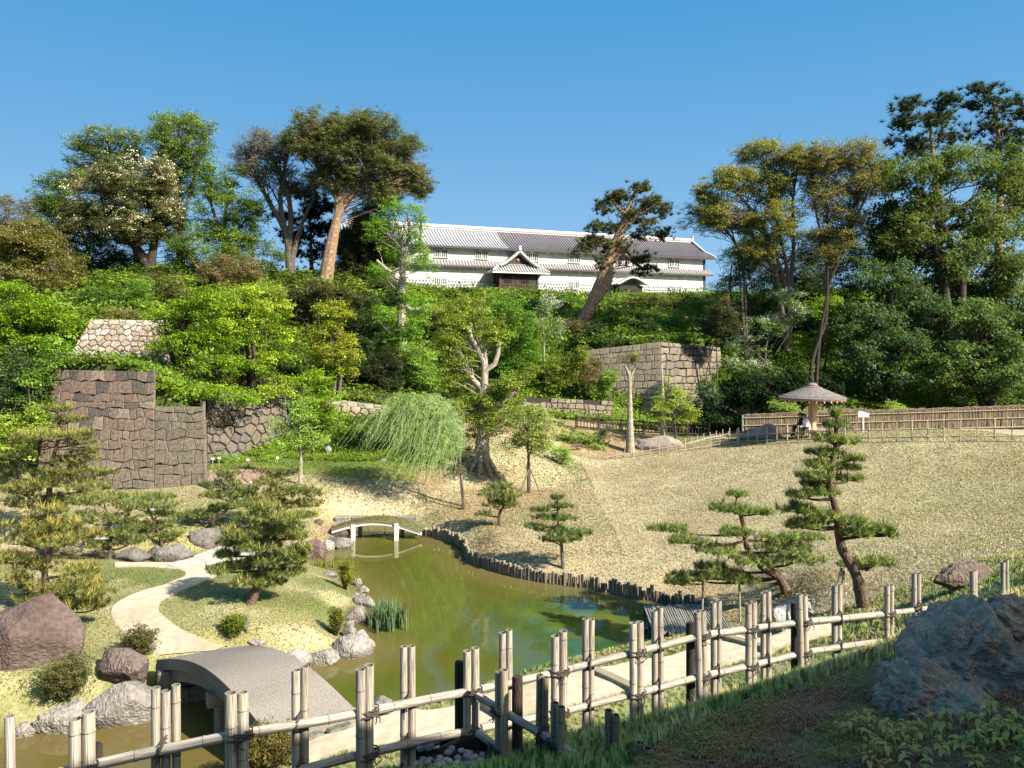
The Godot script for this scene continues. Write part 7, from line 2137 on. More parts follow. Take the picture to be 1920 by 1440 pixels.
func build_pines() -> void:
	var warm := {"c2": Color(0.34, 0.2, 0.05), "candles": 0.45, "c0": Color(0.106, 0.144, 0.0375), "c1": Color(0.338, 0.338, 0.0938)}
	pine("tall layered pine in front of the tall brown wall, highest of the garden pines", [88, 1010], [[90, 965], [93, 915], [98, 865], [110, 820], [108, 780]], [[107, 766, 34, 8], [130, 787, 38, 8], [98, 815, 66, 9], [150, 812, 30, 8], [152, 829, 32, 8], [45, 824, 26, 8], [162, 846, 28, 8], [32, 852, 34, 10], [140, 862, 42, 9], [15, 884, 40, 12], [125, 882, 56, 12], [192, 886, 30, 9], [108, 902, 62, 10], [37, 914, 50, 15], [170, 912, 40, 10], [60, 940, 60, 14], [130, 935, 50, 12]], {"d": 30.0, "r": 0.15, "c1": Color(0.362, 0.362, 0.1), "candles": 0.4})
	pine("dense pine with orange young shoots at the left, before the tall layered pine", [85, 1142], [[88, 1110], [84, 1070], [95, 1025], [92, 985]], [[95, 958, 40, 9], [62, 985, 56, 12], [120, 985, 42, 11], [40, 1012, 42, 14], [110, 1012, 60, 13], [165, 1002, 30, 10], [20, 1048, 40, 13], [70, 1060, 50, 13], [150, 1068, 46, 11], [180, 1092, 30, 9], [92, 1100, 56, 11], [30, 1088, 30, 11], [62, 1122, 38, 9]], warm.merged({"r": 0.12}))
	pine("small orange tipped pine by the lawn, right of the dense orange tipped one", [130, 1176], [[134, 1150], [140, 1115], [136, 1100]], [[140, 1100, 44, 9], [178, 1112, 34, 8], [105, 1120, 34, 8], [160, 1132, 40, 8], [125, 1140, 38, 8], [182, 1138, 22, 6]], warm.merged({"r": 0.06}))
	pine("slim pine standing at the channel edge behind the island path", [203, 1062], [[206, 1035], [208, 1000], [200, 960], [190, 930]], [[180, 936, 56, 11], [160, 972, 48, 12], [230, 972, 40, 10], [215, 1000, 38, 11], [248, 1012, 36, 9], [190, 1022, 30, 9], [250, 950, 30, 9], [140, 1000, 30, 9]], {"r": 0.07, "d": 28.2, "bark": "grey"})
	pine("low pine with a leaning stem behind the channel boulders", [306, 1022], [[298, 1000], [286, 972], [275, 945]], [[272, 934, 54, 8], [245, 945, 36, 8], [312, 948, 30, 7], [290, 986, 36, 9], [322, 1001, 24, 6], [252, 988, 28, 8], [302, 962, 28, 7]], {"r": 0.085})
	pine("propped pine with a long low branch, on the lawn in front of the tall wall", [395, 992], [[401, 974], [425, 956], [433, 935], [428, 905]], [[345, 966, 34, 7], [382, 963, 34, 8], [412, 950, 22, 8], [425, 888, 26, 10], [420, 907, 40, 11], [440, 926, 48, 10], [402, 928, 28, 9], [462, 918, 24, 9], [455, 945, 34, 8]], {"r": 0.1})
	pine("pine behind the island pine, yellowish boughs reaching right", [530, 1008], [[530, 985], [528, 950], [516, 910], [512, 890]], [[514, 884, 24, 9], [510, 903, 34, 11], [530, 922, 44, 11], [560, 917, 34, 10], [586, 924, 26, 10], [582, 944, 28, 8], [500, 940, 36, 10], [545, 945, 40, 10], [572, 966, 28, 6]], {"d": 31.5, "r": 0.1, "c1": Color(0.362, 0.35, 0.0875)})
	pine("full rounded pine leaning on the island lawn, largest of the garden pines", [466, 1132], [[480, 1106], [492, 1074], [484, 1045], [500, 1005], [505, 965]], [[502, 952, 34, 10], [482, 972, 44, 12], [538, 974, 38, 11], [520, 994, 54, 13], [455, 1000, 44, 11], [558, 1006, 26, 10], [482, 1020, 56, 13], [538, 1036, 38, 13], [440, 1016, 32, 9], [412, 1070, 28, 8], [446, 1062, 36, 9], [532, 1072, 46, 9], [472, 1088, 42, 10], [506, 1094, 30, 8], [425, 1040, 26, 9], [560, 1050, 26, 10], [500, 1052, 40, 11], [572, 1030, 18, 8]], {"r": 0.15, "dens": 1.5, "candles": 0.35, "c2": Color(0.24, 0.19, 0.07)})
	pine("small pine on the far shore of the mound, near the turf bridge", [938, 986], [[936, 966], [945, 945], [942, 925]], [[940, 911, 24, 7], [925, 924, 34, 8], [957, 930, 28, 9], [930, 945, 30, 8], [905, 964, 18, 5], [963, 946, 20, 7], [942, 935, 26, 8]], {"r": 0.09})
	pine("small tiered pine with a straight grey trunk on the dry grass mound", [1056, 1066], [[1054, 1040], [1052, 1012], [1046, 982], [1045, 948]], [[1045, 933, 16, 6], [1050, 949, 26, 6], [1012, 956, 20, 5], [1030, 971, 32, 6], [1060, 972, 26, 6], [1002, 988, 20, 5], [1040, 994, 38, 7], [1092, 999, 28, 5], [1060, 1008, 38, 7], [1035, 1012, 24, 6]], {"r": 0.075, "bark": "grey", "c0": Color(0.075, 0.125, 0.0375), "c1": Color(0.213, 0.269, 0.0875)})
	var t := pine("wide pine leaning left over the pond, behind the bamboo landing", [1478, 1109], [[1460, 1082], [1428, 1062], [1402, 1030], [1394, 985], [1380, 945]], [[1382, 927, 24, 7], [1358, 952, 34, 9], [1396, 957, 34, 9], [1432, 960, 22, 8], [1255, 991, 42, 8], [1288, 1013, 38, 8], [1342, 1030, 44, 9], [1377, 998, 36, 9], [1448, 1010, 38, 9], [1474, 1028, 56, 10], [1508, 1008, 44, 10], [1422, 1050, 56, 10], [1496, 1048, 46, 9], [1362, 1078, 46, 10], [1292, 1082, 46, 8], [1268, 1092, 22, 6], [1388, 1086, 36, 8], [1335, 1062, 36, 8]], {"r": 0.15, "dens": 1.25, "from": 15.0, "c0": Color(0.075, 0.125, 0.0312), "c1": Color(0.25, 0.312, 0.0813)})
	for q in [[1388, 1180, 1386, 1090], [1316, 1145, 1318, 1085]]:
		var a := V(q[0], q[1], -t.position.z - 0.3)
		a.y = H(a.x, -a.z) - 0.1
		var m := mb_at(t.position)
		m.col = Color(0.33, 0.29, 0.2)
		culm(m, a, V(q[2], q[3], -t.position.z), 0.03, 8, false)
		part("prop", m, M.bamboo, t)
	t = pine("tall crooked pine on the slope of the mound, its top against the fence", [1620, 1138], [[1610, 1092], [1596, 1060], [1579, 1030], [1574, 1010], [1570, 966], [1562, 937], [1556, 915], [1556, 893], [1566, 841], [1568, 790]], [[1568, 778, 8, 8], [1566, 797, 24, 9], [1552, 823, 34, 10], [1586, 828, 26, 8], [1548, 849, 38, 9], [1600, 860, 28, 6], [1540, 872, 38, 9], [1588, 876, 28, 7], [1530, 893, 36, 8], [1592, 898, 30, 6], [1522, 907, 28, 6], [1500, 929, 28, 8], [1544, 924, 38, 7], [1500, 954, 40, 12], [1540, 967, 38, 11], [1517, 981, 40, 9], [1600, 978, 34, 7], [1640, 990, 38, 7], [1664, 1002, 24, 7], [1605, 999, 38, 7], [1606, 1060, 34, 8], [1645, 1056, 38, 8], [1500, 985, 30, 9]], {"r": 0.15, "dens": 1.25, "from": 15.0, "c0": Color(0.075, 0.125, 0.0312), "c1": Color(0.263, 0.319, 0.0813)})
	for q in [[1552, 1160, 1578, 1065], [1575, 1150, 1582, 1070]]:
		var a := V(q[0], q[1], -t.position.z - 0.5)
		a.y = H(a.x, -a.z) - 0.1
		var m := mb_at(t.position)
		m.col = Color(0.28, 0.22, 0.15)
		m.tube([a, V(q[2], q[3], -t.position.z)], [0.035, 0.03], 7)
		part("prop", m, M.log, t)
func bush(label: String, px: float, py: float, w: float, h: float, c0: Color, c1: Color, upright := false, n := 420) -> void:
	var g := G(px, py + h, 10.0)
	var s := -g.z / F
	var o := thing("garden_shrub", label, "shrub", g, "small shrubs round the pond")
	var m := mb_at(g)
	m.col = Color(0.13, 0.09, 0.06)
	var xf := []
	var co := []
	for k in 16:
		var a := rnd(0, TAU)
		var rr := sqrt(rnd(0, 1))
		var e := g + Vector3(cos(a) * rr * w * s * 0.8, h * s * (rnd(0.9, 1.9) if upright else 1.75 - 0.7 * rr * rr + rnd(-0.25, 0.2)), sin(a) * rr * w * s * 0.7)
		limb(m, g + Vector3(rnd(-0.05, 0.05), -0.05, rnd(-0.05, 0.05)), e, 0.012, 0.004, 0.03, 4, 4)
		for i in n / 16:
			var f := pow(rnd(0, 1), 0.6)
			var p := g.lerp(e, lerpf(0.3, 1.02, f)) + Vector3(R.randfn(0, 1), R.randfn(0, 0.8), R.randfn(0, 1)) * s * w * (0.16 if upright else 0.2)
			xf.append(Transform3D(Basis(Vector3.UP, rnd(0, TAU)) * Basis(Vector3.RIGHT, rnd(-0.7, 0.7)).scaled(Vector3.ONE * rnd(1.1, 1.9)), p - g))
			co.append(c0.lerp(c1, clampf(f * 0.7 + R.randfn(0, 0.25), 0, 1)))
	part("stems", m, M.bark, o)
	many("foliage", LM.shoot, M.leaf, xf, co, o)
func build_small_plants() -> void:
	bush("dark olive azalea where the stone bridge meets the island path", 262, 1200, 36, 24, Color(0.05, 0.05, 0.02), Color(0.17, 0.16, 0.06), false, 620)
	bush("broad loose azalea on the left bank, between the big rock and the channel", 125, 1268, 56, 42, Color(0.05, 0.05, 0.018), Color(0.17, 0.17, 0.06), false, 900)
	bush("fresh green shrub on the middle of the island lawn, beside a small lamp", 438, 1170, 24, 24, Color(0.07, 0.1, 0.015), Color(0.24, 0.28, 0.05), false, 420)
	bush("yellow green upright shrub by the shore rocks, nearest the far bridge", 648, 1076, 18, 30, Color(0.12, 0.15, 0.015), Color(0.33, 0.33, 0.05), true, 460)
	bush("slender upright shrub beside the pale shore rocks", 630, 1163, 14, 29, Color(0.06, 0.08, 0.015), Color(0.25, 0.25, 0.05), true, 420)
	bush("bronze azalea at the near end of the stone bridge, seen through the fence", 505, 1398, 46, 50, Color(0.06, 0.05, 0.018), Color(0.22, 0.18, 0.05), false, 900)
	for q in [["tuft of yellow green grass on the island's tip", 605, 1064, 20, 14, 0.0], ["tuft of bright grass between the shore rocks near the stone bridge", 575, 1248, 14, 12, 0.0], ["tuft of green reeds standing in the pond beside the shore rocks", 725, 1158, 30, 34, 0.5], ["bright broad leaved weed under the crooked pine", 1592, 1150, 20, 10, 0.0]]:
		var g := G(q[1], q[2] + (q[4] * 0.4 if q[5] > 0 else 0.0), 10.0)
		if q[5] > 0: g.y = -0.05
		var s := -g.z / F
		var o := thing("grass_tuft" if q[5] == 0 else "reed_tuft", q[0], "grass tuft" if q[5] == 0 else "reeds", g)
		var xf := []
		var co := []
		for i in 40 if q[5] == 0 else 130:
			var p := Vector3(R.randfn(0, 0.45) * q[3] * s, 0, R.randfn(0, 0.45) * q[3] * s * 1.3)
			xf.append(Transform3D(Basis(Vector3.UP, rnd(0, TAU)).scaled(Vector3(1, 1, 1) * q[4] * s * rnd(0.7, 1.6)), p))
			co.append((Color(0.14, 0.19, 0.03).lerp(Color(0.3, 0.3, 0.08), rnd(0, 1))) if q[5] == 0 else Color(0.06, 0.14, 0.06).lerp(Color(0.17, 0.22, 0.09), rnd(0, 1)))
		many("blades", LM.reed, M.grass, xf, co, o)
func build_rocks() -> void:
	var plum := Color(0.15, 0.105, 0.092)
	var plum2 := Color(0.245, 0.185, 0.16)
	var gry := Color(0.18, 0.16, 0.14)
	var gry2 := Color(0.31, 0.285, 0.26)
	var wht := Color(0.27, 0.24, 0.21)
	var wht2 := Color(0.42, 0.39, 0.35)
	rock("boulder", "great purple brown boulder on the lawn at the left edge", 14, 1190, 172, 132, plum * 0.85, plum2 * 0.85, "", 0.8, 4, 0.07)
	rock("boulder", "flat topped brown boulder left of the stone bridge, behind the pointed one", 216, 1252, 104, 66, plum * 0.9, plum2 * 0.85, "", 0.7, 4, 0.08)
	rock("boulder", "pointed grey boulder at the water left of the stone bridge", 226, 1325, 112, 80, gry, gry2, "", 0.7, 4, 0.09)
	rock("boulder", "long pale boulder at the water's edge, left of the pointed grey one", 124, 1346, 92, 52, wht, wht2, "", 0.6, 4, 0.1)
	rock("rock", "small pale rock at the left water's edge, leftmost on that bank", 40, 1372, 30, 24, wht, wht2, "", 0.8, 3)
	rock("boulder", "dark red boulder standing in the pond left of the turf bridge", 587, 1030, 44, 32, Color(0.17, 0.1, 0.09), Color(0.25, 0.17, 0.15))
	rock("boulder", "rounded grey boulder in the water beside the turf bridge", 634, 1018, 48, 22, gry, gry2)
	rock("rock", "small sandy rock between the red boulder and the rounded grey one", 616, 1023, 22, 20, wht, wht2)
	rock("rock", "brown rock under the left end of the turf bridge", 632, 998, 36, 20, plum, plum2)
	rock("boulder", "mossy pale boulder at the back channel, left of its two neighbours", 247, 1041, 54, 24, gry, wht2)
	rock("boulder", "grey boulder in the middle of the three at the back channel", 288, 1038, 34, 26, gry, gry2)
	rock("boulder", "largest grey boulder of the three at the back channel, on the right", 323, 1039, 58, 32, gry * 0.8, gry2 * 0.85)
	rock("boulder", "rounded grey boulder on the lawn beside the slab bridge path", 384, 1010, 62, 34, gry * 0.9, gry2 * 0.9)
	rock("rock", "reddish rock leaning behind the propped pine", 452, 985, 34, 40, plum, plum2)
	rock("rock", "pale rock behind the trunk of the full rounded pine", 508, 1036, 30, 26, wht, wht2, "", 0.8, 3, 0.1, 28.5)
	rock("rock", "small rock on the bank left of the turf bridge, near the path end", 596, 979, 18, 11, plum, plum2)
	var sh := [[618, 1078, 26, 12, "low grey shore rock nearest the yellow green upright shrub"], [671, 1091, 14, 15, "upright shore rock right of the yellow green shrub"], [683, 1106, 19, 13, "small brown shore rock projecting into the pond"], [667, 1117, 13, 9, "tiny shore stone left of its twin above the flat shore rock"], [679, 1117, 11, 7, "tiny shore stone right of its twin above the flat shore rock"], [682, 1129, 38, 18, "flat oval shore rock beside the reeds"], [668, 1153, 38, 27, "white rounded shore rock left of the reeds"], [656, 1170, 14, 15, "small white shore rock below the rounded white one"], [652, 1185, 26, 24, "brownish shore rock behind the slender shrub"], [674, 1192, 26, 18, "pale slanting shore rock above the wedge shaped one"], [660, 1215, 62, 38, "large wedge shaped pale rock pointing into the pond"], [605, 1233, 52, 25, "flat dark shore rock right of the bright grass tuft"], [624, 1226, 22, 14, "pale rock lodged between the wedge and the flat dark rock"], [556, 1240, 46, 36, "grey rock at the water behind the stone bridge"], [478, 1206, 30, 11, "dark stone tip behind the crown of the stone bridge"]]
	for q in sh: rock("shore_rock", q[4], q[0], q[1], q[2], q[3], wht.lerp(gry, rnd(0, 0.6)), wht2.lerp(gry2, rnd(0, 0.6)), "rocks along the island's shore")
	rock("boulder", "dark long rock lying on the mound at the right, above the black lava rock", 1822, 1080, 112, 42, Color(0.1, 0.075, 0.06), Color(0.26, 0.2, 0.16), "", 0.6, 4, 0.12)
	rock("boulder", "split blue grey rock between the two pines and the fence", 1490, 1150, 92, 46, Color(0.24, 0.25, 0.25), Color(0.5, 0.5, 0.48), "", 0.7, 4, 0.12)
	rock("boulder", "pinkish boulder at the end of the brushwood fence", 1437, 813, 72, 30, Color(0.28, 0.21, 0.18), Color(0.42, 0.34, 0.3), "", 0.7, 3, 0.1, 46.8)
	rock("boulder", "pinkish grey boulder behind the mound's left fence", 1243, 836, 76, 34, Color(0.3, 0.24, 0.2), Color(0.46, 0.39, 0.34), "", 0.7, 3, 0.1, 47.4)
	rock("rock", "grey rock on the near shore seen through the fence", 716, 1326, 56, 32, Color(0.19, 0.17, 0.15), Color(0.28, 0.26, 0.23))
	rock("tree_stump", "pale broken stump in the green slope above the sapling", 615, 845, 15, 16, wht, wht2, "", 1.0, 2, 0.2, 43.0).set_meta("category", "stump")
	rock("rock", "small white stones at the edge of the green slope", 719, 864, 18, 8, wht, wht2, "", 0.8, 2, 0.2, 40.5)
	for q in [[1352, 748, 30, 16, "reddish block of the ruined wall under the trees, topmost of its heap"], [1358, 762, 26, 14, "grey block of the ruined wall under the trees, middle of its heap"], [1366, 774, 28, 14, "grey block of the ruined wall under the trees, lowest of its heap"]]:
		rock("rubble_block", q[4], q[0], q[1], q[2], q[3], Color(0.17, 0.12, 0.1), Color(0.28, 0.23, 0.2), "blocks of the ruined wall", 0.8, 2, 0.06, 53.0)
	# stepping stones up the lawn
	var steps := [[205, 999, 24, 6, "stepping stone on the back lawn, lowest of the flight"], [215, 989, 26, 6, "stepping stone on the back lawn, second from below"], [230, 983, 14, 5, "stepping stone on the back lawn, third from below"], [238, 977, 14, 4, "stepping stone on the back lawn, fourth from below"], [247, 970, 18, 4, "stepping stone on the back lawn, fifth from below"], [290, 957, 20, 5, "stepping stone on the back lawn, below the long pale one"], [325, 947, 44, 5, "long pale stepping stone at the top of the back lawn"], [180, 1010, 34, 9, "squared stone at the foot of the stepping stones"]]
	for q in steps:
		var g := G(q[0], q[1], 15.0)
		var s := -g.z / F
		var o := thing("stepping_stone", q[4], "stepping stone", g, "stepping stones of the back lawn")
		var m := mb_at(g)
		rock_shape(m, g + Vector3.UP * 0.02, Vector3(q[2] * s * 0.55, 0.1, q[3] * s * 2.2), Basis(Vector3.UP, rnd(-0.3, 0.3)), 2, 0.05, int(q[0]), 5, Color(0.46, 0.43, 0.37), Color(0.58, 0.55, 0.49))
		part("slab", m, M.rock, o)
	# the black lava rock of the foreground
	var c := V(1835, 1290, 4.35)
	c.y = H(c.x, 4.35)
	var o := thing("lava_rock", "big black pitted lava rock in the shade at the lower right corner", "rock", c)
	var m := mb_at(c)
	var d0 := Color(0.24, 0.175, 0.13)
	var d1 := Color(0.46, 0.35, 0.265)
	var i := 0
	for q in [[1845, 1268, 4.45, 0.52, 0.45, 0.42], [1748, 1325, 4.25, 0.3, 0.24, 0.26], [1930, 1310, 4.3, 0.36, 0.36, 0.3], [1885, 1172, 4.5, 0.2, 0.2, 0.2], [1800, 1225, 4.4, 0.2, 0.2, 0.2], [1700, 1345, 4.2, 0.17, 0.15, 0.16], [1830, 1360, 4.08, 0.3, 0.19, 0.18], [1960, 1240, 4.6, 0.26, 0.26, 0.25]]:
		rock_shape(m, V(q[0], q[1], q[2]), Vector3(q[3], q[4], q[5]), Basis(Vector3.UP, rnd(-1, 1)), 5, 0.17, 400 + i * 7, 11, d0, d1)
		i += 1
	part("body", m, M.lava, o)
	# grey pebbles in a dark tray by the fence corner
	var g := V(838, 1438, 5.15)
	g.y = H(g.x, 5.15)
	o = thing("pebble_tray", "small black edged bed of grey pebbles at the bottom edge, left of the fence corner", "pebble bed", g)
	m = mb_at(g)
	m.col = Color(0.02, 0.02, 0.02)
	for e in [[-0.27, 0.0, 0.02, 0.42], [0.27, 0.0, 0.02, 0.42], [0.0, -0.2, 0.56, 0.02], [0.0, 0.2, 0.56, 0.02]]: m.box(g + Vector3(e[0], 0.05, e[1]), Vector3(e[2], 0.12, e[3]))
	m.box(g + Vector3(0, 0.02, 0), Vector3(0.55, 0.04, 0.4))
	part("edging", m, M.plain, o)
	for k in 46:
		m = mb_at(g)
		rock_shape(m, g + Vector3(rnd(-0.24, 0.24), 0.07 + rnd(0, 0.03), rnd(-0.17, 0.17)), Vector3(rnd(0.022, 0.036), rnd(0.016, 0.022), rnd(0.02, 0.03)), Basis(Vector3.UP, rnd(0, TAU)), 1, 0.02, k, 2, Color(0.24, 0.25, 0.26) * rnd(0.6, 1.4), Color(0.4, 0.41, 0.42))
		part("pebble", m, M.stone, o)
	# a small garden lamp
	g = G(463, 1186, 12.0)
	o = thing("garden_lamp", "small dark garden spotlight beside the fresh green shrub on the island", "lamp", g)
	m = mb_at(g)
	m.col = Color(0.12, 0.1, 0.085)
	m.tube([g, g + Vector3(0, 0.16, 0)], [0.03, 0.03], 8)
	part("stem", m, M.plain, o)
	m = mb_at(g)
	m.col = Color(0.2, 0.18, 0.15)
	m.tube([g + Vector3(-0.05, 0.18, 0.02), g + Vector3(0.07, 0.36, -0.02)], [0.07, 0.055], 10)
	part("head", m, M.plain, o)

# ---------------------------------------------------------------- grass and ground cover
func in_view(x: float, d: float, y: float) -> bool:
	var px := 960.0 + x / d * F
	var py := 640.0 + (EYE - y) / d * F
	return px > -160 and px < 2080 and py < 1560
func scatter(nm: String, label: String, mesh: Mesh, material: Material, n: int, x0: float, x1: float, d0: float, d1: float, ok: Callable, tone: Callable, lo: float, hi: float, lift := 0.0) -> void:
	var xf := []
	var co := []
	for i in n:
		var x := rnd(x0, x1)
		var d := rnd(d0, d1)
		if not ok.call(x, d): continue
		var y := H(x, d)
		if not in_view(x, d, y): continue
		xf.append(Transform3D(Basis(Vector3.UP, rnd(0, TAU)).scaled(Vector3.ONE * rnd(lo, hi)), Vector3(x, y + lift, -d)))
		co.append(tone.call(x, d))
	var o := many(nm, mesh, material, xf, co, self)
	remove_child(o)
	named(o, nm)
	add_child(o)
	tag(o, label, nm.replace("_", " "), "", "stuff")
func build_grass() -> void:
	var jit := func(c: Color, a: float, b: float) -> Color: return c * rnd(a, b)
	var mound := func(x, d): return x > -4.6 and d < 50.0 and d > 17.0 and pond(x, d) < -0.25 and not on_path(x, d) and not (x < 3.0 and d > 38.0)
	var dry := func(x, d):
		var k := rnd(0, 1)
		var c := Color(0.56, 0.49, 0.3).lerp(Color(0.43, 0.36, 0.195), k)
		if rnd(0, 1) < clampf((x - 8.0) / 18.0 + NZ2.get_noise_2d(x * 1.5, d * 1.5), 0.03, 0.5): c = Color(0.2, 0.23, 0.06)
		return c
	scatter("dry_grass", "short dry straw coloured grass covering the mound", LM.tuft, M.grass, 190000, -5, 24, 17.5, 50, mound, dry, 0.28, 0.6)
	scatter("leaf_litter", "curled pale dry leaves strewn over the mound", LM.litter, M.grass, 26000, -5, 24, 17.5, 50, mound, func(x, d): return Color(0.57, 0.48, 0.335).lerp(Color(0.42, 0.32, 0.2), rnd(0, 1) * rnd(0, 1)), 0.4, 0.9, 0.012)
	var lawn := func(x, d): return d > 12.5 and d < 31 and Geometry2D.is_point_in_polygon(Vector2(x, d), ISLE) and not on_path(x, d)
	scatter("lawn_grass", "short yellow green grass of the island lawn", LM.tuft, M.grass, 95000, -17, -3, 13, 30, lawn, func(x, d): return Color(0.45, 0.42, 0.21).lerp(Color(0.33, 0.36, 0.13), clampf(0.4 + NZ2.get_noise_2d(x * 2.0, d * 2.0) * 1.6 + rnd(-0.3, 0.3), 0, 1)) * rnd(0.85, 1.1), 0.18, 0.42)
	scatter("bank_grass", "dry and green grass on the slopes beyond the pond", LM.tuft, M.grass, 60000, -26, 4, 28, 46, func(x, d): return d < wall_line(x) - 0.6 and pond(x, d) < -0.2 and not Geometry2D.is_point_in_polygon(Vector2(x, d), ISLE), func(x, d): return (Color(0.52, 0.42, 0.25) if d < 39.5 else Color(0.17, 0.26, 0.045)).lerp(Color(0.22, 0.26, 0.06), clampf(NZ2.get_noise_2d(x * 1.3, d * 1.3) * 2.0 + 0.1, 0, 1)) * rnd(0.7, 1.2), 0.35, 0.8)
	var near := func(x, d): return not Geometry2D.is_point_in_polygon(Vector2(x, d), MOSS) and pond(x, d) < -0.15 and not on_path(x, d)
	var green := func(x, d):
		var k := clampf(NZ2.get_noise_2d(x * 5.0, d * 5.0) * 1.5 + 0.4 + rnd(-0.35, 0.35), 0, 1)
		return Color(0.21, 0.32, 0.075).lerp(Color(0.55, 0.48, 0.22), k) * rnd(0.75, 1.15)
	scatter("near_grass", "blades of green and straw grass along the bamboo fence", LM.blade, M.grass, 26000, -3.5, 5.5, 4.0, 8.8, near, green, 0.4, 0.9)
	scatter("near_grass", "grass along the lower path and its banks", LM.tuft, M.grass, 26000, -7, 12, 8.5, 19, near, green, 0.45, 0.9)
	scatter("undergrowth", "leafy undergrowth covering the castle slope", LM.small, M.leaf, 80000, -45, 45, 39, 86, func(x, d): return (d > wall_line(x) + 0.05 or (d > 43 and x < -4.6) or d > 52) and not (d > 80.0 and x > -20.0 and x < 28.0), func(x, d): return (Color(0.06, 0.1, 0.02).lerp(Color(0.2, 0.29, 0.045), clampf(0.45 + NZ2.get_noise_2d(x, d) * 1.8 + rnd(-0.25, 0.25), 0, 1))), 0.4, 1.0, 0.12)
	scatter("undergrowth", "tall leafy clumps standing out of the castle slope", LM.fine, M.leaf, 9000, -45, 45, 50, 79, func(x, d): return d > wall_line(x) + 2.0 and NZ2.get_noise_2d(x * 2.2, d * 2.2) > 0.02, func(x, d): return Color(0.05, 0.085, 0.02).lerp(Color(0.25, 0.33, 0.06), clampf(0.45 + NZ2.get_noise_2d(x * 3.0 + 40.0, d * 3.0) * 2.2 + rnd(-0.2, 0.2), 0, 1)), 0.7, 1.5, 0.55)
	scatter("undergrowth", "bright weeds of the green slope behind the willow", LM.small, M.leaf, 9000, -15, -3.5, 39, 52, func(x, d): return d < wall_line(x) - 0.3 and d > 40.5 - 0.22 * (x + 6.0), func(x, d): return Color(0.13, 0.21, 0.025).lerp(Color(0.28, 0.35, 0.05), rnd(0, 1)) * rnd(0.8, 1.1), 0.25, 0.5, 0.06)
	scatter("moss_tufts", "tufts of brown and olive moss on the shaded bed", LM.mosst, M.grass, 30000, 0.3, 6.0, 2.0, 7.0, func(x, d): return Geometry2D.is_point_in_polygon(Vector2(x, d), MOSS), func(x, d): return Color(0.36, 0.18, 0.09).lerp(Color(0.34, 0.27, 0.08), clampf(0.45 + NZ2.get_noise_2d(x * 7.0, d * 7.0) * 1.8 + rnd(-0.3, 0.3), 0, 1)) * rnd(0.6, 1.5), 0.5, 1.3, 0.012)
	# leafy plants at the lower right
	var k := 0
	var tan0 := Color(0.36, 0.24, 0.1)
	var labels := ["bronze leaved plant at the left foot of the black lava rock", "spreading leafy plant at the bottom right corner", "yellowish leafy plant in front of the lava rock's middle", "leafy plant left of the bottom right corner", "low bronze leaved seedlings at the bottom edge, in front of the lava rock's left half", "pale leafy plant between the corner plant and the lava rock", "small leafy plant at the bottom edge below the lava rock's tip", "single pale green seedling at the foot of the lava rock"]
	for q in [[1640, 1345, 3.95, 0.15, 60, 0.55], [1900, 1418, 3.55, 0.2, 90, 0.2], [1800, 1400, 3.7, 0.16, 70, 0.35], [1840, 1436, 3.5, 0.2, 80, 0.25], [1650, 1420, 3.6, 0.2, 70, 0.7], [1890, 1385, 3.75, 0.14, 50, 0.15], [1740, 1432, 3.5, 0.2, 80, 0.45], [1708, 1370, 3.8, 0.05, 12, 0.0]]:
		var g := V(q[0], q[1], q[2])
		g.y = H(g.x, q[2])
		var o := thing("leafy_plant", labels[k], "plant", g, "low leafy plants beside the lava rock")
		var m := mb_at(g)
		var xf := []
		var co := []
		m.col = Color(0.12, 0.08, 0.04)
		for i in int(q[4] / 6):
			var a := rnd(0, TAU)
			var rr: float = sqrt(rnd(0, 1)) * q[3]
			var top := g + Vector3(cos(a) * rr, rnd(0.04, 0.12), sin(a) * rr)
			m.tube([top * Vector3(1, 0, 1) + Vector3.UP * (H(top.x, -top.z) - 0.02), top], [0.0025, 0.0015], 4)
			for z in 6:
				var b := Basis(Vector3.UP, TAU * z / 6.0 + rnd(-0.4, 0.4)) * Basis(Vector3.RIGHT, rnd(-0.2, 0.75))
				xf.append(Transform3D(b.scaled(Vector3.ONE * rnd(0.7, 1.25)), top + Vector3.UP * rnd(-0.03, 0.015) - g))
				co.append(Color(0.5, 0.46, 0.14).lerp(tan0.lerp(Color(0.55, 0.39, 0.18), rnd(0, 1)), clampf(q[5] + rnd(-0.35, 0.35), 0, 1)))
		part("stems", m, M.plain, o)
		many("leaves", LM.leaf1, M.leaf, xf, co, o)
		k += 1
func single_leaf() -> ArrayMesh:   # one leaf 4.5 cm long, folded along its midrib
	var m := MB.new()
	var n := 6
	for i in n:
		var t0 := float(i) / n
		var t1 := float(i + 1) / n
		var w0 := 0.0105 * sin(PI * pow(t0, 0.8))
		var w1 := 0.0105 * sin(PI * pow(t1, 0.8))
		var a := Vector3(0, 0.006 * sin(PI * t0) - 0.008 * t0 * t0, 0.045 * t0)
		var b := Vector3(0, 0.006 * sin(PI * t1) - 0.008 * t1 * t1, 0.045 * t1)
		for s in [-1.0, 1.0]:
			m.col = Color(1, 1, 1) * (1.0 if s > 0 else 0.93)
			var nn := Vector3(-s * 0.3, 1, 0).normalized()
			m.t3(a, a + Vector3(s * w0, w0 * 0.35, 0), b + Vector3(s * w1, w1 * 0.35, 0), nn, nn, nn)
			m.t3(a, b + Vector3(s * w1, w1 * 0.35, 0), b, nn, nn, nn)
	return m.done()
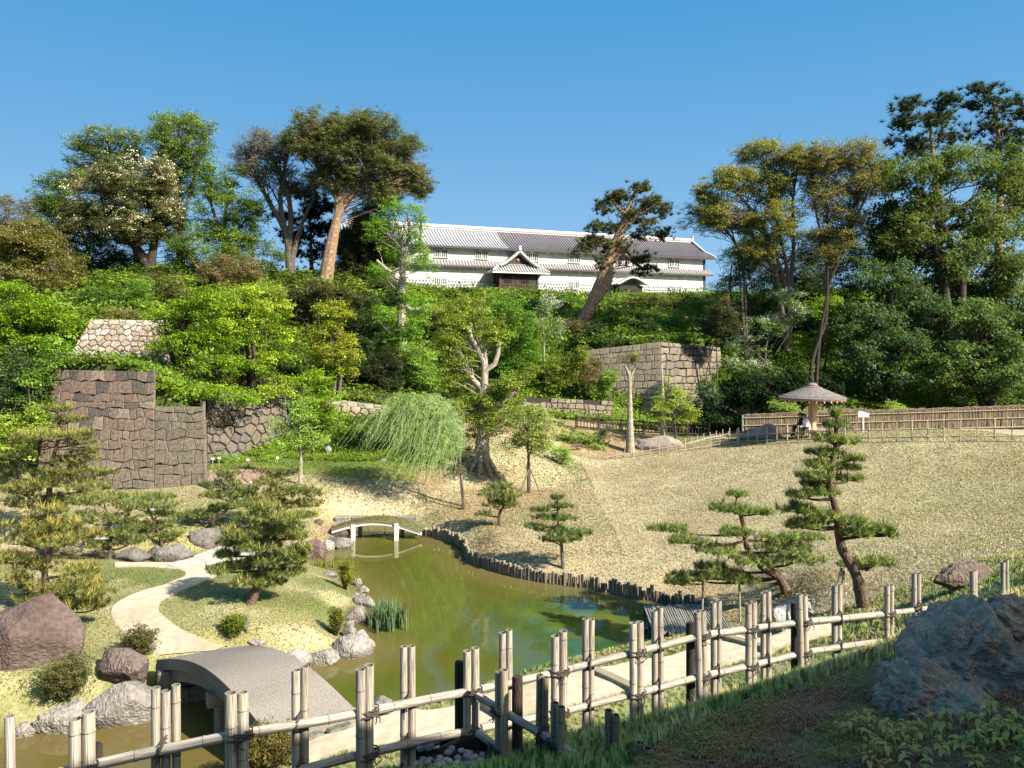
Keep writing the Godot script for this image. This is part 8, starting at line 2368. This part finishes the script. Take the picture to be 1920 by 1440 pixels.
func _ready() -> void:
	R.seed = 77
	var cam := Camera3D.new()
	cam.name = "camera"
	cam.position = Vector3(0, EYE, 0)
	var near := 0.1
	cam.set_frustum(near * 1440.0 / F, Vector2(0, -80.0 / F * near), near, 4000.0)
	add_child(cam)
	cam.make_current()
	var env := Environment.new()
	env.background_mode = Environment.BG_SKY
	env.tonemap_mode = Environment.TONE_MAPPER_LINEAR
	env.tonemap_exposure = 2.85
	env.sdfgi_enabled = true
	env.ssao_enabled = true
	env.ssil_enabled = true
	var sm := ProceduralSkyMaterial.new()
	sm.sky_top_color = lin(0.004, 0.099, 0.23)
	sm.sky_horizon_color = lin(0.16, 0.252, 0.345)
	sm.sky_curve = 0.16
	sm.ground_horizon_color = lin(0.28, 0.36, 0.4)
	sm.ground_bottom_color = lin(0.1, 0.11, 0.07)
	sm.sun_angle_max = 90.0
	sm.sun_curve = 0.27
	var sky := Sky.new()
	sky.sky_material = sm
	env.sky = sky
	var we := WorldEnvironment.new()
	we.name = "environment"
	we.environment = env
	add_child(we)
	var sun := DirectionalLight3D.new()
	sun.name = "sun"
	sun.light_energy = 1.55
	sun.light_color = Color(1.0, 0.965, 0.9)
	sun.light_angular_distance = 0.5
	sun.shadow_enabled = true
	sun.look_at_from_position(Vector3(0.64, 0.616, 0.465) * 100.0, Vector3.ZERO)
	add_child(sun)
	make_materials()
	terrain_setup()
	build_ground()
	make_leaf_meshes()
	LM.tuft = blade_mesh(9, 0.06, 0.09, 0.012, 0.6, 31)
	LM.blade = blade_mesh(12, 0.045, 0.085, 0.0042, 0.55, 32)
	LM.reed = blade_mesh(7, 0.12, 1.0, 0.035, 0.3, 33)
	LM.mosst = blade_mesh(10, 0.02, 0.018, 0.003, 0.8, 34)
	LM.litter = leaf_mesh(3, 0.09, 0.075, 0.035, 0.0, 36)
	LM.leaf1 = single_leaf()
	build_walls()
	build_castle()
	build_bridges()
	build_near_fence()
	build_far_fences()
	build_pavilion()
	build_trees_left()
	build_trees_right()
	build_rest_house()
	build_pines()
	build_rocks()
	build_small_plants()
	build_grass()
